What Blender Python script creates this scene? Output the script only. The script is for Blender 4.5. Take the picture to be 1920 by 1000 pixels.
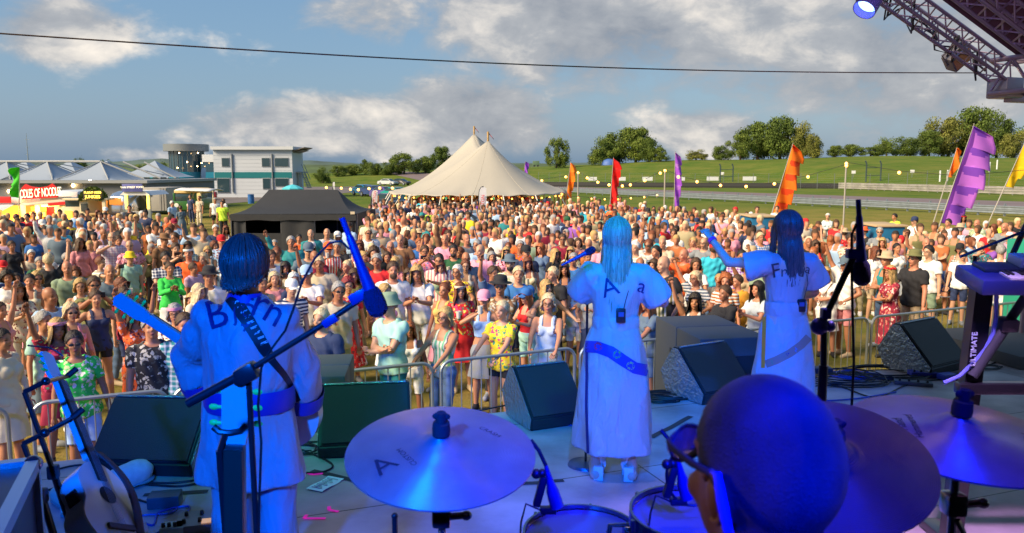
import bpy, bmesh, math, random
import numpy as np
from mathutils import Vector, Matrix
from mathutils.bvhtree import BVHTree
PI = math.pi
R = math.radians
rnd = random.Random(7)
sc = bpy.context.scene
for o in list(bpy.data.objects): bpy.data.objects.remove(o)
COL = sc.collection
# ------------------------------------------------------------------ camera
CAM = Vector((0, 0, 3.35)); PITCH = R(6.886); FPX = 1507.0
cd = bpy.data.cameras.new('camera'); co = bpy.data.objects.new('camera', cd); COL.objects.link(co)
co.location = CAM; co.rotation_euler = (PI/2 - PITCH, 0, 0)
cd.sensor_width = 36; cd.lens = 36*FPX/1920; cd.clip_start = .05; cd.clip_end = 6000
cd.dof.use_dof = True; cd.dof.focus_distance = 9.5; cd.dof.aperture_fstop = 7.0
sc.camera = co
_F = Vector((0, math.cos(PITCH), -math.sin(PITCH))); _U = Vector((0, math.sin(PITCH), math.cos(PITCH))); _Rt = Vector((1, 0, 0))
def ray(px, py): return _F*FPX + _Rt*(px-960) - _U*(py-500)
def W(px, py, y):                      # world point seen at (px,py) with world depth y
 d = ray(px, py); return CAM + d*(y/d.y)
def G(px, py, z=0.0):                  # seen point on the level z
 d = ray(px, py); return CAM + d*((z-CAM.z)/d.z)
def proj(p):
 v = Vector(p)-CAM; f = v.dot(_F)
 return (960+FPX*v.x/f, 500-FPX*v.dot(_U)/f)
# ------------------------------------------------------------------ world: sky + clouds
SUN_EL, SUN_AZ = R(35), R(-122)        # azimuth measured from +Y clockwise (negative = left)
w = bpy.data.worlds.new("World"); sc.world = w; w.use_nodes = True
nt = w.node_tree; N = nt.nodes; L = nt.links; N.clear()
out = N.new('ShaderNodeOutputWorld'); bg = N.new('ShaderNodeBackground'); L.new(bg.outputs[0], out.inputs[0])
sky = N.new('ShaderNodeTexSky'); sky.sky_type = 'NISHITA'; sky.sun_disc = False
sky.sun_elevation = SUN_EL; sky.sun_rotation = SUN_AZ; sky.air_density = 1.3; sky.dust_density = 1.6; sky.ozone_density = 1.5
bg.inputs[1].default_value = 0.113
def mth(op, a=None, b=None, c=None, clamp=False):
 n = N.new('ShaderNodeMath'); n.operation = op; n.use_clamp = clamp
 for i, v in enumerate((a, b, c)):
  if v is None: continue
  if isinstance(v, (int, float)): n.inputs[i].default_value = v
  else: L.new(v, n.inputs[i])
 return n.outputs[0]
tc = N.new('ShaderNodeTexCoord'); sep = N.new('ShaderNodeSeparateXYZ'); L.new(tc.outputs['Generated'], sep.inputs[0])
az = mth('ARCTAN2', sep.outputs[0], sep.outputs[1]); el = mth('ARCSINE', sep.outputs[2])
cmb = N.new('ShaderNodeCombineXYZ'); L.new(az, cmb.inputs[0]); L.new(mth('MULTIPLY', el, 1.7), cmb.inputs[1])
def noise(scale, det, rough, dist=0., off=(0, 0, 0)):
 mp = N.new('ShaderNodeMapping'); L.new(cmb.outputs[0], mp.inputs[0]); mp.inputs['Location'].default_value = off
 n = N.new('ShaderNodeTexNoise'); n.inputs['Scale'].default_value = scale; n.inputs['Detail'].default_value = det
 n.inputs['Roughness'].default_value = rough; n.inputs['Distortion'].default_value = dist
 L.new(mp.outputs[0], n.inputs['Vector']); return n.outputs[0]
n1 = noise(6.5, 8, .56, .25); n2 = noise(16, 6, .6, .3, (3, 1, 0)); n3 = noise(3.0, 5, .5, .2, (7, 2, 0))
def ae(px, py):
 d = ray(px, py); return math.degrees(math.atan2(d.x, d.y)), math.degrees(math.asin(d.z/d.length))
BL = [(1230, 15, 20, 6.5, 1.15), (1010, 50, 13, 4.2, .9), (1700, 95, 15, 6.5, 1.0), (1500, 150, 15, 3.0, .8), (700, 25, 7, 3.2, .75),
      (640, 232, 10.5, 2.1, 1.05), (880, 222, 6.5, 3.4, 1.2), (470, 225, 5.0, 1.3, .6), (960, 250, 4.5, 2.4, .9), (760, 262, 12, 1.5, .9),
      (115, 52, 4.6, 2.5, 1.0), (1320, 246, 5, 1.8, 1.05), (1870, 170, 8, 3.5, .8), (260, 292, 5, .7, .55), (945, 150, 2.0, .8, .6),
      (1790, 60, 12, 5, .7)]
tot = None
for (px, py, ww, hh, wt) in BL:
 a, e = ae(px, py)
 dx = mth('MULTIPLY', mth('SUBTRACT', az, R(a)), 1/R(ww)); dy = mth('MULTIPLY', mth('SUBTRACT', el, R(e)), 1/R(hh))
 r2 = mth('ADD', mth('MULTIPLY', dx, dx), mth('MULTIPLY', dy, dy))
 g = mth('MULTIPLY', mth('EXPONENT', mth('MULTIPLY', r2, -.9)), wt)
 tot = g if tot is None else mth('MAXIMUM', tot, g)
dens = mth('ADD', tot, mth('MULTIPLY', mth('SUBTRACT', n1, .5), 1.9))
dens = mth('ADD', dens, mth('MULTIPLY', mth('SUBTRACT', n2, .5), .75))
dens = mth('ADD', dens, mth('MULTIPLY', mth('SUBTRACT', n3, .5), .5))
mr = N.new('ShaderNodeMapRange'); mr.interpolation_type = 'SMOOTHSTEP'; L.new(dens, mr.inputs[0])
mr.inputs[1].default_value = .34; mr.inputs[2].default_value = .82; mr.inputs[3].default_value = 0; mr.inputs[4].default_value = .93
shade = N.new('ShaderNodeMapRange'); L.new(mth('ADD', mth('MULTIPLY', n1, .55), mth('ADD', mth('MULTIPLY', n2, .35), mth('MULTIPLY', n3, .35))), shade.inputs[0])
shade.inputs[1].default_value = .48; shade.inputs[2].default_value = .78
cr = N.new('ShaderNodeValToRGB'); L.new(shade.outputs[0], cr.inputs[0])
cr.color_ramp.elements[0].color = (1.15, 1.28, 1.52, 1); cr.color_ramp.elements[1].color = (4.5, 4.1, 3.6, 1)
e_ = cr.color_ramp.elements.new(.5); e_.color = (2.0, 2.05, 2.15, 1)
mix = N.new('ShaderNodeMix'); mix.data_type = 'RGBA'; L.new(mr.outputs[0], mix.inputs[0])
hs = N.new('ShaderNodeMix'); hs.data_type = 'RGBA'; hs.blend_type = 'MIX'; hs.inputs[0].default_value = .75
L.new(sky.outputs[0], hs.inputs[6]); hs.inputs[7].default_value = (.42, 1.0, 1.85, 1)
L.new(hs.outputs[2], mix.inputs[6]); L.new(cr.outputs[0], mix.inputs[7]); L.new(mix.outputs[2], bg.inputs[0])
# ------------------------------------------------------------------ sun, stage lamps, exposure
def lamp(name, kind, loc, energy, color, target=None, **kw):
 d = bpy.data.lights.new(name, kind); d.energy = energy; d.color = color
 for k, v in kw.items(): setattr(d, k, v)
 o = bpy.data.objects.new(name, d); COL.objects.link(o); o.location = loc
 if target is not None: o.rotation_euler = (Vector(target)-Vector(loc)).to_track_quat('-Z', 'Y').to_euler()
 return o
sd = Vector((math.sin(SUN_AZ)*math.cos(SUN_EL), math.cos(SUN_AZ)*math.cos(SUN_EL), math.sin(SUN_EL)))
lamp('sun', 'SUN', (0, 0, 50), 3.6, (1, .80, .54), -sd, angle=R(26))
bpy.data.objects['sun'].rotation_euler = (-sd).to_track_quat('-Z', 'Y').to_euler()
vs = sc.view_settings; vs.view_transform = 'Standard'; vs.look = 'None'; vs.gamma = 1; vs.exposure = 1.05
sc.cycles.max_bounces = 6; sc.cycles.diffuse_bounces = 3; sc.cycles.glossy_bounces = 3; sc.cycles.transparent_max_bounces = 12
sc.cycles.sample_clamp_indirect = 4
# ------------------------------------------------------------------ materials
MAT = {}
def mat(name, col=(.5, .5, .5), rough=.6, metal=0., bump=0., bscale=60., var=0., vscale=8., emit=None, estr=0., spec=None, trans=0., alpha=1., objcol=False, coat=0., sub=0.):
 if name in MAT: return MAT[name]
 m = bpy.data.materials.new(name); m.use_nodes = True; MAT[name] = m
 t = m.node_tree; b = t.nodes['Principled BSDF']; tex = None
 def nz(scale, det=4):
  n = t.nodes.new('ShaderNodeTexNoise'); n.inputs['Scale'].default_value = scale; n.inputs['Detail'].default_value = det
  c = t.nodes.new('ShaderNodeTexCoord'); t.links.new(c.outputs['Object'], n.inputs['Vector']); return n
 src = None
 if objcol:
  oi = t.nodes.new('ShaderNodeObjectInfo'); src = oi.outputs['Color']
 if var or objcol:
  mx = t.nodes.new('ShaderNodeMix'); mx.data_type = 'RGBA'; mx.blend_type = 'MULTIPLY'; mx.inputs[0].default_value = 1
  if src: t.links.new(src, mx.inputs[6])
  else: mx.inputs[6].default_value = (*col, 1)
  n = nz(vscale); r = t.nodes.new('ShaderNodeMapRange'); t.links.new(n.outputs[0], r.inputs[0])
  r.inputs[1].default_value = .25; r.inputs[2].default_value = .75; r.inputs[3].default_value = 1-var; r.inputs[4].default_value = 1+var
  c2 = t.nodes.new('ShaderNodeCombineXYZ')
  for i in range(3): t.links.new(r.outputs[0], c2.inputs[i])
  t.links.new(c2.outputs[0], mx.inputs[7]); t.links.new(mx.outputs[2], b.inputs['Base Color'])
 else: b.inputs['Base Color'].default_value = (*col, 1)
 b.inputs['Roughness'].default_value = rough; b.inputs['Metallic'].default_value = metal
 if spec is not None: b.inputs['Specular IOR Level'].default_value = spec
 if coat: b.inputs['Coat Weight'].default_value = coat; b.inputs['Coat Roughness'].default_value = .08
 if trans: b.inputs['Transmission Weight'].default_value = trans
 if alpha < 1: b.inputs['Alpha'].default_value = alpha
 if emit: b.inputs['Emission Color'].default_value = (*emit, 1); b.inputs['Emission Strength'].default_value = estr
 if bump:
  n = nz(bscale); bp = t.nodes.new('ShaderNodeBump'); bp.inputs['Strength'].default_value = bump; bp.inputs['Distance'].default_value = .02
  t.links.new(n.outputs[0], bp.inputs['Height']); t.links.new(bp.outputs[0], b.inputs['Normal'])
 return m
# ------------------------------------------------------------------ objects
MW = {}
def tag(o, label=None, cat=None, group=None, kind=None):
 if label: o['label'] = label
 if cat: o['category'] = cat
 if group: o['group'] = group
 if kind: o['kind'] = kind
 return o
def thing(name, loc, label, cat, group=None, rz=0., scale=1.):
 o = bpy.data.objects.new(name, None); COL.objects.link(o); o.location = loc; o.rotation_euler = (0, 0, rz); o.scale = (scale,)*3
 o.empty_display_size = .1
 MW[o] = Matrix.Translation(Vector(loc)) @ Matrix.Rotation(rz, 4, 'Z') @ Matrix.Scale(scale, 4)
 return tag(o, label, cat, group)
class MB:
 def __init__(s): s.v = []; s.f = []; s.mi = []; s.cur = 0; s.sm = True
 def add(s, vs, fs):
  n = len(s.v); s.v += [tuple(p) for p in vs]; s.f += [tuple(i+n for i in f) for f in fs]; s.mi += [s.cur]*len(fs); return s
 def box(s, c, d, rot=None, taper=1.):
  c = Vector(c); vs = []
  for z in (-1, 1):
   k = taper if z > 0 else 1
   for x, y in ((-1, -1), (1, -1), (1, 1), (-1, 1)):
    p = Vector((x*d[0]/2*k, y*d[1]/2*k, z*d[2]/2))
    if rot is not None: p = rot @ p
    vs.append(c+p)
  return s.add(vs, [(0, 3, 2, 1), (4, 5, 6, 7), (0, 1, 5, 4), (1, 2, 6, 5), (2, 3, 7, 6), (3, 0, 4, 7)])
 def bbox(s, c, d, b=.01, rot=None):   # box with chamfered edges
  c = Vector(c); bm = bmesh.new(); bmesh.ops.create_cube(bm, size=1)
  for v in bm.verts: v.co = Vector((v.co.x*d[0], v.co.y*d[1], v.co.z*d[2]))
  bmesh.ops.bevel(bm, geom=bm.edges[:], offset=b, segments=2, profile=.6, affect='EDGES')
  bm.verts.index_update()
  vs = [c+((rot @ v.co) if rot is not None else v.co) for v in bm.verts]; fs = [[v.index for v in f.verts] for f in bm.faces]
  bm.free(); return s.add(vs, fs)
 def tube(s, pts, r, seg=8, ry=None, caps=True, closed=False):
  pts = [Vector(p) for p in pts]; n = len(pts); rs = r if isinstance(r, (list, tuple)) else [r]*n
  vs = []; up = None
  for i, p in enumerate(pts):
   a = pts[i-1] if (i > 0 or closed) else p; b = pts[(i+1) % n] if (i < n-1 or closed) else p
   t = (b-a).normalized() if (b-a).length > 1e-9 else Vector((0, 0, 1))
   if up is None:
    up = Vector((0, 0, 1)) if abs(t.z) < .9 else Vector((0, 1, 0))
   x = t.cross(up)
   if x.length < 1e-6: x = t.cross(Vector((1, 0, 0)))
   x.normalize(); y = x.cross(t).normalized(); up = y
   k = ry if ry else 1
   for j in range(seg):
    an = 2*PI*j/seg; vs.append(p+x*math.cos(an)*rs[i]+y*math.sin(an)*rs[i]*k)
  fs = []
  m = n if closed else n-1
  for i in range(m):
   for j in range(seg):
    a = i*seg+j; b = i*seg+(j+1) % seg; c = ((i+1) % n)*seg+(j+1) % seg; d = ((i+1) % n)*seg+j
    fs.append((a, b, c, d))
  if caps and not closed: fs += [tuple(range(seg-1, -1, -1)), tuple((n-1)*seg+j for j in range(seg))]
  return s.add(vs, fs)
 def lathe(s, prof, c=(0, 0, 0), rot=None, seg=32, sx=1, sy=1, ang=2*PI):
  c = Vector(c); vs = []; full = abs(ang-2*PI) < 1e-6; m = seg if full else seg+1
  for (r, z) in prof:
   for j in range(m):
    a = ang*j/seg; p = Vector((r*math.cos(a)*sx, r*math.sin(a)*sy, z))
    if rot is not None: p = rot @ p
    vs.append(c+p)
  fs = []
  for i in range(len(prof)-1):
   for j in range(seg if full else seg):
    fs.append((i*m+j, i*m+(j+1) % m, (i+1)*m+(j+1) % m, (i+1)*m+j))
  return s.add(vs, fs)
 def sph(s, c, r, rot=None, seg=16, rings=10):
  if not isinstance(r, (tuple, list)): r = (r, r, r)
  c = Vector(c); vs = [Vector((0, 0, -1))]
  for i in range(1, rings):
   a = PI*i/rings-PI/2
   for j in range(seg): b = 2*PI*j/seg; vs.append(Vector((math.cos(a)*math.cos(b), math.cos(a)*math.sin(b), math.sin(a))))
  vs.append(Vector((0, 0, 1))); T = len(vs)-1
  out = []
  for p in vs:
   q = Vector((p.x*r[0], p.y*r[1], p.z*r[2])); out.append(c+((rot @ q) if rot is not None else q))
  fs = [(0, 1+(j+1) % seg, 1+j) for j in range(seg)]
  for i in range(rings-2):
   for j in range(seg): a = 1+i*seg; fs.append((a+j, a+(j+1) % seg, a+seg+(j+1) % seg, a+seg+j))
  a = 1+(rings-2)*seg; fs += [(a+j, a+(j+1) % seg, T) for j in range(seg)]
  return s.add(out, fs)
 def poly(s, pts, th, M=None):        # extruded polygon in local xz, thickness along y
  n = len(pts); vs = [Vector((p[0], -th/2, p[1])) for p in pts]+[Vector((p[0], th/2, p[1])) for p in pts]
  if M is not None: vs = [M @ v for v in vs]
  fs = [tuple(range(n)), tuple(range(2*n-1, n-1, -1))]+[(i+n, (i+1) % n+n, (i+1) % n, i) for i in range(n)]
  return s.add(vs, fs)
 def grid(s, f, nu, nv):
  vs = [f(i/nu, j/nv) for j in range(nv+1) for i in range(nu+1)]
  fs = [(j*(nu+1)+i, j*(nu+1)+i+1, (j+1)*(nu+1)+i+1, (j+1)*(nu+1)+i) for j in range(nv) for i in range(nu)]
  return s.add(vs, fs)
 def build(s, name, m, parent=None, loc=None, world=True, smooth=None):
  me = bpy.data.meshes.new(name)
  vs = s.v
  if parent is not None:
   if world:
    inv = MW[parent].inverted(); vs = [inv @ Vector(v) for v in vs]
  elif loc is not None:
   l = Vector(loc); vs = [Vector(v)-l for v in vs]
  me.from_pydata([tuple(v) for v in vs], [], s.f)
  for x in (m if isinstance(m, (list, tuple)) else [m]): me.materials.append(x)
  if len(me.materials) > 1: me.polygons.foreach_set('material_index', s.mi)
  me.validate(); 
  if (smooth if smooth is not None else s.sm):
   me.shade_smooth()
   try: me.set_sharp_from_angle(angle=R(38))
   except Exception: pass
  o = bpy.data.objects.new(name, me); COL.objects.link(o)
  if parent is not None: o.parent = parent; MW[o] = MW[parent]
  else:
   if loc is not None: o.location = loc
   MW[o] = Matrix.Translation(Vector(loc) if loc is not None else Vector((0, 0, 0)))
  return o
def link_copy(o, parent=None):
 c = o.copy(); COL.objects.link(c)
 if parent: c.parent = parent
 return c
def copy_tree(o, parent=None):
 c = link_copy(o, parent)
 for ch in list(o.children): copy_tree(ch, c)
 return c
def text_mb(txt, size, spacing=1.0, ext=0.):
 cu = bpy.data.curves.new('t', 'FONT'); cu.body = txt; cu.size = size; cu.align_x = 'CENTER'; cu.align_y = 'CENTER'
 cu.extrude = ext; cu.space_character = spacing; cu.resolution_u = 3
 o = bpy.data.objects.new('t', cu); COL.objects.link(o)
 dg = bpy.context.evaluated_depsgraph_get(); me = bpy.data.meshes.new_from_object(o.evaluated_get(dg))
 vs = [v.co.copy() for v in me.vertices]; fs = [tuple(p.vertices) for p in me.polygons]
 bpy.data.objects.remove(o); bpy.data.meshes.remove(me); bpy.data.curves.remove(cu)
 return vs, fs
def sign_text(name, txt, size, M, m, parent, spacing=1., bold=0.):
 vs, fs = text_mb(txt, size, spacing, .004)
 b = MB(); b.add([M @ v for v in vs], fs)
 return b.build(name, m, parent, smooth=False)
def frameM(o, x, y):    # matrix whose local x,y are the given axes, z their cross
 x = Vector(x).normalized(); y = Vector(y).normalized(); z = x.cross(y)
 M = Matrix.Identity(4)
 for i in range(3): M[i][0] = x[i]; M[i][1] = y[i]; M[i][2] = z[i]; M[i][3] = o[i]
 return M
# ================================================================== THE SETTING
def interp(x, xs, ys):
 return float(np.interp(x, xs, ys))
def sst(t): t = max(0., min(1., t)); return t*t*(3-2*t)
def hgt(x, y):
 if y < 60: return 0.
 y0 = interp(x, [-60, 8, 57, 67, 90], [190, 172, 145, 112, 98]); y1 = 235
 H = interp(x, [-75, -50, -25, 6, 52, 113, 146, 200], [0, 2.6, 3.0, 3.9, 6.0, 7.1, 6.6, 6])
 fade = 1-sst((y-300)/200)*.5
 return H*sst((y-y0)/(y1-y0))**.8*fade + .25*math.sin(x*.11)*math.sin(y*.05)*sst((y-y0)/60)
def GH(px, py, y0=60., y1=330.):        # seen point on the terrain beyond the field
 d = ray(px, py)
 y = y0
 while y < y1:
  p = CAM+d*(y/d.y)
  if p.z <= hgt(p.x, p.y): return p
  y += .5
 return CAM+d*(y1/d.y)
def grass_mat():
 m = bpy.data.materials.new('grass_field'); m.use_nodes = True; t = m.node_tree; b = t.nodes['Principled BSDF']
 c = t.nodes.new('ShaderNodeTexCoord')
 def nz(s, d=5, r=.55):
  n = t.nodes.new('ShaderNodeTexNoise'); n.inputs['Scale'].default_value = s; n.inputs['Detail'].default_value = d; n.inputs['Roughness'].default_value = r
  t.links.new(c.outputs['Object'], n.inputs['Vector']); return n.outputs[0]
 def rmp(src, a, bb):
  r = t.nodes.new('ShaderNodeMapRange'); t.links.new(src, r.inputs[0]); r.inputs[1].default_value = a; r.inputs[2].default_value = bb; return r.outputs[0]
 def mx(f, A, B):
  n = t.nodes.new('ShaderNodeMix'); n.data_type = 'RGBA'
  t.links.new(f, n.inputs[0])
  for i, q in ((6, A), (7, B)):
   if isinstance(q, tuple): n.inputs[i].default_value = (*q, 1)
   else: t.links.new(q, n.inputs[i])
  return n.outputs[2]
 straw = mx(rmp(nz(9), .35, .65), (.46, .32, .10), (.34, .25, .07))
 green = mx(rmp(nz(14), .35, .65), (.20, .23, .035), (.11, .16, .022))
 near = mx(rmp(nz(.45, 7, .68), .44, .60), straw, green)
 hill = mx(rmp(nz(.16, 9, .75), .38, .62), (.07, .13, .015), (.15, .17, .032))
 s = t.nodes.new('ShaderNodeSeparateXYZ'); t.links.new(c.outputs['Object'], s.inputs[0])
 k = rmp(s.outputs[1], 46, 80); far = mx(k, near, hill)
 t.links.new(mx(rmp(nz(60, 3), .3, .7), far, mx(k, (.20, .16, .04), hill)), b.inputs['Base Color'])
 b.inputs['Roughness'].default_value = .95; b.inputs['Specular IOR Level'].default_value = .1
 bp = t.nodes.new('ShaderNodeBump'); bp.inputs['Strength'].default_value = .9; bp.inputs['Distance'].default_value = .06
 t.links.new(nz(22, 6, .7), bp.inputs['Height']); t.links.new(bp.outputs[0], b.inputs['Normal']); return m
GRASS = grass_mat()
xs = np.concatenate([-np.geomspace(2500, 130, 12), np.linspace(-125, 170, 119), np.geomspace(175, 2500, 12)])
ys = np.concatenate([[-60, -20], np.linspace(0, 60, 13), np.linspace(62, 330, 135), np.geomspace(336, 3500, 16)])
b = MB()
for y in ys:
 for x in xs: b.v.append((x, y, hgt(x, y)))
nx = len(xs)
b.f = [(j*nx+i, j*nx+i+1, (j+1)*nx+i+1, (j+1)*nx+i) for j in range(len(ys)-1) for i in range(nx-1)]; b.mi = [0]*len(b.f)
tag(b.build('ground', GRASS), kind='structure')
asph = mat('asphalt', (.135, .115, .115), .9, var=.2, vscale=.8, bump=.2, bscale=20)
def strip(name, near, far, m, dz=.02, n=60, label=None):
 b = MB(); 
 def f(u, v):
  a = Vector(near[0]).lerp(Vector(near[1]), u); c = Vector(far[0]).lerp(Vector(far[1]), u); p = a.lerp(c, v); return (p.x, p.y, hgt(p.x, p.y)+dz)
 b.grid(f, n, 6); return tag(b.build(name, m), kind='structure')
def ext(a, b, k0, k1): a = Vector(a); b = Vector(b); return (a+(b-a)*k0, a+(b-a)*k1)
strip('track', ext(G(1060, 357), G(1920, 397), -1.2, 1.5), ext(G(1060, 350.5), G(1920, 379), -1.2, 1.5), mat('track_tarmac', (.17, .13, .135), .9, var=.12, vscale=.3), .03)
strip('paved_yard', (G(300, 392), G(560, 372)), (G(250, 352), G(760, 350)), asph, .024)
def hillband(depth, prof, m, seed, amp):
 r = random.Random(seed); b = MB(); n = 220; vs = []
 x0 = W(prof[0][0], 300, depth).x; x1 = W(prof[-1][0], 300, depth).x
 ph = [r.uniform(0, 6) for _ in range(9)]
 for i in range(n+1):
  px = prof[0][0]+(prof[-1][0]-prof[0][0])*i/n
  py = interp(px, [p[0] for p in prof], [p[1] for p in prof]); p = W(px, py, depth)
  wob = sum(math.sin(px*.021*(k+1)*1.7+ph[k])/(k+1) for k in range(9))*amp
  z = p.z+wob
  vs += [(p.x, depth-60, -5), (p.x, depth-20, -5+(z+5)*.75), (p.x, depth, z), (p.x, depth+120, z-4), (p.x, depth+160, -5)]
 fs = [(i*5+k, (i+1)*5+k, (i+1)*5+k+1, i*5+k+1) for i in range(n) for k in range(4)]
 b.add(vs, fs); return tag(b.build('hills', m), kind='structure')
hillband(1500, [(-500, 303), (230, 304), (262, 300), (310, 297), (340, 301), (560, 302), (585, 302), (640, 305), (700, 307), (760, 304), (900, 306), (1100, 306), (2400, 303)], mat('hazed_far_woods', (.07, .11, .10), .95, var=.35, vscale=.02), 2, .9)  # far slopes coloured bluish in place of distance haze
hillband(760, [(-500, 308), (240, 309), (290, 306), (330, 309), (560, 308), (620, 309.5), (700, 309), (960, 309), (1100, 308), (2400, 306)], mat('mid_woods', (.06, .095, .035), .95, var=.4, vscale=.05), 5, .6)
# ------------------------------------------------------------------ trees
def leaf_mat(name, c1, c2):
 m = bpy.data.materials.new(name); m.use_nodes = True; t = m.node_tree; b = t.nodes['Principled BSDF']
 g = t.nodes.new('ShaderNodeNewGeometry'); r = t.nodes.new('ShaderNodeValToRGB'); t.links.new(g.outputs['Random Per Island'], r.inputs[0])
 r.color_ramp.elements[0].color = (*c1, 1); r.color_ramp.elements[1].color = (*c2, 1)
 n = t.nodes.new('ShaderNodeTexNoise'); n.inputs['Scale'].default_value = 2.2; c = t.nodes.new('ShaderNodeTexCoord'); t.links.new(c.outputs['Object'], n.inputs['Vector'])
 mx = t.nodes.new('ShaderNodeMix'); mx.data_type = 'RGBA'; mx.blend_type = 'MULTIPLY'; mx.inputs[0].default_value = .6
 t.links.new(r.outputs[0], mx.inputs[6]); rr = t.nodes.new('ShaderNodeValToRGB'); t.links.new(n.outputs[0], rr.inputs[0]); rr.color_ramp.elements[0].position = .35; rr.color_ramp.elements[0].color = (.45, .5, .5, 1); rr.color_ramp.elements[1].position = .65; rr.color_ramp.elements[1].color = (1.2, 1.15, .9, 1)
 t.links.new(rr.outputs[0], mx.inputs[7]); t.links.new(mx.outputs[2], b.inputs['Base Color']); b.inputs['Roughness'].default_value = .7; b.inputs['Specular IOR Level'].default_value = .15
 return m
LEAF = [leaf_mat('leaves_dark', (.06, .10, .018), (.13, .18, .04)), leaf_mat('leaves_mid', (.08, .135, .022), (.17, .21, .045)), leaf_mat('leaves_olive', (.13, .15, .03), (.22, .22, .06))]
BARK = mat('bark', (.09, .065, .045), .9)
def crown_mesh(seed, lobes=34, leaves=9000, flat=1.0, size=.05):
 r = random.Random(seed); b = MB(); L_ = []
 for i in range(lobes):
  a = r.uniform(0, 2*PI); rr = r.uniform(0, .62)**.8; h = r.uniform(.12, .86)
  env = math.sin(PI*min(1, h*.85+.12))**.6
  L_.append((Vector((math.cos(a)*rr*env, math.sin(a)*rr*env, h)), r.uniform(.14, .28)))
 per = leaves//lobes
 for c, rad in L_:
  for k in range(per):
   d = Vector((r.gauss(0, 1), r.gauss(0, 1), r.gauss(0, 1)+.25)).normalized(); q = c+d*rad*(r.random()**.35)*(1+(.45*r.random() if r.random() < .2 else 0))
   q.z = c.z+(q.z-c.z)*.78
   n = (d+Vector((r.gauss(0, .5), r.gauss(0, .5), r.gauss(0, .5)))).normalized(); x = n.orthogonal().normalized(); y = n.cross(x)
   a = r.uniform(0, PI); x, y = x*math.cos(a)+y*math.sin(a), y*math.cos(a)-x*math.sin(a); s = size*r.uniform(.6, 1.25)
   b.add([q-x*s*.5, q+y*s*.35, q+x*s*.6, q-y*s*.35], [(0, 1, 2, 3)])
 me = bpy.data.meshes.new('crown'); me.from_pydata([tuple(v) for v in b.v], [], b.f); me.materials.append(LEAF[1]); return me
def trunk_mesh(seed):
 r = random.Random(seed); b = MB(); b.tube([(0, 0, -.02), (.01, 0, .2), (.0, .02, .45), (.02, 0, .75)], [.05, .035, .025, .008], 7)
 for k in range(7):
  a = r.uniform(0, 2*PI); h = r.uniform(.18, .5); l = r.uniform(.25, .45)
  b.tube([(0, 0, h), (math.cos(a)*l*.5, math.sin(a)*l*.5, h+.12), (math.cos(a)*l, math.sin(a)*l, h+.25)], [.02, .012, .004], 5)
 me = bpy.data.meshes.new('trunk'); me.from_pydata([tuple(v) for v in b.v], [], b.f); me.materials.append(BARK); return me
CR = [crown_mesh(11+i) for i in range(5)]; TK = [trunk_mesh(3+i) for i in range(2)]
def tree(px, top, wpx, base, depth, label, mi=1, cat='tree', name='broadleaf_tree', group=None, k=0, onter=True):
 p = W(px, base, depth); gz = hgt(p.x, p.y); tz = W(px, top, depth).z; H = tz-gz; rad = wpx/FPX*depth/2*1.12
 t = thing(name, (p.x, p.y, gz-.1), label, cat, group, rz=k*1.7+px*.03)
 me = CR[k % 5]
 c = bpy.data.objects.new('crown', me); COL.objects.link(c); c.parent = t; c.scale = (rad/.82, rad/.82, (H+.1)/1.02); 
 c.material_slots[0].link = 'OBJECT'; c.material_slots[0].material = LEAF[mi]; MW[c] = MW[t]
 q = bpy.data.objects.new('trunk', TK[k % 2]); COL.objects.link(q); q.parent = t; q.scale = (rad/.8, rad/.8, H)
 return t
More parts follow.
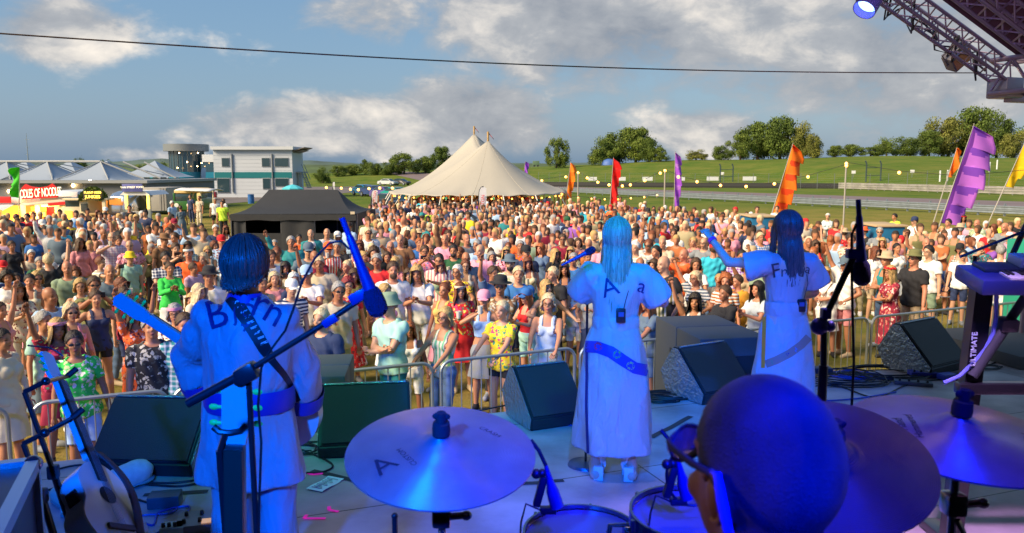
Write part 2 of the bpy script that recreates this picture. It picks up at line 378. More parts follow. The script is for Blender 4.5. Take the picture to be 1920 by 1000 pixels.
TR = [(1043, 257, 46, 313, 225, 'lone rounded tree standing apart on the grass left of the red flag', 1, 'tree'),
 (1128, 258, 62, 309, 228, 'left shoulder tree of the big clump above the red flag', 1, 'tree'),
 (1158, 240, 82, 309, 236, 'tall dark tree in the left middle of the big clump above the red flag', 0, 'tree'),
 (1192, 237, 84, 309, 232, 'tallest crown in the middle of the big clump above the red flag', 1, 'tree'),
 (1216, 256, 50, 308, 226, 'right crown of the big clump between red and purple flags', 0, 'tree'),
 (1238, 276, 36, 304, 222, 'low bush at the right end of the clump beside the thin purple flag', 1, 'bush'),
 (1305, 281, 44, 301, 225, 'small round olive tree alone on the ridge right of the thin purple flag', 2, 'tree'),
 (1352, 272, 46, 301, 225, 'low bushy tree at the left foot of the ridge wood', 0, 'tree'),
 (1388, 250, 62, 301, 230, 'mid height tree in the left of the ridge wood', 1, 'tree'),
 (1420, 224, 92, 300, 238, 'broad tall tree at the left peak of the ridge wood', 0, 'tree'),
 (1462, 217, 92, 298, 234, 'highest tree of the ridge wood left of the orange flag', 0, 'tree'),
 (1505, 229, 66, 298, 230, 'wispy edged tree above the tip of the orange flag', 2, 'tree'),
 (1524, 250, 40, 298, 226, 'thinner tree closing the right end of the ridge wood', 2, 'tree'),
 (1566, 272, 34, 296, 226, 'small bush in the gap right of the orange flag', 1, 'bush'),
 (1594, 269, 46, 295, 228, 'rounded bush behind the top of the bare lamp pole', 1, 'bush'),
 (1632, 275, 46, 294, 226, 'low hedge bush just right of the lamp pole', 0, 'bush'),
 (1662, 258, 48, 294, 230, 'hedge tree in front of which the ridge walkers sit, left one', 1, 'tree'),
 (1700, 256, 58, 294, 232, 'hedge tree above the two seated ridge watchers', 0, 'tree'),
 (1742, 243, 60, 294, 232, 'tree stepping up left of the highest right crown', 0, 'tree'),
 (1778, 215, 90, 294, 238, 'tall tree left of the big purple flag tip', 2, 'tree'),
 (1828, 198, 112, 294, 240, 'largest tree of all, behind the big purple flag', 0, 'tree'),
 (1868, 211, 80, 296, 236, 'tall crown just right of the big purple flag', 0, 'tree'),
 (1900, 244, 60, 300, 228, 'olive tree beside the yellow flag', 2, 'tree'),
 (830, 273, 48, 318, 220, 'tall tree rising beside the left slope of the cream tent', 0, 'tree'),
 (797, 291, 42, 318, 216, 'medium tree left of the tall one by the cream tent', 1, 'tree'),
 (758, 286, 66, 318, 214, 'broad round tree on the meadow above the blue dome tent', 1, 'tree'),
 (728, 304, 32, 319, 212, 'low bush at the left edge of the meadow trees', 0, 'bush'),
 (700, 303, 36, 320, 214, 'hedge bush above the dark parked car on the meadow', 1, 'bush'),
 (683, 298, 18, 318, 220, 'slim pointed tree poking above the meadow hedge', 0, 'tree'),
 (662, 308, 44, 324, 216, 'wide low hedge bush left of the slim pointed tree', 1, 'bush'),
 (634, 310, 34, 326, 212, 'hedge bush between the white building and the meadow', 1, 'bush'),
 (605, 313, 34, 333, 190, 'dark round bush just right of the white building', 0, 'bush'),
 (300, 304, 46, 338, 120, 'green tree touching the left side of the round glass tower', 1, 'tree'),
 (268, 307, 44, 338, 122, 'green tree between the peaked pavilion and the glass tower', 1, 'tree'),
 (196, 296, 36, 330, 100, 'tree top showing over the ridge of the peaked pavilion, right one', 1, 'tree'),
 (150, 295, 34, 330, 100, 'tree top showing over the ridge of the peaked pavilion, left one', 0, 'tree')]
for i, a in enumerate(TR):
 tree(a[0], a[1], a[2], a[3], a[4], a[5], a[6], a[7], 'bush' if a[7] == 'bush' else 'broadleaf_tree', 'trees and bushes along the skyline', i)
# ------------------------------------------------------------------ guard rail, tyre wall, far barrier, ad boards
STEEL = mat('galvanised_steel', (.25, .29, .32), .5, .5, var=.15, vscale=3)
def rail_line(p0, p1, name, label, n, h=.85, m=STEEL, postm=None, rows=(.35, .65), zf=None):
 p0 = Vector(p0); p1 = Vector(p1); t = thing(name, p0, label, 'guard rail'); d = (p1-p0).normalized(); nrm = Vector((d.y, -d.x, 0))
 if nrm.y > 0: nrm = -nrm
 for r_ in rows:
  b = MB()
  prof = [(.0, -.15), (.05, -.12), (.05, -.06), (.0, 0), (.05, .06), (.05, .12), (.0, .15)]
  for i in range(n):       # lapped lengths
   a = p0.lerp(p1, i/n)+nrm*(.01*(i % 2)); c = p0.lerp(p1, (i+1.04)/n)+nrm*(.01*(i % 2))
   vs = []
   for q in (a, c):
    for (o, z) in prof: vs.append((q.x+nrm.x*o, q.y+nrm.y*o, q.z+r_*h+z))
   b.add(vs, [(k, k+1, k+8, k+7) for k in range(6)])
  b.build('rail', m, t)
 for i in range(n+1):
  a = p0.lerp(p1, i/n)
  b = MB(); b.box((a.x-nrm.x*.1, a.y-nrm.y*.1, a.z+h*.47), (.12, .12, h)); b.build('post', postm or m, t)
 return t
a0, a1 = ext(G(1060, 362.5), G(1920, 408), -.25, 1.1)
rail_line(a0, a1, 'guard_rail', 'long galvanised crash barrier between the crowd field and the near edge of the track', 44, .95)
a0 = G(1572, 355); a1 = ext(G(1572, 355), G(1920, 367), 0, 1.1)[1]
rail_line(a0, a1, 'guard_rail', 'far crash barrier on the right beyond the track, starting where the tyre wall ends', 22, 1.15, mat('weathered_rail', (.36, .34, .32), .6, .3, var=.3, vscale=1.), rows=(.25, .55, .85))
t = thing('tyre_wall', G(1300, 351.5), 'low black tyre wall running along the far edge of the track', 'tyre wall')
RUB = mat('rubber', (.025, .025, .027), .7)
b = MB(); A = G(905, 349.5); B = G(1572, 354)
for i in range(160):
 p = A.lerp(B, i/160)
 b.lathe([(.18, -.1), (.34, -.1), (.36, .32), (.30, .36), (.36, .4), (.36, .78), (.3, .82), (.15, .8)], (p.x, p.y, .1), seg=8)
b.build('tyres', RUB, t); b = MB()
for i in range(40):
 p = A.lerp(B, i/40); q = A.lerp(B, (i+1)/40); b.box(((p.x+q.x)/2, (p.y+q.y)/2-.35, .52), ((q-p).length, .03, .5), Matrix.Rotation(math.atan2((q-p).y, (q-p).x), 3, 'Z'))
b.build('conveyor_band', mat('black_band', (.03, .03, .032), .6), t)
WB = mat('white_board', (.7, .72, .75), .6)
for i, (px, py, wpx) in enumerate([(1111, 337, 16), (1165, 337, 16), (1214, 337, 19), (1275, 337, 18), (1336, 338, 22), (1405, 338.5, 25)]):
 p = GH(px, 342, 140); t = thing('advert_board', p, ['blank white advert board behind the orange flag', 'blank white advert board by the foot of the red flag', 'third blank white board along the tyre wall, right of the red flag', 'blank white advert board behind the thin purple flag', 'blank white advert board right of the thin purple flag', 'rightmost blank white board along the tyre wall'][i], 'board', 'white boards behind the tyre wall')
 ww = wpx/FPX*p.y; b = MB(); b.box((p.x, p.y, p.z+.75), (ww, .05, .8)); b.build('panel', WB, t)
 for s in (-1, 1): b = MB(); b.box((p.x+s*ww*.4, p.y+.08, p.z+.35), (.07, .07, 1.1)); b.build('leg', STEEL, t)
t = thing('mesh_fence', GH(1500, 348, 130), 'tall see-through wire safety fence on posts behind the far barrier', 'fence')
A = GH(1010, 346, 140); B = GH(1990, 357, 100); b = MB()
for i in range(34):
 p = A.lerp(B, i/33); z = hgt(p.x, p.y); pb = MB(); pb.box((p.x, p.y+1.2, z+1.3), (.07, .07, 2.7)); pb.build('post', mat('grey_post', (.22, .24, .24), .5, .5), t)
for k in range(7):
 b.tube([(p.x, p.y+1.2, hgt(p.x, p.y)+.3+k*.38) for p in [A.lerp(B, i/60) for i in range(61)]], .008, 3)
b.build('wires', mat('grey_wire', (.3, .32, .32), .5, .5), t)
for (px, lab) in ((1362, 'dark steel fence frame on the slope right of the thin purple flag'), (1637, 'curved dark fence gate post pair beyond the track, left of the big purple flag')):
 p = GH(px, 342, 140); t = thing('gate_frame', p, lab, 'gate')
 for s in (-1, 1):
  b = MB(); b.tube([(p.x+s*1.3, p.y, p.z), (p.x+s*1.3, p.y, p.z+3.2), (p.x+s*1.3-.25, p.y, p.z+3.8)], .13, 6); b.build('post', mat('dark_steel', (.06, .09, .1), .5, .4), t)
 b = MB(); b.tube([(p.x-1.3, p.y, p.z+1.2), (p.x+1.3, p.y, p.z+1.2)], .06, 6); b.tube([(p.x-1.3, p.y, p.z+2.6), (p.x+1.3, p.y, p.z+2.6)], .06, 6); b.build('crossbar', MAT['dark_steel'], t)
for i, (px, py) in enumerate([(1762, 341), (1776, 340), (1855, 323), (1869, 318)]):
 p = GH(px, py, 110); b = MB(); b.tube([p, p+Vector((0, 0, 1.8))], .13, 8); b.lathe([(.13, 1.8), (.09, 1.88), (.0, 1.9)], p, seg=8)
 tag(b.build('marker_post', WB, loc=p), ['white marker post, leftmost of four by the big purple flag', 'white marker post, second of four by the big purple flag', 'white marker post right of the big purple flag, lower one', 'white marker post farthest up the slope near the yellow flag'][i], 'post', 'white marker posts')
for i, (px, py, c) in enumerate([(1600, 328, (.8, .8, .8)), (1710, 327, (.8, .8, .82)), (1354, 329, (.75, .8, .85))]):
 p = GH(px, py+6, 110); t = thing('small_sign', p, ['small white square sign on a post by the lamp pole', 'small white square sign on a post left of the big purple flag', 'small pale sign on a post right of the thin purple flag'][i], 'sign')
 b = MB(); b.box((p.x, p.y, p.z+1.1), (.75, .04, .55)); b.build('plate', mat('sign%d' % i if 0 else 'sign_plate', c, .5), t); b = MB(); b.box((p.x, p.y+.05, p.z+.5), (.06, .06, 1.2)); b.build('post', STEEL, t)
# ------------------------------------------------------------------ buildings
GL = mat('tower_glass', (.02, .06, .09), .08, spec=.8, coat=.5); DG = mat('window_glass', (.03, .06, .075), .12, spec=.8)
CLAD = mat('white_cladding', (.50, .54, .60), .55, var=.04, vscale=.5); TEAL = mat('teal_band', (.0, .15, .17), .5); GREY = mat('grey_fascia', (.17, .19, .21), .5)
def rect(x0, x1, y0, y1, d):          # px rectangle at depth -> cx, cz, width, height
 a = W(x0, y1, d); c = W(x1, y0, d); return (a.x+c.x)/2, (a.z+c.z)/2, c.x-a.x, c.z-a.z
D = 97.
t = thing('office_building', (W(475, 362, D).x, D, 0), 'white clad two storey building with a teal band and small dark windows', 'building')
cx, cz, ww, hh = rect(403, 547, 279, 367, D); top = cz+hh/2
b = MB(); b.box((cx, D+2.5, top/2), (ww, 5, top)); 
b.build('wall', CLAD, t)
b = MB()
for z in np.arange(.5, top-.1, .45): b.box((cx, D-.004, z), (ww+.01, .02, .02))
b.build('panel_joint', mat('joint_grey', (.36, .39, .42), .6), t)
cx2, cz2, w2, h2 = rect(403, 546.5, 323, 334, D); b = MB(); b.box((cx2, D-.02, cz2), (w2+.06, .06, h2)); b.build('teal_band', TEAL, t)
b = MB(); cx3, cz3, w3, h3 = rect(397, 551, 275, 281, D); b.box((cx3, D+2.3, cz3), (w3, 5.6, h3)); b.build('roof', mat('roof_edge', (.55, .58, .62), .5), t)
b = MB(); p = W(547, 283, D); q = W(570, 277.5, D); b.poly([(p.x, p.z), (q.x, q.z+.1), (q.x, q.z+.03), (p.x, p.z-.12)], 4, Matrix.Translation((0, D+2.2, 0))); p = W(547, 285, D); q = W(563, 282, D); b.poly([(p.x, p.z), (q.x, q.z+.06), (q.x, q.z), (p.x, p.z-.1)], 3.4, Matrix.Translation((0, D+2.4, 0))); b.build('canopy_fin', mat('bronze_fin', (.2, .16, .12), .5, .3), t)
for (x0, x1, y0, y1, nm) in [(417, 429, 297, 312, 'window'), (492, 505, 297, 312, 'window'), (516, 540, 297, 312, 'window'), (517, 540, 335, 349, 'window'), (409, 430, 335, 361, 'door'), (494, 506, 335, 354, 'door')]:
 a = rect(x0, x1, y0, y1, D); b = MB(); b.box((a[0], D-.03, a[1]), (a[2]+.14, .08, a[3]+.14)); o = b.build(nm, mat('frame_grey', (.3, .32, .34), .5), t)
 b = MB(); b.box((a[0], D-.085, a[1]), (a[2], .04, a[3])); b.build('pane', DG, o)
for px in (435, 510):
 a = rect(px, px+2.5, 289, 361, D); b = MB(); b.tube([(a[0], D-.12, a[1]-a[3]/2), (a[0], D-.12, a[1]+a[3]/2)], .09, 8); b.build('downpipe', GREY, t)
t = thing('glass_tower', (W(350, 362, D+4).x, D+4, 0), 'round glazed tower with a wide grey drum roof left of the white building', 'building')
cT = W(350, 300, D+4); rT = 36/FPX*(D+4); zt = W(350, 271, D+4).z; zb = W(350, 284, D+4).z
b = MB(); b.lathe([(0, zt), (rT*1.1, zt), (rT*1.1, zb), (rT*.9, zb)], (cT.x, D+4, 0), seg=40, sy=1.); b.build('roof', GREY, t)
b = MB(); b.lathe([(rT*.84, .0), (rT*.84, zb+.02)], (cT.x, D+4, 0), seg=28); b.sm = False; b.build('curtain_wall', GL, t)
b = MB()
for k in range(22):
 a = 2*PI*k/22; x = cT.x+rT*.85*math.cos(a); y = D+4+rT*.85*math.sin(a); b.box((x, y, zb/2), (.06, .06, zb))
b.build('mullion', mat('mullion_grey', (.16, .19, .2), .4, .5), t)
zz = W(350, 329, D+4).z; b = MB(); b.lathe([(rT*.86, zz-.42), (rT*.9, zz-.42), (rT*.9, zz+.42), (rT*.86, zz+.42)], (cT.x, D+4, 0), seg=40); b.build('blue_band', mat('blue_band', (.0, .16, .27), .45), t)
b = MB(); b.lathe([(rT*.2, .2), (rT*.55, .2), (rT*.55, 1.4), (rT*.2, 1.4)], (cT.x+.4, D+3, 0), seg=16); b.build('lobby_panel', mat('orange_lobby', (.5, .16, .03), .6, emit=(1, .35, .05), estr=.25), t)
for (px, py) in [(336, 287), (371, 287), (351, 304), (378, 306), (333, 315), (370, 312)]:
 p = W(px, py, D+.9); b = MB(); b.sph(p, .07, seg=8, rings=6); b.build('downlight', mat('warm_bulb', (1, .8, .5), .5, emit=(1, .62, .25), estr=14), t)
t = thing('link_block', (W(393, 362, D+2).x, D+2, 0), 'narrow glazed link between the round tower and the white building', 'building')
a = rect(379, 404, 290, 304, D+2); b = MB(); b.box((a[0], D+4, a[1]), (a[2], 4, a[3])); b.build('cladding', CLAD, t)
a = rect(379, 404, 304, 366, D+2); b = MB(); b.box((a[0], D+4.05, a[1]), (a[2], 3.9, a[3]+.3)); b.build('glazing', GL, t)
a = rect(379, 404, 323, 334, D+2); b = MB(); b.box((a[0], D+1.98, a[1]), (a[2], .08, a[3])); b.build('blue_band', MAT['blue_band'], t)
t = thing('fire_stair', W(562, 360, 99), 'pale external stair and balcony on the right end of the white building', 'stair')
a = rect(548, 566, 322, 325, 99); b = MB(); b.box((a[0], 100, a[1]), (a[2], 3, .18)); b.build('landing', mat('pale_concrete', (.4, .38, .34), .8), t)
b = MB()
for px in (550, 555, 560, 565): p = W(px, 324, 99); b.tube([(p.x, 98.8, 0), (p.x, 98.8, p.z)], .09, 6)
b.build('column', MAT['pale_concrete'], t)
b = MB(); p = W(566, 324, 99); q = W(578, 352, 99)
for i in range(10): u = i/9; c = p.lerp(q, u); b.box((c.x, 99.5, c.z), (.36, 1.2, .1))
b.build('step', STEEL, t); b = MB()
for y in (98.9, 100.1): b.tube([(p.x, y, p.z+1), (q.x, y, q.z+1)], .04, 6); b.tube([(p.x, y, p.z+.1), (q.x, y, q.z+.1)], .05, 6)
b.build('handrail', STEEL, t)
D = 62.
t = thing('peaked_pavilion', (W(120, 390, D).x, D, 0), 'long grey hall with a row of pale fabric roof peaks behind the food stalls', 'building')
WH = mat('pvc_roof', (.30, .35, .42), .5, bump=.1, bscale=2)
zE = W(100, 341, D).z; x0 = W(-260, 341, D).x; x1 = W(274, 341, D).x
b = MB(); b.box(((x0+x1)/2, D+7, zE/2-.1), (x1-x0, 14, zE-.05)); b.build('wall', mat('grey_hall', (.14, .15, .17), .6, var=.1, vscale=.6), t)
b = MB(); b.box(((x0+x1)/2, D+6.9, zE), (x1-x0+.5, 14.6, .22)); b.build('gutter', mat('gutter_grey', (.28, .30, .32), .5), t)
zP = W(100, 305, D+7).z
for px in (-170, -80, 12, 88, 188):
 cx = W(px, 300, D+3).x; wd = 38/FPX*(D+3)*1.12; zPk = W(px, 306, D+3).z
 b = MB()
 def f(u, v, cx=cx, wd=wd, zPk=zPk):
  a = 2*PI*u; k = v; sq = max(abs(math.cos(a)), abs(math.sin(a))); r = k/sq
  return (cx+wd*1.25*r*math.cos(a), D+3+3.0*r*math.sin(a), zE+.12+(zPk-zE)*(1-k)**1.35)
 b.grid(f, 32, 10); b.build('roof_peak', WH, t)
 b = MB(); b.grid(lambda u, v, f=f: tuple(Vector(f(u, v))+Vector((1.3, 7, .15))), 32, 10); b.build('roof_peak', WH, t)
b = MB()
zr = W(80, 303, D+3).z
b.tube([(x0, D+3, zr), (W(188, 303, D+3).x, D+3, zr)], .09, 8)
for px in (-170, -80, 12, 88, 188):
 cx = W(px, 300, D+3).x
 for s in (-1, 1):
  for dy in (-2.9, 3): b.tube([(cx, D+3, zr), (cx+s*2.0, D+3+dy, zE+.15)], .045, 6)
  b.tube([(cx, D+3, zr), (cx+s*2.6+1.2, D+9, zE+.2)], .04, 6)
p = W(188, 303, D+3); q = W(270, 338, D+3)
for dy in (0, 2.5, 5): b.tube([(p.x+dy*.25, D+3+dy, zr), (q.x+dy*.1, D+3+dy, zE+.2)], .07, 6)
b.build('roof_truss', mat('truss_grey', (.33, .34, .34), .5), t)
for (px, py) in [(137, 348), (169, 340), (17, 359)]:
 p = W(px, py, D-.25); b = MB(); b.sph(p, .13, seg=8, rings=6); b.build('wall_lamp', MAT['warm_bulb'], t)
t = thing('cabin', W(290, 395, 60), 'beige site cabin with a small window right of the grey hall', 'cabin')
a = rect(264, 312, 352, 396, 60); b = MB(); b.bbox((a[0], 61.5, a[1]), (a[2], 3, a[3]), .05); b.build('body', mat('beige_cabin', (.36, .34, .31), .6, var=.05), t)
a = rect(275, 284, 361, 368, 60); b = MB(); b.box((a[0], 59.98, a[1]), (a[2], .06, a[3])); b.build('window', DG, t)
b = MB()
for px in (300, 305, 310): a = rect(px, px+1.4, 353, 395, 60); b.box((a[0], 59.96, a[1]), (a[2], .06, a[3]))
b.build('rib', mat('rib_grey', (.26, .25, .24), .6), t)
b = MB(); p = W(54, 318, 260); b.tube([(p.x, 260, 0), (p.x, 260, W(54, 250, 260).z)], [.25, .06], 6)
for k in range(3): z = W(54, 262+k*14, 260).z; b.tube([(p.x-.8, 260, z), (p.x+.8, 260, z)], .04, 4)
tag(b.build('radio_mast', STEEL, loc=(p.x, 260, 0)), 'thin radio mast on the skyline behind the pale roof peaks', 'mast')
# ================================================================== TENT, GAZEBO, FLAGS, STALLS, VEHICLES
BULB = mat('festoon_bulb', (1, .75, .4), .5, emit=(1, .36, .05), estr=4)
WOOD = mat('pale_wood', (.42, .27, .11), .6, var=.15)
ROPE = mat('white_strap', (.7, .68, .6), .6)
CAN = mat('cream_canvas', (.40, .375, .32), .75, bump=.5, bscale=1.6, var=.03, vscale=.6)
t = thing('pole_tent', (-2, 56, 0), 'large cream pole tent with pointed peaks and open sides beyond the crowd', 'tent')
TC = Vector((-2.1, 56, 0)); HX, HY = 5.6, 13.5; ZE = 2.0
pk = [(915, 265, 47.), (889, 252, 56.), (872, 283, 65.)]
PKS = []
for (px, py, d) in pk: q = W(px, py, d); PKS.append(q)
def tent_pt(u, v):
 a = 2*PI*u; ca, sa = math.cos(a), math.sin(a); k = (abs(ca)**3.2+abs(sa)**3.2)**(-1/3.2)
 o = Vector((TC.x+HX*k*ca, TC.y+HY*k*sa))
 yy = min(max(o.y*.86+TC.y*.14, 47), 65); 
 xr = interp(yy, [p.y for p in PKS], [p.x for p in PKS])
 zr = interp(yy, [p.y for p in PKS], [p.z for p in PKS]); base = ZE+(zr-ZE)*.80; dmin = min(abs(yy-p.y) for p in PKS)
 zr = base+(zr-base)*math.exp(-dmin/1.6)
 p = Vector((xr, yy)).lerp(o, v); sc_ = .12*math.sin(a*14)**2*v**6
 zz = ZE+(zr-ZE)*(1-v)**1.42-sc_*.6
 return (p.x, p.y, zz)
b = MB(); b.grid(tent_pt, 168, 22); o = b.build('canopy', CAN, t); sm = o.modifiers.new('s', 'SOLIDIFY'); sm.thickness = .03
b = MB()
for k in range(12):
 u = k/12; b.tube([Vector(tent_pt(u, v))+Vector((0, 0, .012)) for v in np.linspace(.02, .99, 14)], .028, 4)
b.build('seam', mat('seam_canvas', (.40, .36, .28), .8), t)
for p in PKS:
 b = MB(); b.tube([(p.x, p.y, 0), (p.x, p.y, p.z+.55)], .06, 8); b.build('king_pole', WOOD, t)
 b = MB(); b.grid(lambda u, v, p=p: (p.x+u*.34, p.y+.05*math.sin(u*7), p.z+.5-u*.4+(v-.5)*.09*(1-u*.6)), 8, 2); b.build('pennant', mat('dark_red_cloth', (.25, .04, .06), .8), t)
for k in range(22):
 a = 2*PI*(k+.5)/22; ca, sa = math.cos(a), math.sin(a); kk = (abs(ca)**3.2+abs(sa)**3.2)**(-1/3.2)
 x, y = TC.x+HX*kk*ca, TC.y+HY*kk*sa
 b = MB(); b.tube([(x*1-.12*ca, y-.12*sa, 0), (x-.1*ca, y-.1*sa, ZE)], .045, 6); b.build('side_pole', WOOD, t)
 b = MB(); b.tube([(x, y, ZE-.02), (x+1.25*ca*kk**0, y+1.25*sa, .05)], .03, 5); b.build('guy_strap', ROPE, t)
 for m_ in (0, .33, .66):
  a2 = a+2*PI/22*m_; c2, s2 = math.cos(a2), math.sin(a2); k2 = (abs(c2)**3.2+abs(s2)**3.2)**(-1/3.2)
  b = MB(); b.sph((TC.x+(HX-.25)*k2*c2, TC.y+(HY-.25)*k2*s2, ZE-.16-.05*math.sin(m_*3.1)), .045, seg=8, rings=6); b.build('bulb', BULB, t)
lamp('tent_glow', 'POINT', (-2, 50, 2.3), 260, (1, .5, .18), shadow_soft_size=.4); lamp('tent_glow', 'POINT', (-2, 60, 2.6), 260, (1, .5, .18), shadow_soft_size=.4)
D = 31.
BLK = mat('black_canvas', (.024, .026, .031), .75, bump=.25, bscale=5, var=.1, vscale=2)
xl = W(432, 408, D).x; xr = W(668, 404, D).x; zE = W(500, 402, D).z; zv = W(500, 413, D).z; zR = W(570, 356, D).z
t = thing('black_gazebo', ((xl+xr)/2, D+2, 0), 'black marquee with hipped roof and two dark openings behind the crowd', 'gazebo')
r0 = W(503, 356, D+2).x; r1 = W(632, 356, D+2).x; zR = W(570, 356, D+2).z; yb = D+4.2
b = MB()
def roofq(a, c, e, f):   # sagging quad a(bottom-left) c(bottom-right) e(top-right) f(top-left)
 a, c, e, f = map(Vector, (a, c, e, f))
 b.grid(lambda u, v: tuple(a.lerp(c, u).lerp(f.lerp(e, u), v)-Vector((0, 0, .22*math.sin(PI*v)*(1-.2*math.sin(PI*u))))), 16, 10)
A0, A1, B0, B1 = (xl, D, zE), (xr, D, zE+.02), (xl, yb, zE), (xr, yb, zE); R0, R1 = (r0, D+2.1, zR), (r1, D+2.1, zR)
roofq(A0, A1, R1, R0); roofq(B1, B0, R0, R1); roofq(A1, B1, R1, R1); roofq(B0, A0, R0, R0); b.build('roof', BLK, t)
b = MB(); n = 14
for (p, q) in ((A0, A1), (A1, B1), (B1, B0), (B0, A0)):
 b.grid(lambda u, v, p=p, q=q: (p[0]+(q[0]-p[0])*u, p[1]+(q[1]-p[1])*u-(.02 if p is A0 else 0), p[2]-(.24+.02*math.sin(u*22))*v), 24, 1)
b.build('valance', BLK, t)
def wallp(x0, x1, y, nm='side_wall', z1=None):
 b = MB(); b.grid(lambda u, v: (x0+(x1-x0)*u, y+.03*math.sin(u*9+x0), (z1 or zE-.05)*v), 10, 4); b.build(nm, BLK, t)
X = lambda px: W(px, 440, D).x
wallp(X(434), X(461), D+.05); wallp(X(527), X(589), D+.05); wallp(X(652), X(667), D+.05); wallp(xl, xr, yb-.05)
for x in (xl+.03, xr-.03):
 b = MB(); b.grid(lambda u, v: (x, D+4.2*u, (zE-.05)*v), 6, 3); b.build('side_wall', BLK, t)
b = MB(); b.grid(lambda u, v: (X(461)+(X(527)-X(461))*u, D+.05, .9*v), 4, 2); b.build('side_wall', BLK, t)
b = MB(); b.grid(lambda u, v: (X(589)+(X(652)-X(589))*u, D+.05, .9*v), 4, 2); b.build('side_wall', BLK, t)
for x in (xl, X(527), X(589), xr):
 for y in (D+.1, yb): b = MB(); b.box((x, y, zE/2), (.06, .06, zE)); b.build('leg', mat('grey_leg', (.2, .2, .21), .4, .6), t)
a = rect(657, 665, 397, 402, D-.04); b = MB(); b.box((a[0], D-.04, a[1]), (a[2], .01, a[3])); b.build('logo_patch', mat('patch', (.6, .5, .35), .6), t)
# ---- flags
def cloth(name, col=0, tr=.35):
 if name in MAT: return MAT[name]
 m = mat(name, col, .75, var=.1, vscale=1.5); t_ = m.node_tree; bs = t_.nodes['Principled BSDF']; o_ = t_.nodes['Material Output']
 tl = t_.nodes.new('ShaderNodeBsdfTranslucent'); tl.inputs[0].default_value = (*[min(1, c*1.2) for c in col], 1); mx = t_.nodes.new('ShaderNodeMixShader'); mx.inputs[0].default_value = tr
 t_.links.new(bs.outputs[0], mx.inputs[1]); t_.links.new(tl.outputs[0], mx.inputs[2]); t_.links.new(mx.outputs[0], o_.inputs[0]); return m
FP = mat('flag_pole', (.35, .33, .3), .4)
def tier_flag(base, top, wpx, d, tiers, mats, label, sleeve=None, shape=None, grounded=None, curl=0., name='feather_flag'):
 A = W(base[0], base[1], d); B = W(top[0], top[1], d); wd = wpx/FPX*d; dirv = (B-A)
 gx = A-dirv*(A.z/dirv.z) if dirv.z > 0 else A
 t = thing(name, (gx.x, gx.y, 0), label, 'flag', 'tall scalloped festival flags')
 b = MB(); b.tube([gx, A, B+dirv*.03], [.035, .03, .012], 6); b.build('pole', FP, t)
 nU, nV = 12, tiers*10
 def wid(v):
  s = (1-v)*tiers; fr = s-math.floor(s) if v > 0 else 1.
  env = interp(v, [0, .1, .5, .85, .94, 1], shape or [.75, .8, .9, 1.0, .8, .02])
  return env*(.84+.20*fr**.8)
 b = MB(); perp = Vector((1, 0, 0))
 def f(u, v):
  p = A+dirv*v; w_ = wd*wid(v)
  s = (1-v)*tiers; fr = s-math.floor(s)
  return (p.x+w_*u, p.y+.22*u*math.sin(v*9+u*4+top[0]), p.z-.14*w_*u*1.2-.12*w_*u*fr)
 b.grid(f, nU, nV)
 for j in range(nV):
  for i in range(nU):
   v = (j+.5)/nV; u = (i+.5)/nU; s = (1-v)*tiers; fr = s-math.floor(s); ti = int(s)
   e = ((u-.5)/.55)**2+((fr-.05)/.34)**2 < 1
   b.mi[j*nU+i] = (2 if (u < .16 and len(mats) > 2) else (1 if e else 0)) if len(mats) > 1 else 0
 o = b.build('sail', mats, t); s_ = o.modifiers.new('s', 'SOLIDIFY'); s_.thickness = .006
 return t
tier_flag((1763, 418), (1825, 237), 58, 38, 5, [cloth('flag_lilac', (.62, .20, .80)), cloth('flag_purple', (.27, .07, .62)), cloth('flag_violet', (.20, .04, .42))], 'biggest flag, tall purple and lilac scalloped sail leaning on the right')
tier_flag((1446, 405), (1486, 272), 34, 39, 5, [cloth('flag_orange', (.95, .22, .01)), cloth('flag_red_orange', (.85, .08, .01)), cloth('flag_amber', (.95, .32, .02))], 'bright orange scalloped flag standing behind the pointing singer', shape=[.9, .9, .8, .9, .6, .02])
tier_flag((1061, 374), (1070, 305), 13, 52, 4, [cloth('flag_amber2', (.95, .30, .01)), cloth('flag_orange', 0)], 'small orange flag at the right corner of the cream tent')
tier_flag((1144, 382), (1150, 297), 16, 50, 5, [cloth('flag_red', (.85, .01, .01)), cloth('flag_red2', (.75, .02, .02))], 'bright red scalloped flag between the cream tent and the tree clump')
tier_flag((1264, 388), (1266, 286), 14, 50, 5, [cloth('flag_purple2', (.40, .10, .72)), cloth('flag_lilac2', (.52, .22, .75))], 'thin purple flag standing alone in front of the track')
tier_flag((1777, 332), (1794, 278), 14, 46, 3, [MAT['flag_orange']], 'small orange flag partly hidden behind the biggest purple flag')
tier_flag((1884, 350), (1926, 257), 26, 44, 5, [cloth('flag_yellow', (.90, .62, .01))], 'yellow flag at the right edge below the stage roof')
tier_flag((36, 372), (37, 314), -18, 42, 3, [cloth('flag_green', (.08, .65, .04))], 'lime green flag beside the noodle stall')
tier_flag((982, 330), (985, 303), 8, 72, 2, [MAT['flag_purple2']], 'tiny purple flag tip behind the right slope of the cream tent')
WHC = cloth('flag_white', (.85, .85, .88), .3); NAV = cloth('flag_navy', (.05, .12, .25), .2); TQ = cloth('flag_turq', (.0, .45, .45), .3)
RED = mat('red_letters', (.65, .01, .06), .6)
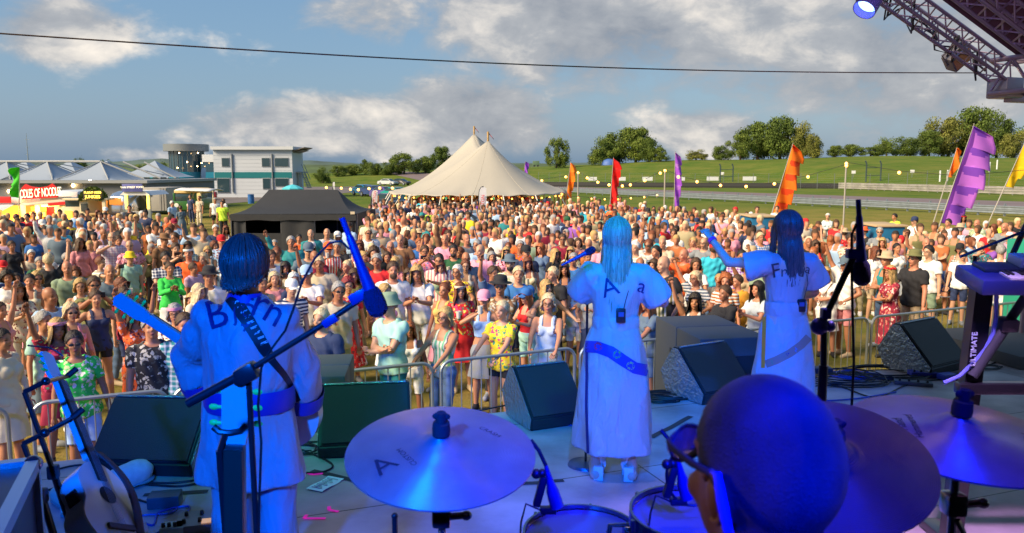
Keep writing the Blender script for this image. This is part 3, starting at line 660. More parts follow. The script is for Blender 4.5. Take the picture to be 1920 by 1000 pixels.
def blade(px, top, bot, wpx, d, m, label, txt=None, lean=0.):
 A = W(px, bot, d); B = W(px+lean, top, d); wd = wpx/FPX*d; H = B.z-A.z
 t = thing('blade_banner', (A.x, d, 0), label, 'banner', 'tall blade banners')
 L_ = B.x-A.x
 def edge(v): return A.x+L_*v
 arc = [Vector((edge(v)+(wd*.55*(max(0, v-.8)/.2)**2), d, A.z+H*(v if v < .8 else .8+.2*math.sin((v-.8)/.2*PI/2)))) for v in np.linspace(0, 1, 16)]
 b = MB(); b.tube([(A.x, d, 0)]+arc, .03, 6); b.build('pole', mat('black_pole', (.02, .02, .025), .4), t)
 b = MB(); b.grid(lambda u, v: (lambda p: (p.x+(A.x+wd+L_*v-p.x)*u if v < .8 else p.x+(A.x+wd+L_*v-p.x)*u*(1-(v-.8)/.2*.15), d-.01+.03*math.sin(v*6), p.z-u*.25*wd*(v > .8)))(arc[min(15, int(round(v*15)))]), 6, 15)
 b.build('sail', m, t)
 if txt:
  M = frameM(Vector((A.x+wd*.55+L_*.45, d-.09, A.z+H*.42)), Vector((L_/H, 0, 1)), (-1, 0, 0))
  sign_text('lettering', txt, wd*.62, M, RED, t)
  vs, fs = text_mb('|', .1); 
blade(896, 350, 418, 14, 36, WHC, 'white blade banner with red vertical letters in front of the cream tent', 'THRUXTON', lean=3)
blade(695, 356, 392, 11, 42, WHC, 'smaller white blade banner with red letters right of the black marquee', 'THRUXTON', lean=3)
blade(624, 341, 366, 4, 62, WHC, 'slim white blade banner just above the black marquee roof')
blade(375, 314, 352, 9, 78, NAV, 'dark blue and grey blade banner before the glass tower', lean=3)
blade(280, 317, 345, 6, 80, TQ, 'turquoise blade banner left of the glass tower'); blade(311, 317, 340, 4, 80, WHC, 'slim pale blade banner at the left foot of the glass tower')
# ---- festoon lights on poles (right side)
for i, (px, top, d) in enumerate([(1084, 322, 56), (1247, 318, 50), (1587, 303, 44)]):
 p = W(px, top, d); b = MB(); b.tube([(p.x, d, 0), (p.x, d, p.z)], .045, 7); 
 tag(b.build('light_pole', FP, loc=(p.x, d, 0)), ['short light pole just right of the small orange flag', 'thin light pole left of the thin purple flag', 'tall light pole left of the far crash barrier'][i], 'pole', 'light poles')
STR = [([(1016, 339, 58), (1061, 332, 57), (1084, 324, 56), (1101, 334, 54), (1121, 342, 53), (1142, 347, 52), (1167, 349, 52), (1182, 347, 51), (1209, 339, 51), (1238, 325, 50)], 'upper string of warm bulbs between the small orange flag and the thin light pole'),
       ([(1247, 320, 50), (1272, 332, 49), (1307, 341, 48), (1351, 348, 48), (1399, 350, 47), (1452, 345, 46), (1515, 332, 45), (1587, 311, 44)], 'long string of warm bulbs sagging from the thin purple flag to the tall light pole'),
       ([(1587, 307, 44), (1686, 324, 42), (1801, 333, 40), (1925, 322, 38)], 'string of bulbs from the tall light pole to the right edge'),
       ([(1052, 371, 54), (1084, 371, 52), (1109, 373, 51), (1134, 374, 50), (1159, 374, 50), (1183, 372, 49), (1208, 370, 48), (1232, 366, 48)], 'low string of small bulbs over the far crowd right of the tent'),
       ([(612, 352, 55), (640, 353, 55), (657, 355, 54), (672, 356, 54), (692, 354, 53), (712, 353, 53), (736, 353, 52), (760, 360, 48)], 'string of bulbs between the black marquee and the cream tent')]
for pts, lab in STR:
 P_ = [W(*q) for q in pts]; t = thing('festoon_string', (P_[0].x, P_[0].y, 0), lab, 'string lights', 'festoon light strings')
 b = MB(); b.tube([p+Vector((0, 0, .08)) for p in P_], .012, 4); b.build('cable', mat('black_cable', (.02, .02, .02), .6), t)
 for p in P_: b = MB(); b.sph(p, .085 if 'low' not in lab else .05, seg=8, rings=6); b.build('bulb', BULB, t)
# ---- food stalls
def stall_box(name, x0, x1, y0, y1, d, dep, m, t, bev=.04):
 a = rect(x0, x1, y0, y1, d); b = MB(); b.bbox((a[0], d+dep/2, a[1]), (a[2], dep, a[3]), bev); return b.build(name, m, t)
RS = mat('red_sign', (.72, .012, .012), .5); CRM = mat('cream_paint', (.68, .58, .38), .5); GLOW = mat('lit_menu', (.9, .35, .05), .6, emit=(1, .30, .02), estr=2.2); GLY = mat('lit_yellow', (.9, .6, .1), .6, emit=(1, .6, .06), estr=2.6)
LETW = mat('white_letters', (.95, .9, .7), .5, emit=(1, .85, .5), estr=.7)
D = 44.
t = thing('noodle_stall', (W(75, 430, D).x, D, 0), 'cream noodle trailer with a big red pagoda shaped sign and glowing menu boards', 'food stall')
stall_box('body', 76, 108, 370, 388, D, 2.2, CRM, t); a = rect(40, 110, 425, 462, D); b = MB(); b.box((a[0], D+1.1, a[1]+0), (a[2], 2.2, a[3])); b.build('counter_base', mat('red_paint', (.5, .02, .02), .5), t)
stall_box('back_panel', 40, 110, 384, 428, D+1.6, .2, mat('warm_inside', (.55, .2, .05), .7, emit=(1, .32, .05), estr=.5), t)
a = rect(43, 108, 345, 372, D); x0 = a[0]-a[2]/2; x1 = a[0]+a[2]/2; z0 = a[1]-a[3]/2; z1 = a[1]+a[3]/2; hh = z1-z0
b = MB(); b.poly([(x0, z0-.05), (x1, z0+.05), (x1, z1-.22), (x1-.22, z1+.03), (x1-.5, z1-.13), (a[0], z1-.2), (x0+.5, z1-.13), (x0+.25, z1+.0), (x0, z1-.25)], .12, Matrix.Translation((0, D-.05, 0))); b.build('sign_board', RS, t)
sign_text('lettering', 'OODLES  OF  NOODLES', .35, frameM(Vector((a[0], D-.14, a[1]-.11)), (1, 0, .03), (0, 0, 1.35)), LETW, t, spacing=.8)
for ob in t.children:
 if ob.name.startswith('lettering'):
  for v in ob.data.vertices: v.co.z = (v.co.z-(a[1]-.11))*1.9+(a[1]-.11); v.co.x = (v.co.x-(a[0]-t.location.x))*.78+(a[0]-t.location.x)
for (x0_, x1_, y0_, y1_, m_) in [(58, 86, 388, 396, GLOW), (56, 84, 398, 406, GLY), (88, 102, 386, 408, RS), (60, 84, 409, 416, GLOW), (22, 38, 386, 404, GLOW), (24, 36, 407, 416, GLY), (58, 100, 418, 423, GLOW)]:
 stall_box('menu_board', x0_, x1_, y0_, y1_, D+1.2, .05, m_, t, .01)
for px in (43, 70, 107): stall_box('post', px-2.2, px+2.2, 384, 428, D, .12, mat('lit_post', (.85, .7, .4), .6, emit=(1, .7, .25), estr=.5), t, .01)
b = MB(); p0 = W(40, 382, D); p1 = W(122, 374, D); p2 = W(140, 381, D-1.6); p3 = W(46, 386, D-1.6); b.grid(lambda u, v: tuple(p0.lerp(p1, u).lerp(p3.lerp(p2, u), v)), 8, 3); o = b.build('awning', CRM, t); o.modifiers.new('s', 'SOLIDIFY').thickness = .04
b = MB(); p0 = W(90, 384, D-1.7); p1 = W(140, 379, D-1.7); b.box((p0+p1)/2, ((p1-p0).length, .04, .16), Matrix.Rotation(-math.atan2((p1-p0).z, (p1-p0).x), 3, 'Y')); b.build('awning_trim', RS, t)
lamp('stall_glow', 'POINT', W(75, 395, D-.3), 160, (1, .45, .12), shadow_soft_size=.3)
t = thing('snack_stall', (W(8, 430, D).x, D, 0), 'white food stall with a red sign cut by the left edge of the view', 'food stall')
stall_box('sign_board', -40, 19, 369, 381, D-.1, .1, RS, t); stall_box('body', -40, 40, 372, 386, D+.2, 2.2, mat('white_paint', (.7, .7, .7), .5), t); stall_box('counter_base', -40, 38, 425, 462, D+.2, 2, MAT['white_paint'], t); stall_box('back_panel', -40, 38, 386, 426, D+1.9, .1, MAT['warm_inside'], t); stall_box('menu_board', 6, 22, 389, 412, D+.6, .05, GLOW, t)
b = MB(); p0 = W(-40, 382, D+.2); p1 = W(30, 382, D+.2); b.grid(lambda u, v: (p0.x+(p1.x-p0.x)*u, D+.2-1.2*v, p0.z-.28*v-.05*math.sin(u*20)*v), 16, 3); b.build('awning', MAT['white_paint'], t)
t = thing('box_truck', (W(127, 430, D+2).x, D+2, 0), 'white box truck with a rounded roof between the noodle stall and the green dome stall', 'truck')
stall_box('box', 108, 147, 357, 425, D+1.5, 2.4, mat('pale_truck', (.55, .6, .66), .4), t, .28); stall_box('side_panel', 127, 144, 361, 372, D+1.42, .05, MAT['white_paint'], t, .01)
for px in (114, 140):
 b = MB(); p = W(px, 440, D+1.5); b.lathe([(0, -.12), (.42, -.12), (.42, .12), (0, .12)], (p.x, D+1.5, .42), Matrix.Rotation(PI/2, 3, 'X'), 20); b.build('wheel', RUB, t)
D = 42.
t = thing('hedge_sign_stall', (W(170, 430, D).x, D, 0), 'cream horsebox bar with a leafy green dome and a glowing yellow letter sign', 'food stall')
c = W(170, 376, D); rx = 25/FPX*D
b = MB(); rr_ = random.Random(4)
for k in range(2600):
 a = rr_.uniform(0, PI); r_ = rx*(1-rr_.random()**2*.2); q = Vector((c.x+r_*math.cos(a)*rr_.uniform(.0, 1)**.3, D+rr_.uniform(-.05, .6), c.z+r_*1.0*math.sin(a)*rr_.uniform(0, 1)**.4)); s = .07
 x = Vector((rr_.gauss(0, 1), rr_.gauss(0, 1), rr_.gauss(0, 1))).normalized(); y = x.orthogonal().normalized(); b.add([q-x*s, q+y*s*.6, q+x*s, q-y*s*.6], [(0, 1, 2, 3)])
b.build('foliage_dome', LEAF[1], t)
stall_box('sign_back', 156, 191, 358, 374, D-.1, .06, mat('dark_board', (.03, .03, .02), .8), t, .01)
for k, (tx, py, sz) in enumerate((('PLANT HERB', 361.5, .155), ('JUNKIES', 369.5, .22))):
 p = W(173.5, py, D-.16); sign_text('lettering', tx, sz, frameM(p, (1, 0, 0), (0, 0, 1)), GLY, t)
stall_box('body', 119, 150, 388, 440, D+.2, 2.2, CRM, t); stall_box('window', 122, 147, 371, 388, D+.25, 2., DG, t); stall_box('roof', 117, 200, 372, 376, D, 2.6, CRM, t, .03); stall_box('body', 152, 165, 376, 440, D+.2, 2, CRM, t); stall_box('menu_board', 152, 163, 382, 397, D+.12, .05, mat('chalkboard', (.04, .05, .05), .8), t, .01)
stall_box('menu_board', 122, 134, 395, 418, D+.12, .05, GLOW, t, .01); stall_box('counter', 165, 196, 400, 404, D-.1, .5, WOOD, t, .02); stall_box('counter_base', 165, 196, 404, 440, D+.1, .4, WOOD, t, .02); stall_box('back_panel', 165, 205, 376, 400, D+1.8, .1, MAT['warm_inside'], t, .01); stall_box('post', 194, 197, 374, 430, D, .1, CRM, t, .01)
t = thing('silver_trailer', (W(215, 430, D+1).x, D+1, 0), 'rounded silver catering trailer right of the green dome stall', 'trailer')
a = rect(195, 245, 359, 425, D+1); b = MB()
def f(u, v):
 x = -1+2*u; prof = [(0, -1), (.3, -1), (.5, -.9), (.5, .3), (.42, .7), (.2, .95), (0, 1)]; k = interp(v, np.linspace(0, 1, 13), [0, .3, .5, .5, .42, .2, 0, -.2, -.42, -.5, -.5, -.3, 0]); z = interp(v, np.linspace(0, 1, 13), [-1, -1, -.9, .3, .7, .93, 1, .93, .7, .3, -.9, -1, -1])
 tp = (1-abs(x)**4)**.3 if abs(x) < 1 else 0
 return (a[0]+a[2]/2*x, D+2.1+2.1*k*-1*max(.3, tp), a[1]+a[3]/2*(z*max(.02, tp)*1 if z > 0 else z*.8))
b.grid(f, 24, 36); b.build('shell', mat('polished_alu', (.7, .72, .75), .22, .9), t)
stall_box('hatch', 205, 226, 372, 384, D+.85, .08, MAT['warm_inside'], t, .01)
for px in (207, 233): b = MB(); p = W(px, 440, D+1); b.lathe([(0, -.1), (.35, -.1), (.35, .1), (0, .1)], (p.x, D+1.1, .35), Matrix.Rotation(PI/2, 3, 'X'), 16); b.build('wheel', RUB, t)
t = thing('street_food_stall', (W(252, 430, D).x, D, 0), 'white canopy stall with a violet blue sign and yellow light strips on its posts', 'food stall')
stall_box('sign_board', 229, 266, 345, 360, D-.2, .08, mat('violet_sign', (.10, .11, .34), .5), t, .01); p = W(247.5, 351.5, D-.28); sign_text('lettering', 'THAI STREET FOOD', .135, frameM(p, (1, 0, 0.02), (0, 0, 1)), LETW, t)
b = MB(); a = rect(226, 282, 358, 366, D); b.poly([(a[0]-a[2]/2, a[1]-.12), (a[0]+a[2]/2, a[1]-.12), (a[0]+a[2]/2-.25, a[1]+.1), (a[0]-a[2]/2+.25, a[1]+.1)], 2.4, Matrix.Translation((0, D+1.1, 0))); b.build('roof', MAT['white_paint'], t)
for px in (236, 277): stall_box('light_strip', px-1.2, px+1.2, 366, 392, D-.15, .06, GLY, t, .01); stall_box('post', px+1.5, px+4, 364, 430, D, .1, STEEL, t, .01)
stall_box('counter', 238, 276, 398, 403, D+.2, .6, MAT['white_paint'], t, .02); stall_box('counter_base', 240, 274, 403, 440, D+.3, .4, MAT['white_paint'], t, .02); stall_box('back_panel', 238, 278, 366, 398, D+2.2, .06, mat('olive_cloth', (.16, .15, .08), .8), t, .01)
D = 55.
t = thing('vintage_truck', (W(345, 396, D).x, D, 0), 'vintage green truck with a cream rounded roof serving under a white awning', 'truck')
GRN = mat('racing_green', (.03, .14, .03), .35, coat=.4)
stall_box('body', 325, 366, 373, 394, D, 3.2, GRN, t, .12); stall_box('cab_roof', 324, 367, 354, 365, D-.05, 3.3, mat('warm_cream', (.72, .52, .22), .5), t, .28); stall_box('windscreen', 327, 358, 364, 377, D-.03, 3.0, DG, t, .05)
for px in (325.5, 359, 366): stall_box('pillar', px-1, px+1.6, 362, 376, D-.06, .12, GRN, t, .01)
for px in (331, 354): b = MB(); p = W(px, 385, D-.05); b.lathe([(0, -.06), (.14, -.04), (.15, .02), (0, .03)], p, Matrix.Rotation(PI/2, 3, 'X'), 14); b.build('headlight', mat('lamp_lens', (.8, .8, .75), .1), t)
for px in (330, 359): b = MB(); p = W(px, 394, D); b.lathe([(0, -.12), (.38, -.12), (.4, 0), (.38, .12), (0, .12)], (p.x, D+.15, .38), Matrix.Rotation(PI/2, 3, 'X'), 18); b.build('wheel', RUB, t)
b = MB(); p0 = W(352, 355, D+1); p1 = W(400, 358, D-.6); b.grid(lambda u, v: (p0.x+(p1.x-p0.x)*u, D-1.2+2.6*v, p0.z+(p1.z-p0.z)*u+.12*math.sin(PI*v)), 8, 6); o = b.build('awning', MAT['white_paint'], t); o.modifiers.new('s', 'SOLIDIFY').thickness = .05
for px in (376, 399): b = MB(); p = W(px, 358, D-1); b.tube([(p.x, D-1, 0), (p.x, D-1, p.z)], .05, 6); b.build('awning_pole', CRM, t)
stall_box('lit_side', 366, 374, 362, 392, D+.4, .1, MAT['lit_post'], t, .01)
# ---- cars
def make_car(col, nm):
 t = thing('parked_car', (0, 0, 0), '', 'car')
 prof = [(-2.1, .35), (-2.15, .62), (-2.0, .82), (-1.2, .92), (-.55, 1.38), (.75, 1.42), (1.55, 1.0), (2.05, .92), (2.15, .6), (2.1, .32)]
 b = MB(); n = len(prof)
 ws = [(.0, .80), (.25, .86), (.5, .87)]
 vs = []
 for s, inset in ((-.88, 1.), (-.80, 1.), (0, 1.03), (.80, 1.), (.88, 1.)):
  k = .93 if abs(s) > .85 else 1.
  for (x, z) in prof: yy = s*(1-.22*max(0, z-.9)/.5); vs.append((x*k, yy, .32+(z-.32)*k))
 fs = [(i*n+j, i*n+(j+1) % n, (i+1)*n+(j+1) % n, (i+1)*n+j) for i in range(4) for j in range(n)]
 fs += [tuple(range(n)), tuple(range(5*n-1, 4*n-1, -1))]
 b.add(vs, fs); b.build('body', col, t, world=False)
 b = MB()
 for s in (-1, 1): b.poly([(-1.0, .95), (-.5, 1.31), (.68, 1.35), (1.3, 1.0)], .02, Matrix.Translation((0, s*.825, 0)) @ Matrix.Shear('XZ', 4, (0, 0)) if 0 else Matrix.Translation((0, s*.80, 0)))
 b.add([(-1.22, -.66, .95), (-1.22, .66, .95), (-.6, .6, 1.36), (-.6, -.6, 1.36)], [(0, 1, 2, 3)]); b.add([(1.57, -.66, 1.02), (1.57, .66, 1.02), (.83, .6, 1.4), (.83, -.6, 1.4)], [(3, 2, 1, 0)])
 b.build('windows', DG, t, world=False)
 for x in (-1.3, 1.35):
  for s in (-1, 1):
   b = MB(); b.lathe([(.0, -.09), (.3, -.09), (.33, -.05), (.33, .09), (.2, .1)], (x, s*.83, .33), Matrix.Rotation(PI/2, 3, 'X'), 18); w_ = b.build('wheel', RUB, t, world=False)
   b = MB(); b.lathe([(.0, -.11), (.19, -.1), (.2, .1), (0, .11)], (x, s*.84, .33), Matrix.Rotation(PI/2, 3, 'X'), 10); b.build('rim', STEEL, w_, world=False)
 for s in (-1, 1): b = MB(); b.sph((-2.0, s*.62, .68), (.09, .16, .09), seg=8, rings=6); b.build('headlight', mat('lamp_lens', 0), t, world=False)
 return t
cars = [(712, 322, 215, 'darkest', 'dark green car parked high on the meadow beside the hedge', (.03, .06, .04), 2.9),
 (727, 338, 170, 'silver', 'silver car on the meadow slope below the blue dome tent', (.45, .47, .47), 2.7), (751, 338, 172, 'black', 'black car on the meadow slope next to the silver one', (.03, .03, .035), 2.7),
 (684, 355, 105, 'b', 'blue estate car at the left end of the row beside the cream tent', (.02, .22, .4), 2.3), (700, 353, 100, 'w', 'navy van like car with white flank in the row beside the cream tent', (.03, .05, .16), 2.3), (722, 354, 92, 'p', 'purple blue car in the middle of the row beside the cream tent', (.12, .08, .3), 2.3), (744, 352, 88, 'g', 'teal car tucked in beside the left edge of the cream tent', (.0, .28, .22), 2.3), (733, 366, 66, 'bk', 'dark estate car nearest the cream tent guy straps', (.03, .04, .05), 2.2),
 (290, 352, 100, 'w1', 'white car leftmost in the lot before the glass tower', (.55, .58, .6), 2.8), (305, 352, 98, 'w2', 'grey car second from left before the glass tower', (.3, .33, .35), .3), (322, 354, 94, 'w3', 'white hatchback under the round tower', (.6, .6, .62), .3), (338, 358, 88, 'bk2', 'black car with bright roof line behind the vintage truck', (.03, .03, .04), .3), (352, 356, 90, 'bl', 'pale blue car behind the cream truck roof', (.25, .35, .45), .3), (368, 357, 88, 'r', 'small red car behind the white awning', (.4, .03, .03), .3), (296, 362, 80, 'bl2', 'dark blue car nearest the beige cabin', (.04, .08, .2), .3), (312, 346, 108, 'bb', 'bright blue car at the back of the tower lot', (.03, .25, .6), .3), (312, 372, 74, 'r2', 'dark red car left of the vintage truck', (.3, .04, .05), 1.6)]
proto = None
for (px, py, d, k, lab, col, rz) in cars:
 cm = mat('car_paint_'+k, col, .3, .2, coat=.8)
 p = W(px, py, d); z = hgt(p.x, d)
 if proto is None: proto = make_car(cm, k); o = proto
 else:
  o = copy_tree(proto); 
 for ch in o.children:
  if ch.name.startswith('body'): ch.material_slots[0].link = 'OBJECT'; ch.material_slots[0].material = cm
 o.location = (p.x, d, z); o.rotation_euler = (0, 0, rz); tag(o, lab, 'car', 'parked cars'); MW[o] = Matrix.Translation(o.location)
def dome(px, py, d, r, m, lab):
 p = GH(px, py, d-25, d+30); t = thing('dome_tent', p, lab, 'tent'); b = MB(); b.grid(lambda u, v: (p.x+r*math.cos(2*PI*u)*math.cos(v*PI/2), p.y+r*math.sin(2*PI*u)*math.cos(v*PI/2), p.z-.1+r*.85*math.sin(v*PI/2)**.8), 20, 6); b.build('fly_sheet', m, t)
 b = MB(); 
 for a in (.3, 1.9): b.tube([(p.x+r*1.02*math.cos(a)*math.cos(s), p.y+r*1.02*math.sin(a)*math.cos(s), p.z-.08+r*.87*abs(math.sin(s))**.8) for s in np.linspace(0, PI, 15)], .03, 5)
 b.build('pole', STEEL, t)
dome(735, 324, 205, 1.9, mat('tent_blue', (.10, .38, .62), .6), 'pale blue dome tent pitched on the meadow under the round tree'); dome(1142, 309.5, 222, 2.2, mat('tent_navy', (.06, .14, .42), .6), 'dark blue dome tent half hidden under the tree clump above the red flag')
p = GH(1005, 313, 200); t = thing('utility_trailer', p, 'green box trailer parked on the ridge left of the lone tree', 'trailer'); b = MB(); b.bbox((p.x, p.y, p.z+1.35), (2.7, 2.5, 2.0), .1); b.build('box', mat('drab_green', (.10, .17, .10), .6), t)
for s in (-.7, .7): b = MB(); b.lathe([(0, -.1), (.4, -.1), (.4, .1), (0, .1)], (p.x+s, p.y-1.2, p.z+.4), Matrix.Rotation(PI/2, 3, 'X'), 14); b.build('wheel', RUB, t)
p = W(549, 362, 60); t = thing('parasol', (p.x, 60, 0), 'turquoise parasol over the ridge of the black marquee', 'parasol'); zt = W(549, 346, 60).z; b = MB(); b.lathe([(.02, zt), (.45, zt-.12), (.8, zt-.3), (.79, zt-.38)], (p.x, 60, 0), seg=8); b.sm = False; b.build('canopy', mat('turq_cloth', (.08, .5, .6), .7), t); b = MB(); b.tube([(p.x, 60, 0), (p.x, 60, zt)], .025, 6); b.build('pole', STEEL, t)
for (px, py, d, lab) in ((471, 382, 66, 'blue oil drum standing left behind the black marquee'),):
 p = G(px, py); t = thing('oil_drum', p, lab, 'drum'); b = MB(); b.lathe([(0, 0), (.29, 0), (.3, .3), (.32, .32), (.3, .34), (.3, .6), (.32, .62), (.3, .64), (.3, .9), (.31, .92), (.28, .9), (0, .89)], p, seg=20); b.build('shell', mat('drum_blue', (.03, .14, .42), .5), t)
BT = mat('tank_blue', (.01, .13, .27), .55, var=.15, vscale=3)
def tank(x0, x1, y0, y1, d, lab):
 a = rect(x0, x1, y0, y1, d); t = thing('blue_skip', (a[0], d, 0), lab, 'container'); z1 = a[1]+a[3]/2; b = MB(); b.bbox((a[0], d+.7, z1/2), (a[2], 1.4, z1), .05); b.build('body', BT, t)
 b = MB(); 
 for k in range(7): b.box((a[0]-a[2]/2+a[2]*(k+.5)/7, d-.015, z1*.45), (.06, .04, z1*.75))
 b.build('rib', BT, t); b = MB(); b.bbox((a[0], d+.7, z1+.03), (a[2]+.1, 1.5, .06), .02); b.build('lid', mat('plywood', (.5, .36, .2), .7), t)
tank(1643, 1699, 426, 466, 23, 'blue bin with plywood lid beside the person in baggy red trousers'); tank(1408, 1455, 408, 446, 27, 'blue bin behind the pointing singer, below the orange flag')
t = thing('portable_toilet', (W(1925, 620, 13.5).x, 14, 0), 'green plastic portable cabin cut by the right edge behind the keyboard', 'cabin')
a = rect(1940, 2007, 456, 640, 13.5); b = MB(); b.bbox((a[0]+.1, 14.1, 1.05), (a[2], 1.1, 2.1), .04); b.build('shell', mat('jade_plastic', (.02, .32, .2), .5), t); b = MB()
for k in range(4): b.box((a[0]-.2+k*.15, 13.53, 1.05), (.04, .03, 1.9))
b.build('rib', MAT['jade_plastic'], t); b = MB(); b.tube([W(1897, 500, 13.3), W(1897, 482, 13.3), W(1903, 478, 13.3), W(1960, 478, 13.3)], .03, 8); b.build('grab_rail', STEEL, t)
p = G(1788, 545); t = thing('beach_wagon', p, 'turquoise pull along cooler wagon with chunky wheels on the grass at right', 'wagon')
TQM = mat('turq_plastic', (.0, .33, .42), .45); x, y = p.x, p.y
b = MB(); b.bbox((x+.05, y+.3, .62), (.62, .42, .42), .04); b.bbox((x+.05, y+.3, .86), (.66, .46, .07), .02); b.build('cooler_body', TQM, t)
b = MB(); b.bbox((x, y+.3, .36), (.8, .4, .06), .02); b.build('tray', mat('wagon_red', (.4, .05, .03), .5), t)
for dx in (-.3, .32):
 for dy in (.02, .55):
  b = MB(); b.lathe([(.06, -.05), (.15, -.05), (.17, 0), (.15, .05), (.06, .05)], (x+dx, y+dy, .17), Matrix.Rotation(PI/2, 3, 'X'), 20); w_ = b.build('wheel', RUB, t); b = MB(); b.lathe([(0, -.055), (.09, -.055), (.09, .055), (0, .055)], (x+dx, y+dy, .17), Matrix.Rotation(PI/2, 3, 'X'), 14); b.build('rim', WB, w_)
b = MB(); b.tube([(x-.35, y+.3, .35), (x-.75, y+.25, .2), (x-.95, y+.25, .55)], .018, 6); b.build('handle', RUB, t)
b = MB(); b.bbox((x-.02, y+.3, .95), (.5, .35, .12), .04); tag(b.build('folded_towel', MAT['white_paint'], loc=(x, y+.3, .9)), 'crumpled white towel lying on the turquoise cooler wagon', 'towel')
# ================================================================== PEOPLE
def ik(S, Wt, l1, l2, pole):
 S = Vector(S); Wt = Vector(Wt); d = Wt-S; L_ = d.length
 if L_ > (l1+l2)*.995: Wt = S+d*((l1+l2)*.995/L_); d = Wt-S; L_ = d.length
 a = (l1*l1-l2*l2+L_*L_)/(2*L_); h = math.sqrt(max(0, l1*l1-a*a)); p = Vector(pole); n = d.normalized(); p = (p-n*p.dot(n)).normalized()
 return S+n*a+p*h, Wt
ARM = {   # wrist targets (right hand is -x when facing -y), elbow pole
 'stand': [((-.27, -.05, .84), (-.4, .6, -.2)), ((.27, -.05, .84), (.4, .6, -.2))],
 'clap': [((-.045, -.36, 1.27), (-.7, .1, -1)), ((.045, -.36, 1.25), (.7, .1, -1))],
 'crossed': [((.09, -.23, 1.17), (-1, .1, -.5)), ((-.09, -.245, 1.13), (1, .1, -.5))],
 'raise': [((-.33, -.14, 1.88), (-1, .2, -.2)), ((.22, -.2, 1.05), (.8, .4, -.4))],
 'raise2': [((-.26, -.05, 1.92), (-1, .2, 0)), ((.26, -.05, 1.92), (1, .2, 0))],
 'phone': [((-.06, -.42, 1.50), (-1, 0, -1)), ((.06, -.42, 1.50), (1, 0, -1))],
 'drink': [((-.16, -.30, 1.24), (-.8, .2, -1)), ((.27, -.05, .86), (.4, .6, -.2))],
 'sip': [((-.08, -.26, 1.46), (-1, .0, -.6)), ((.22, -.16, 1.02), (.8, .5, -.4))],
 'wave': [((-.46, -.12, 1.80), (-1, .3, -.4)), ((.27, -.05, .84), (.4, .6, -.2))],
 'hip': [((-.20, -.04, .96), (-1, .6, 0)), ((.14, -.30, 1.26), (.9, .1, -1))],
 'point': [((-.28, -.52, 1.50), (-.6, .2, -1)), ((.24, -.10, .95), (1, .5, 0))],
 'out': [((-.72, -.08, 1.46), (0, .3, -1)), ((.72, -.08, 1.46), (0, .3, -1))],
 'pockets': [((-.21, -.06, .93), (-1, .7, 0)), ((.21, -.06, .93), (1, .7, 0))],
 'lean': [((-.17, -.42, 1.08), (-1, .4, -.6)), ((.17, -.42, 1.08), (1, .4, -.6))],
 'dance': [((-.38, -.30, 1.22), (-1, .5, -.6)), ((.36, -.28, 1.12), (1, .5, -.6))],
 'seat': [((-.13, -.34, .64), (-1, .4, -.3)), ((.13, -.34, .64), (1, .4, -.3))],
}
def spec(sex, pose):
 F = sex == 'F'; seated = pose == 'seat'; leg = .5 if seated else 0
 sw = .165 if F else .19; dz = -.485 if seated else 0
 S = {'F': F, 'seated': seated, 'dz': dz, 'bones': [], 'prims': []}
 ctr = [(.86, .155, .105, 0), (.93, .178 if F else .168, .125, .005), (1.02, .155 if F else .163, .108, 0), (1.10, .128 if F else .158, .098, -.005), (1.2, .142 if F else .172, .108, -.005),
           (1.30, .158 if F else .188, .118, -.005), (1.39, .160 if F else .19, .10, .005), (1.435, .125 if F else .15, .08, .012), (1.475, .06, .055, .012)]
 S['torso'] = [(z+dz, rx, ry, y) for z, rx, ry, y in ctr]
 S['head'] = Vector((0, -.02, 1.63+dz))
 tw = {'dance': .03, 'drink': .015}.get(pose, 0)
 hips = [(-.09, 0, .92+dz), (.09, 0, .92+dz)]
 if seated: kn = [(-.13, -.42, .50), (.13, -.42, .50)]; an = [(-.13, -.42, .09), (.14, -.40, .09)]
 else:
  kn = [(-.10, -.02-tw*2, .50), (.10, -.01+tw, .50)]; an = [(-.12, .03+tw, .09), (.12, .03-tw, .09)]
  if pose == 'dance': kn[0] = (-.13, -.12, .52); an[0] = (-.16, .0, .10)
 B = S['bones']
 for s in (0, 1):
  B.append(('thigh', Vector(hips[s]), Vector(kn[s]), .085 if F else .08, .054)); B.append(('shin', Vector(kn[s]), Vector(an[s]), .055, .038))
  toe = Vector(an[s])+Vector((.02*(1 if s else -1), -.17, -.055)); B.append(('foot', Vector(an[s])+Vector((0, .03, -.05)), toe, .042, .032))
  sh = Vector(((1 if s else -1)*(sw-.012), .01, 1.40+dz))
  wt, pl = ARM[pose if pose in ARM else 'stand'][s]; wt = Vector(wt)
  if pose not in ('seat',): wt = wt+Vector((0, 0, dz))
  el, wt = ik(sh, wt, .285, .25, pl)
  B.append(('upper', sh, el, .048 if F else .056, .036 if F else .041)); B.append(('fore', el, wt, .037 if F else .042, .024 if F else .028))
  hd = (wt-el).normalized()
  if pose in ('stand', 'pockets'): hd = Vector((0, -.15, -1)).normalized()
  if pose == 'crossed': hd = Vector(((-1 if s else 1)*.9, .15, .25)).normalized()
  if pose in ('clap',): hd = (hd+Vector((0, -.2, .9))).normalized()
  if pose == 'lean': hd = Vector(((-.3 if s else .3), -.7, -.5)).normalized()
  B.append(('hand', wt, wt+hd*.075, .026, .03))
 return S
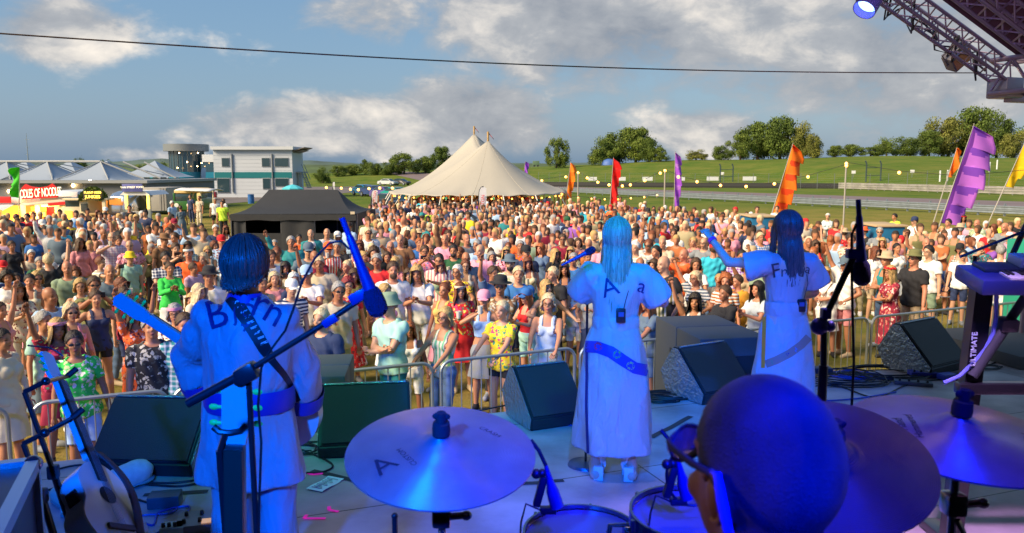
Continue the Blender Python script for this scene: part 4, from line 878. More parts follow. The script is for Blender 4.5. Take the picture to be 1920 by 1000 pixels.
def prims_mesh(S, lod=1.):
 b = MB(); seg = 14
 rings = [(z, rx, ry, y) for z, rx, ry, y in S['torso']]
 vs = []; n = 18
 for (z, rx, ry, y) in rings:
  for j in range(n): a = 2*PI*j/n; vs.append((rx*abs(math.cos(a))**.85*(1 if math.cos(a) > 0 else -1), y+ry*math.sin(a), z))
 fs = [(i*n+j, i*n+(j+1) % n, (i+1)*n+(j+1) % n, (i+1)*n+j) for i in range(len(rings)-1) for j in range(n)]
 fs += [tuple(range(n-1, -1, -1)), tuple((len(rings)-1)*n+j for j in range(n))]; b.add(vs, fs)
 dz = S['dz']
 if S['F']:
  for s in (-1, 1): b.sph((s*.07, -.085, 1.28+dz), (.068, .062, .062), seg=12, rings=8)
 for (nm, p, q, r0, r1) in S['bones']:
  N_ = 5; pts = [p.lerp(q, k/N_) for k in range(N_+1)]; rr = [r0+(r1-r0)*k/N_ for k in range(N_+1)]
  if nm == 'shin': rr = [r0, .058, .056, .047, .04, .037]
  if nm == 'hand':
   b.tube([p]+pts[1:], [.022, .027, .033, .036, .034, .026], 10, ry=.5); b.sph(p, .024, seg=8, rings=6); continue
  if nm == 'upper': rr = [r0*1.05, r0*1.08, r0*1.0, r0*.9, r1*1.02, r1]
  b.tube(pts, rr, 12)
  b.sph(p, r0*1.0, seg=10, rings=8); b.sph(q, r1, seg=10, rings=8)
 H = S['head']; hx, hy, hz = H
 b.tube([(0, .02, 1.44+dz), (0, .0, 1.50+dz), (0, -.005, hz-.02)], [.062, .05, .052] if S['F'] else [.07, .06, .06], 12)
 b.sph((0, hy+.012, hz+.028), (.076, .097, .096), seg=20, rings=14)        # cranium
 b.sph((0, hy-.028, hz-.035), (.058, .062, .078), seg=16, rings=10)        # face and jaw
 b.sph((0, hy-.066, hz-.095), (.024, .02, .018), seg=10, rings=8)          # chin
 b.sph((0, hy-.075, hz+.022), (.05, .018, .012), seg=10, rings=6)          # brow
 for s in (-1, 1):
  b.sph((s*.036, hy-.068, hz-.030), (.022, .018, .022), seg=8, rings=6)   # cheek
  b.sph((s*.076, hy+.015, hz-.008), (.010, .018, .030), seg=8, rings=8)   # ear
 b.tube([(0, hy-.082, hz+.012), (0, hy-.098, hz-.014), (0, hy-.104, hz-.028)], [.010, .013, .016], 8)   # nose
 b.sph((0, hy-.090, hz-.060), (.024, .010, .010), seg=8, rings=6)          # lips
 return b
def remesh(b, vox, smooth=3, keep=False):
 me = bpy.data.meshes.new('tmp'); me.from_pydata([tuple(v) for v in b.v], [], b.f)
 o = bpy.data.objects.new('tmp', me); COL.objects.link(o)
 m = o.modifiers.new('r', 'REMESH'); m.mode = 'VOXEL'; m.voxel_size = vox; m.use_smooth_shade = True
 s = o.modifiers.new('s', 'SMOOTH'); s.factor = .5; s.iterations = smooth
 dg = bpy.context.evaluated_depsgraph_get(); r = bpy.data.meshes.new_from_object(o.evaluated_get(dg))
 n = len(r.vertices); V = np.empty(n*3, 'f'); r.vertices.foreach_get('co', V); V = V.reshape(-1, 3)
 NR = np.empty(n*3, 'f'); r.vertex_normals.foreach_get('vector', NR); NR = NR.reshape(-1, 3)
 F = [tuple(p.vertices) for p in r.polygons]
 bpy.data.objects.remove(o); bpy.data.meshes.remove(me); bpy.data.meshes.remove(r)
 return V, NR, F
def zones(S, V):
 """nearest bone per vertex -> zone name index and position along bone"""
 names = ['torso', 'head', 'neck']; D = []; T = []
 dz = S['dz']; H = np.array(S['head'])
 z = V[:, 2]-dz
 rt = [[a for a in r] for r in S['torso']]
 rx = np.interp(V[:, 2], [r[0] for r in rt], [r[1] for r in rt]); ry = np.interp(V[:, 2], [r[0] for r in rt], [r[2] for r in rt])
 over = np.maximum(0, V[:, 2]-rt[-1][0])+np.maximum(0, rt[0][0]-V[:, 2])
 D.append((np.sqrt((V[:, 0]/rx)**2+(V[:, 1]/ry)**2)-1)*np.minimum(rx, ry)+over*1.0-.004); T.append(z)
 D.append(np.linalg.norm((V-H)/np.array([1, 1.1, 1.35]), axis=1)-.082); T.append(z)
 nb = np.where(z > 1.44, np.sqrt(V[:, 0]**2+V[:, 1]**2)-.058+np.maximum(0, z-1.56)*1.2+np.maximum(0, 1.5-z)*1.2, 9); D.append(nb); T.append(z)
 for i, (nm, p, q, r0, r1) in enumerate(S['bones']):
  P = np.array(p); Q = np.array(q); d = Q-P; t = np.clip(((V-P)@d)/(d@d), 0, 1); c = P+t[:, None]*d
  D.append(np.linalg.norm(V-c, axis=1)-(r0+(r1-r0)*t)); T.append(t); names.append(nm+str(i))
 D = np.array(D); T = np.array(T); k = D.argmin(0)
 return np.array(names)[k], T[k, np.arange(len(V))]
def garment_mask(S, zn, t, V, kind):
 z = V[:, 2]-S['dz']; base = np.char.rstrip(zn, '0123456789')
 tor = base == 'torso'; up = base == 'upper'; fo = base == 'fore'; th = base == 'thigh'; sh = base == 'shin'; ft = base == 'foot'
 nk = (base == 'neck')
 rr_ = np.sqrt(V[:, 0]**2+(V[:, 1]-.01)**2); neck = (rr_ > np.where(V[:, 1] < 0, .088, .072)) | (z < 1.425)
 hips = (th & (t < .14)) if not S['seated'] else (th & (t < .10))
 tn = tor | (nk & (rr_ > .08))
 if kind == 'tee': return ((tn & (z > .84) & neck) | (up & (t < .62)) | hips)
 if kind == 'long': return ((tn & (z > .84) & neck) | up | (fo & (t < .93)) | hips)
 if kind == 'tank': return ((tor & (z > .86) & ((z < 1.34) | ((np.abs(V[:, 0]) > .055) & (np.abs(V[:, 0]) < .105) & (z < 1.47)))) | hips)
 if kind == 'crop': return (tor & (z > 1.10) & ((z < 1.34) | ((np.abs(V[:, 0]) > .055) & (np.abs(V[:, 0]) < .1) & (z < 1.47))))
 if kind == 'trousers': return ((tor & (z < 1.02)) | th | (sh & (t < .93)))
 if kind == 'shorts': return ((tor & (z < 1.02)) | (th & (t < .86)))
 if kind == 'hotpants': return ((tor & (z < 1.04)) | (th & (t < .42)))
 if kind == 'shoes': return (ft | (sh & (t > .97))) & (V[:, 0] < 0)
 if kind == 'shoes2': return (ft | (sh & (t > .97))) & (V[:, 0] >= 0)
 return tor
def shell(V, NR, F, mask, off, wr=.004, seed=0, flare=None):
 keep = [f for f in F if all(mask[i] for i in f)]
 if not keep: return None
 use = sorted({i for f in keep for i in f}); ix = {v: k for k, v in enumerate(use)}
 P = V[use]+NR[use]*(off+wr*(np.sin(P_ := V[use][:, 2]*47+V[use][:, 0]*31+seed)+np.sin(V[use][:, 0]*53+V[use][:, 1]*37+V[use][:, 2]*19))[:, None]*.5)
 fs = [tuple(ix[i] for i in f) for f in keep]
 cnt = {}
 for f in fs:
  for a, b_ in zip(f, f[1:]+f[:1]):
   cnt[(a, b_)] = cnt.get((a, b_), 0)+1
 bd = [(a, b_) for (a, b_) in cnt if (b_, a) not in cnt]
 bv = sorted({a for e in bd for a in e}); n0 = len(P); jx = {v: n0+k for k, v in enumerate(bv)}
 inn = V[[use[v] for v in bv]]-NR[[use[v] for v in bv]]*.004
 P = np.vstack([P, inn]); fs += [(b_, a, jx[a], jx[b_]) for a, b_ in bd]
 return P, fs
def mesh_np(name, P, fs, mats):
 me = bpy.data.meshes.new(name); me.from_pydata([tuple(p) for p in P], [], fs)
 for m in mats: me.materials.append(m)
 me.shade_smooth(); return me
def fingers(S, b, grip=.35):
 for i, (nm, p, q, r0, r1) in enumerate(S['bones']):
  if nm != 'hand': continue
  d = (q-p).normalized(); s = -1 if i < 5 else 1
  side = d.cross(Vector((0, -1, 0)));  side = side.normalized() if side.length > .2 else Vector((1, 0, 0)); nrm = side.cross(d).normalized()
  if nrm.dot(Vector((-s, -.4, 0))) < 0: nrm = -nrm
  for k, (o, l) in enumerate(((-.026, .052), (-.009, .066), (.009, .070), (.026, .062))):
   a = q+side*o-d*.01; m_ = a+d*l*.45+nrm*l*.1; e = m_+(d*(1-grip)+nrm*grip).normalized()*l*.55
   b.tube([a, m_, e], [.0095, .0085, .006], 6)
  th = p.lerp(q, .25)+side*(.03*s*-1)
  b.tube([th, th+(d*.6-side*s*.6+nrm*.4).normalized()*.03, th+(d+nrm*.5-side*s*.2).normalized()*.062], [.011, .010, .007], 6)
# --- materials driven by the object's own colour
def skin_mat():
 m = bpy.data.materials.new('skin'); m.use_nodes = True; t = m.node_tree; b = t.nodes['Principled BSDF']
 oi = t.nodes.new('ShaderNodeObjectInfo'); at = t.nodes.new('ShaderNodeAttribute'); at.attribute_name = 'feat'
 s = t.nodes.new('ShaderNodeSeparateColor'); t.links.new(at.outputs['Color'], s.inputs[0])
 def mx(f, a, c):
  n = t.nodes.new('ShaderNodeMix'); n.data_type = 'RGBA'; t.links.new(f, n.inputs[0]); t.links.new(a, n.inputs[6]); n.inputs[7].default_value = (*c, 1); return n.outputs[2]
 c = mx(s.outputs[1], oi.outputs['Color'], (.42, .10, .08)); c = mx(s.outputs[0], c, (.025, .016, .012)); c = mx(s.outputs[2], c, (.75, .7, .65))
 t.links.new(c, b.inputs['Base Color']); b.inputs['Roughness'].default_value = .5
 b.inputs['Subsurface Weight'].default_value = 0; return m
SKIN = skin_mat()
CLOTH = mat('plain_cloth', objcol=True, rough=.85, var=.06, vscale=6, bump=.35, bscale=9)
HAIRM = mat('hair', objcol=True, rough=.5, var=.6, vscale=1, bump=.6, bscale=90)
def streak(m):
 for n_ in [q for q in m.node_tree.nodes if q.type == 'TEX_NOISE' and q.inputs['Scale'].default_value < 2]:
  mp_ = m.node_tree.nodes.new('ShaderNodeMapping'); mp_.inputs['Scale'].default_value = (85, 85, 6); q_ = n_.inputs['Vector'].links[0].from_socket; m.node_tree.links.new(q_, mp_.inputs[0]); m.node_tree.links.new(mp_.outputs[0], n_.inputs['Vector'])
streak(HAIRM)
def pattern(name, kind, c2=None):
 m = bpy.data.materials.new(name); m.use_nodes = True; t = m.node_tree; b = t.nodes['Principled BSDF']; b.inputs['Roughness'].default_value = .85
 oi = t.nodes.new('ShaderNodeObjectInfo'); c = t.nodes.new('ShaderNodeTexCoord')
 n = t.nodes.new('ShaderNodeMix'); n.data_type = 'RGBA'; t.links.new(oi.outputs['Color'], n.inputs[6])
 if kind == 'floral':
  v = t.nodes.new('ShaderNodeTexVoronoi'); v.inputs['Scale'].default_value = 19
  dn = t.nodes.new('ShaderNodeTexNoise'); dn.inputs['Scale'].default_value = 24; t.links.new(c.outputs['Object'], dn.inputs['Vector']); va = t.nodes.new('ShaderNodeVectorMath'); va.operation = 'MULTIPLY_ADD'; t.links.new(dn.outputs['Color'], va.inputs[0]); va.inputs[1].default_value = (.09, .09, .09); t.links.new(c.outputs['Object'], va.inputs[2]); t.links.new(va.outputs[0], v.inputs['Vector'])
  h = t.nodes.new('ShaderNodeHueSaturation'); 
  r = t.nodes.new('ShaderNodeValToRGB'); t.links.new(v.outputs['Color'], r.inputs[0]); r.color_ramp.interpolation = 'CONSTANT'
  cols = c2; r.color_ramp.elements[0].color = (*cols[0], 1); r.color_ramp.elements[1].position = .33; r.color_ramp.elements[1].color = (*cols[1], 1); e = r.color_ramp.elements.new(.66); e.color = (*cols[2], 1)
  rr = t.nodes.new('ShaderNodeMapRange'); t.links.new(v.outputs['Distance'], rr.inputs[0]); rr.inputs[1].default_value = .40; rr.inputs[2].default_value = .46; rr.inputs[3].default_value = 1; rr.inputs[4].default_value = 0
  t.links.new(rr.outputs[0], n.inputs[0]); t.links.new(r.outputs[0], n.inputs[7])
 else:
  s = t.nodes.new('ShaderNodeSeparateXYZ'); t.links.new(c.outputs['Object'], s.inputs[0])
  def st(sock, f, w_=.0):
   q = t.nodes.new('ShaderNodeMath'); q.operation = 'MULTIPLY'; t.links.new(sock, q.inputs[0]); q.inputs[1].default_value = f
   q2 = t.nodes.new('ShaderNodeMath'); q2.operation = 'SINE'; t.links.new(q.outputs[0], q2.inputs[0]); q3 = t.nodes.new('ShaderNodeMath'); q3.operation = 'GREATER_THAN'; t.links.new(q2.outputs[0], q3.inputs[0]); q3.inputs[1].default_value = w_; return q3.outputs[0]
  if kind == 'vstripe': f = st(s.outputs[0], 110)
  elif kind == 'hstripe': f = st(s.outputs[2], 120)
  else:
   a = t.nodes.new('ShaderNodeMath'); a.operation = 'ADD'; t.links.new(st(s.outputs[0], 120, .3), a.inputs[0]); t.links.new(st(s.outputs[2], 120, .3), a.inputs[1]); q = t.nodes.new('ShaderNodeMath'); q.operation = 'MULTIPLY'; t.links.new(a.outputs[0], q.inputs[0]); q.inputs[1].default_value = .5; f = q.outputs[0]
  t.links.new(f, n.inputs[0]); n.inputs[7].default_value = (*c2, 1)
 t.links.new(n.outputs[2], b.inputs['Base Color']); return m
PAT = {'plain': CLOTH,
 'redfloral': pattern('red_floral', 'floral', [(.75, .5, .45), (.15, .02, .03), (.55, .2, .15)]), 'brightfloral': pattern('bright_floral', 'floral', [(.8, .6, .1), (.7, .05, .15), (.05, .3, .15)]),
 'paleflor': pattern('pale_floral', 'floral', [(.75, .72, .55), (.55, .65, .3), (.8, .75, .7)]), 'darkfloral': pattern('dark_floral', 'floral', [(.3, .3, .28), (.5, .48, .4), (.04, .05, .05)]),
 'vstripe': pattern('white_stripe', 'vstripe', (.75, .70, .60)), 'hstripe': pattern('white_hoops', 'hstripe', (.72, .7, .66)), 'check': pattern('white_check', 'check', (.65, .66, .7)),
 'greenstripe': pattern('green_stripe', 'vstripe', (.15, .4, .22)), 'orangeprint': pattern('hawaiian', 'floral', [(.1, .3, .5), (.85, .25, .02), (.6, .1, .3)])}
_B = {}; _M = {}
EYE = [(-.031, .006), (.031, .006)]
def body(sex, pose):
 k = (sex, pose)
 if k in _B: return _B[k]
 S = spec(sex, pose); V, NR, F = remesh(prims_mesh(S), .0125, 3); zn, t = zones(S, V)
 fb = MB(); fingers(S, fb)
 me = mesh_np('body', list(map(tuple, V))+fb.v, list(F)+[tuple(i+len(V) for i in f) for f in fb.f], [SKIN])
 H = np.array(S['head']); n = len(me.vertices); C = np.zeros((n, 4), 'f'); C[:, 3] = 1; r = V-H; fr = r[:, 1] < -.05
 for ex, ez in EYE:
  d = np.sqrt(((r[:, 0]-ex)/.014)**2+((r[:, 2]-ez)/.009)**2); C[:len(V), 0] = np.maximum(C[:len(V), 0], np.where(fr, np.clip(1.35-d, 0, .95), 0))
  d = np.sqrt(((r[:, 0]-ex)/.018)**2+((r[:, 2]-ez-.024)/.007)**2); C[:len(V), 0] = np.maximum(C[:len(V), 0], np.where(fr, np.clip(1.2-d, 0, .6), 0))
 d = np.sqrt((r[:, 0]/.024)**2+((r[:, 2]+.061)/.011)**2); C[:len(V), 1] = np.where(fr, np.clip(1.4-d, 0, .95), 0)
 if (len(k[1]) % 2): 
  d = np.sqrt((r[:, 0]/.015)**2+((r[:, 2]+.062)/.006)**2); C[:len(V), 0] = np.maximum(C[:len(V), 0], np.where(fr, np.clip(1.3-d, 0, .8), 0))
 ca = me.color_attributes.new('feat', 'FLOAT_COLOR', 'POINT'); ca.data.foreach_set('color', C.ravel())
 _B[k] = (S, V, NR, F, zn, t, me); return _B[k]
OFF = {'tee': (.017, .010), 'long': (.017, .011), 'tank': (.009, .004), 'crop': (.009, .003), 'trousers': (.013, .008), 'shorts': (.015, .008), 'hotpants': (.008, .002), 'shoes': (.008, .0), 'shoes2': (.008, .0)}
def skirt(S, z0, z1, r1, seed=0, seated=False):
 b = MB(); F = S['F']; dz = S['dz']
 def f(u, v):
  a = 2*PI*u; z = z0+(z1-z0)*v; k = v
  rx = (.150 if z0 > .98 else .185)*(1-k)+r1*k+.03*math.sin(PI*min(1, v*2.2)); ry = rx*(.80+.1*k)
  fold = 1+(.045*math.sin(7*a+seed+v*2)+.03*math.sin(11*a+seed*2))*k
  x = rx*fold*math.cos(a); y = ry*fold*math.sin(a)
  if seated:
   L_ = max(0, .93-z); return (x*1.15, y*.9-.02-min(L_, .42), z+dz+min(L_, .42)-.03*0)
  return (x, y, z+dz)
 b.grid(f, 40, 14); return b
def garment(sex, pose, kind):
 k = (sex, pose, kind)
 if k in _M: return _M[k]
 S, V, NR, F, zn, t, me = body(sex, pose); nm = {'tee': 'shirt', 'long': 'long_sleeved_top', 'tank': 'vest_top', 'crop': 'crop_top', 'shoes': 'shoe', 'shoes2': 'shoe'}.get(kind, kind)
 if kind in ('dress', 'sundress', 'skirt', 'midi'):
  if kind == 'skirt': b = skirt(S, 1.0, .52, .23, 1, S['seated']); P, fs = b.v, b.f; nm = 'skirt'
  else:
   top = garment_mask(S, zn, t, V, 'tee' if kind == 'dress' else 'tank'); top &= (V[:, 2]-S['dz'] > 1.0) 
   P0, f0 = shell(V, NR, F, top, .013, .006, 2); b = skirt(S, 1.06, .42 if kind != 'dress' else .30, .25, 2, S['seated']); n0 = len(P0)
   P = list(map(tuple, P0))+b.v; fs = list(f0)+[tuple(i+n0 for i in f) for f in b.f]; nm = 'dress'
 else:
  off, wr = OFF[kind]; r = shell(V, NR, F, garment_mask(S, zn, t, V, kind), off, wr, len(pose)); P, fs = r
  if kind in ('tee', 'long'):      # looser, hanging hem and sleeves
   P = np.array(P); z = P[:, 2]-S['dz']; k_ = np.clip((1.25-z)/.35, 0, 1)*(np.abs(P[:, 0]) < .26)*(.05)
   P[:, 0] *= 1+k_; P[:, 1] *= 1+k_*1.6
 m = mesh_np(nm, P, fs, [CLOTH]); _M[k] = m; return m
def hair_mesh(style):
 k = ('hair', style)
 if k in _M: return _M[k]
 b = MB(); rr = random.Random(5)
 ln = {'short': 0, 'crop': 0, 'bob': .09, 'long': .27, 'vlong': .36, 'bun': 0, 'curly': .05, 'pony': 0, 'wig': .30}[style]; th = {'short': .015, 'crop': .005, 'bob': .02, 'long': .018, 'vlong': .018, 'bun': .010, 'curly': .034, 'pony': .010, 'wig': .028}[style]
 nu, nr, nc = 48, 12, 10 if ln else 0
 def lim(a):      # a = 0 front (-y), pi back: elevation limit in radians
  c = abs(((a+PI) % (2*PI))-PI)
  return R(float(np.interp(math.degrees(c), [0, 35, 62, 85, 105, 180], [33, 23, 0, -14, -22, -40])))
 vs = []
 for i in range(nu):
  a = 2*PI*i/nu; l0 = lim(a); col = []
  c = abs(((a+PI) % (2*PI))-PI)
  for j in range(nr+1):
   e = PI/2+(l0-PI/2)*j/nr; w_ = th*(1+.25*math.sin(5*a+j)*.5)+(.004*math.sin(a*13+j*2))
   w_ = w_*(1-.88*(j/nr)**2.5*max(0, 1-math.degrees(c)/85))+(.006*math.sin(a*23+j) if ln else 0)*(j/nr)
   rx, ry, rz = .078+w_, .099+w_, .098+w_
   if style == 'curly': w2 = .010*math.sin(a*9+j*2.1)+.008*math.sin(a*5-j*3); rx += w2; ry += w2; rz += w2
   col.append((math.cos(e)*math.sin(a)*rx, .012-math.cos(e)*math.cos(a)*ry, .028+math.sin(e)*rz))
  x, y, z = col[-1]; side = max(0., min(1., (math.degrees(c)-50)/30)) if ln else 0
  for j in range(1, nc+1):
   v = j/nc; L_ = ln*side; wav = .006*math.sin(v*9+a*7)+.01*math.sin(a*11)*v
   k2 = 1+.10*math.sin(v*PI)+.22*v*min(1, ln/.2)
   xx = x*k2+wav; yy = y+(.018*v if c > 1.9 else .01*v)+(.0 if c < 1.9 else .02*math.sin(v*3))
   if c < 1.75 and style in ('long', 'vlong', 'wig'): yy = y-.01-.035*v
   col.append((xx*.97, yy, z-L_*v))
  vs += col
 m = nr+nc+1; fs = [(i*m+j, ((i+1) % nu)*m+j, ((i+1) % nu)*m+j+1, i*m+j+1) for i in range(nu) for j in range(m-1)]
 b.add(vs, fs)
 if style == 'bun': b.sph((0, .085, .11), (.042, .04, .04), seg=12, rings=8)
 if style == 'pony': b.tube([(0, .10, .06), (0, .15, .05), (0, .155, -.06), (0, .13, -.18)], [.02, .03, .028, .008], 8)
 me = bpy.data.meshes.new('hair'); me.from_pydata([tuple(v) for v in b.v], [], b.f); me.materials.append(HAIRM); me.shade_smooth(); _M[k] = me; return me
def acc_mesh(kind):
 k = ('acc', kind)
 if k in _M: return _M[k]
 b = MB(); nm = 'hat'; mm = CLOTH
 if kind == 'cap':
  b.lathe([(.098, .02), (.100, .05), (.092, .10), (.06, .135), (0, .148)], (0, .01, .02), seg=24, sy=1.12); b.grid(lambda u, v: ((u-.5)*.16*(1-.3*v), -.09-.085*v*(1-(2*u-1)**2*.35), .045-.02*v-.012*(2*u-1)**2), 10, 4)
 elif kind == 'brim': b.lathe([(.165, .038), (.12, .045), (.099, .05), (.097, .09), (.085, .135), (.05, .15), (0, .148)], (0, .01, .02), seg=28, sy=1.1)
 elif kind == 'bucket': b.lathe([(.145, .0), (.102, .05), (.095, .1), (.08, .13), (0, .138)], (0, .01, .02), seg=24, sy=1.1)
 elif kind == 'band': b.lathe([(.094, .052), (.097, .072), (.094, .092)], (0, .01, 0), seg=24, sy=1.17); nm = 'headband'
 elif kind in ('shades', 'specs'):
  nm = 'sunglasses' if kind == 'shades' else 'glasses'; mm = RUB
  for s in (-1, 1):
   if kind == 'shades': b.sph((s*.032, -.098, .006), (.025, .006, .017), seg=10, rings=6)
   else: b.tube([(s*.032+.023*math.cos(a), -.099, .005+.017*math.sin(a)) for a in np.linspace(0, 2*PI, 12, endpoint=False)], .0028, 4, closed=True)
   b.tube([(s*.056, -.09, .012), (s*.082, -.03, .012), (s*.083, .02, .006)], .003, 4)
  b.tube([(-.01, -.105, .01), (.01, -.105, .01)], .003, 4)
 elif kind == 'flowers':
  nm = 'flower_crown'
  for i in range(9): a = -.2+PI*1.1*i/8; b.sph((.09*math.cos(a), .01-.1*math.sin(a), .085+.012*(i % 2)), .024, seg=8, rings=6)
 elif kind == 'beard': nm = 'beard'; mm = HAIRM; b.sph((0, -.062, -.075), (.056, .04, .05), seg=14, rings=10); 
 elif kind == 'bag': nm = 'bag_strap'; mm = CLOTH; b.tube([(-.13, -.13, -.62), (-.02, -.145, -.38), (.10, -.06, -.19)], .011, 5)
 me = bpy.data.meshes.new(nm); me.from_pydata([tuple(v) for v in b.v], [], b.f); me.materials.append(mm); me.shade_smooth(); _M[k] = me; return me
HC = {'brown': (.075, .038, .018), 'dark': (.02, .014, .012), 'blonde': (.50, .32, .12), 'fair': (.62, .48, .28), 'grey': (.33, .32, .31), 'white': (.62, .61, .58), 'ginger': (.36, .10, .025), 'auburn': (.17, .05, .02), 'red': (.25, .02, .03)}
CC = {'white': (.80, .79, .76), 'cream': (.70, .62, .46), 'black': (.018, .018, .022), 'navy': (.02, .035, .10), 'blue': (.03, .15, .45), 'light blue': (.34, .50, .72), 'teal': (.02, .24, .26), 'turquoise': (.03, .45, .60), 'green': (.04, .62, .08), 'dark green': (.015, .10, .04), 'sage green': (.24, .33, .22), 'mint': (.35, .60, .50), 'grey': (.22, .24, .26), 'slate': (.10, .15, .20), 'red': (.62, .015, .02), 'dark red': (.28, .01, .04), 'orange': (.85, .13, .02), 'amber': (.80, .36, .03), 'yellow': (.85, .62, .02), 'pink': (.82, .33, .45), 'rose': (.62, .24, .26), 'purple': (.25, .08, .42), 'mauve': (.50, .33, .45), 'brown': (.22, .11, .05), 'tan': (.50, .38, .24), 'olive': (.16, .16, .06), 'beige': (.55, .47, .34), 'denim': (.10, .17, .30), 'lime': (.55, .80, .05), 'rust': (.45, .14, .04), 'gold': (.7, .45, .12), 'silver': (.55, .62, .65), 'khaki': (.36, .31, .18)}
SK = [(.50, .22, .115), (.55, .27, .155), (.44, .185, .09), (.57, .31, .19), (.36, .15, .075), (.52, .22, .13)]
GN = {'tee': 'tee', 'long': 'top', 'tank': 'vest', 'crop': 'crop top', 'dress': 'dress', 'sundress': 'sundress', 'shirt': 'shirt'}
PN = {'plain': '', 'redfloral': 'floral ', 'brightfloral': 'bright floral ', 'paleflor': 'patterned ', 'darkfloral': 'dark patterned ', 'vstripe': 'striped ', 'hstripe': 'hooped ', 'check': 'checked ', 'greenstripe': 'green striped ', 'orangeprint': 'hawaiian '}
PP = {'clap': 'clapping', 'crossed': 'arms folded', 'raise': 'one arm raised', 'raise2': 'both arms up', 'phone': 'filming', 'drink': 'holding a drink', 'sip': 'drinking', 'out': 'arms spread wide', 'pockets': 'hands on hips', 'lean': 'hands on barrier', 'dance': 'dancing', 'seat': 'seated', 'stand': '', 'wave': 'waving', 'hip': 'hand on hip', 'point': 'pointing'}
def sub(nm, me, root, col, mtl=None, loc=None):
 o = bpy.data.objects.new(nm, me); COL.objects.link(o); o.parent = root; o.color = (*col, 1)
 if mtl is not None: o.material_slots[0].link = 'OBJECT'; o.material_slots[0].material = mtl
 if loc is not None: o.location = loc
 return o
NP = 0; HELD = []
def person(x, y, z, sex, pose, hs, hc, top, pat, tc_, bot, bc, acc=(), rz=0., sc_=1., skin=0, label='', group='people in the festival crowd'):
 global NP; NP += 1
 S, V, NR, F, zn, t_, bme = body(sex, pose)
 k = sc_*(.955 if sex == 'F' else 1.03)
 r = thing('person', (x, y, z), label, 'person', group, rz=rz, scale=k)
 r.rotation_euler = (R(2.6*math.sin(NP*2.3)), R(2.4*math.sin(NP*3.7+1)), rz)
 sub('body', bme, r, SK[skin % 6])
 gm = garment(sex, pose, 'tee' if top == 'shirt' else top); sub(gm.name.split('.')[0], gm, r, CC[tc_], PAT[pat])
 if top not in ('dress', 'sundress') and bot:
  gm = garment(sex, pose, bot); sub(gm.name.split('.')[0], gm, r, CC[bc])
 for q in ('shoes', 'shoes2'): sub('shoe', garment(sex, pose, q), r, CC[['white', 'black', 'tan', 'grey'][NP % 4]])
 hl = tuple(S['head'])
 if hs != 'bald': sub('hair', hair_mesh(hs), r, HC[hc], loc=hl)
 if pose in ('drink', 'sip', 'phone'):
  q = S['bones'][4]; HELD.append((pose, r, q[0], list(S['bones'])))
 for a in acc:
  ak, _, ac = a.partition(':'); me = acc_mesh(ak); o = sub(me.name.split('.')[0], me, r, HC.get(hc, (.1, .05, .03)) if ak == 'beard' else CC.get(ac, (.02, .02, .02)), loc=hl)
 return r
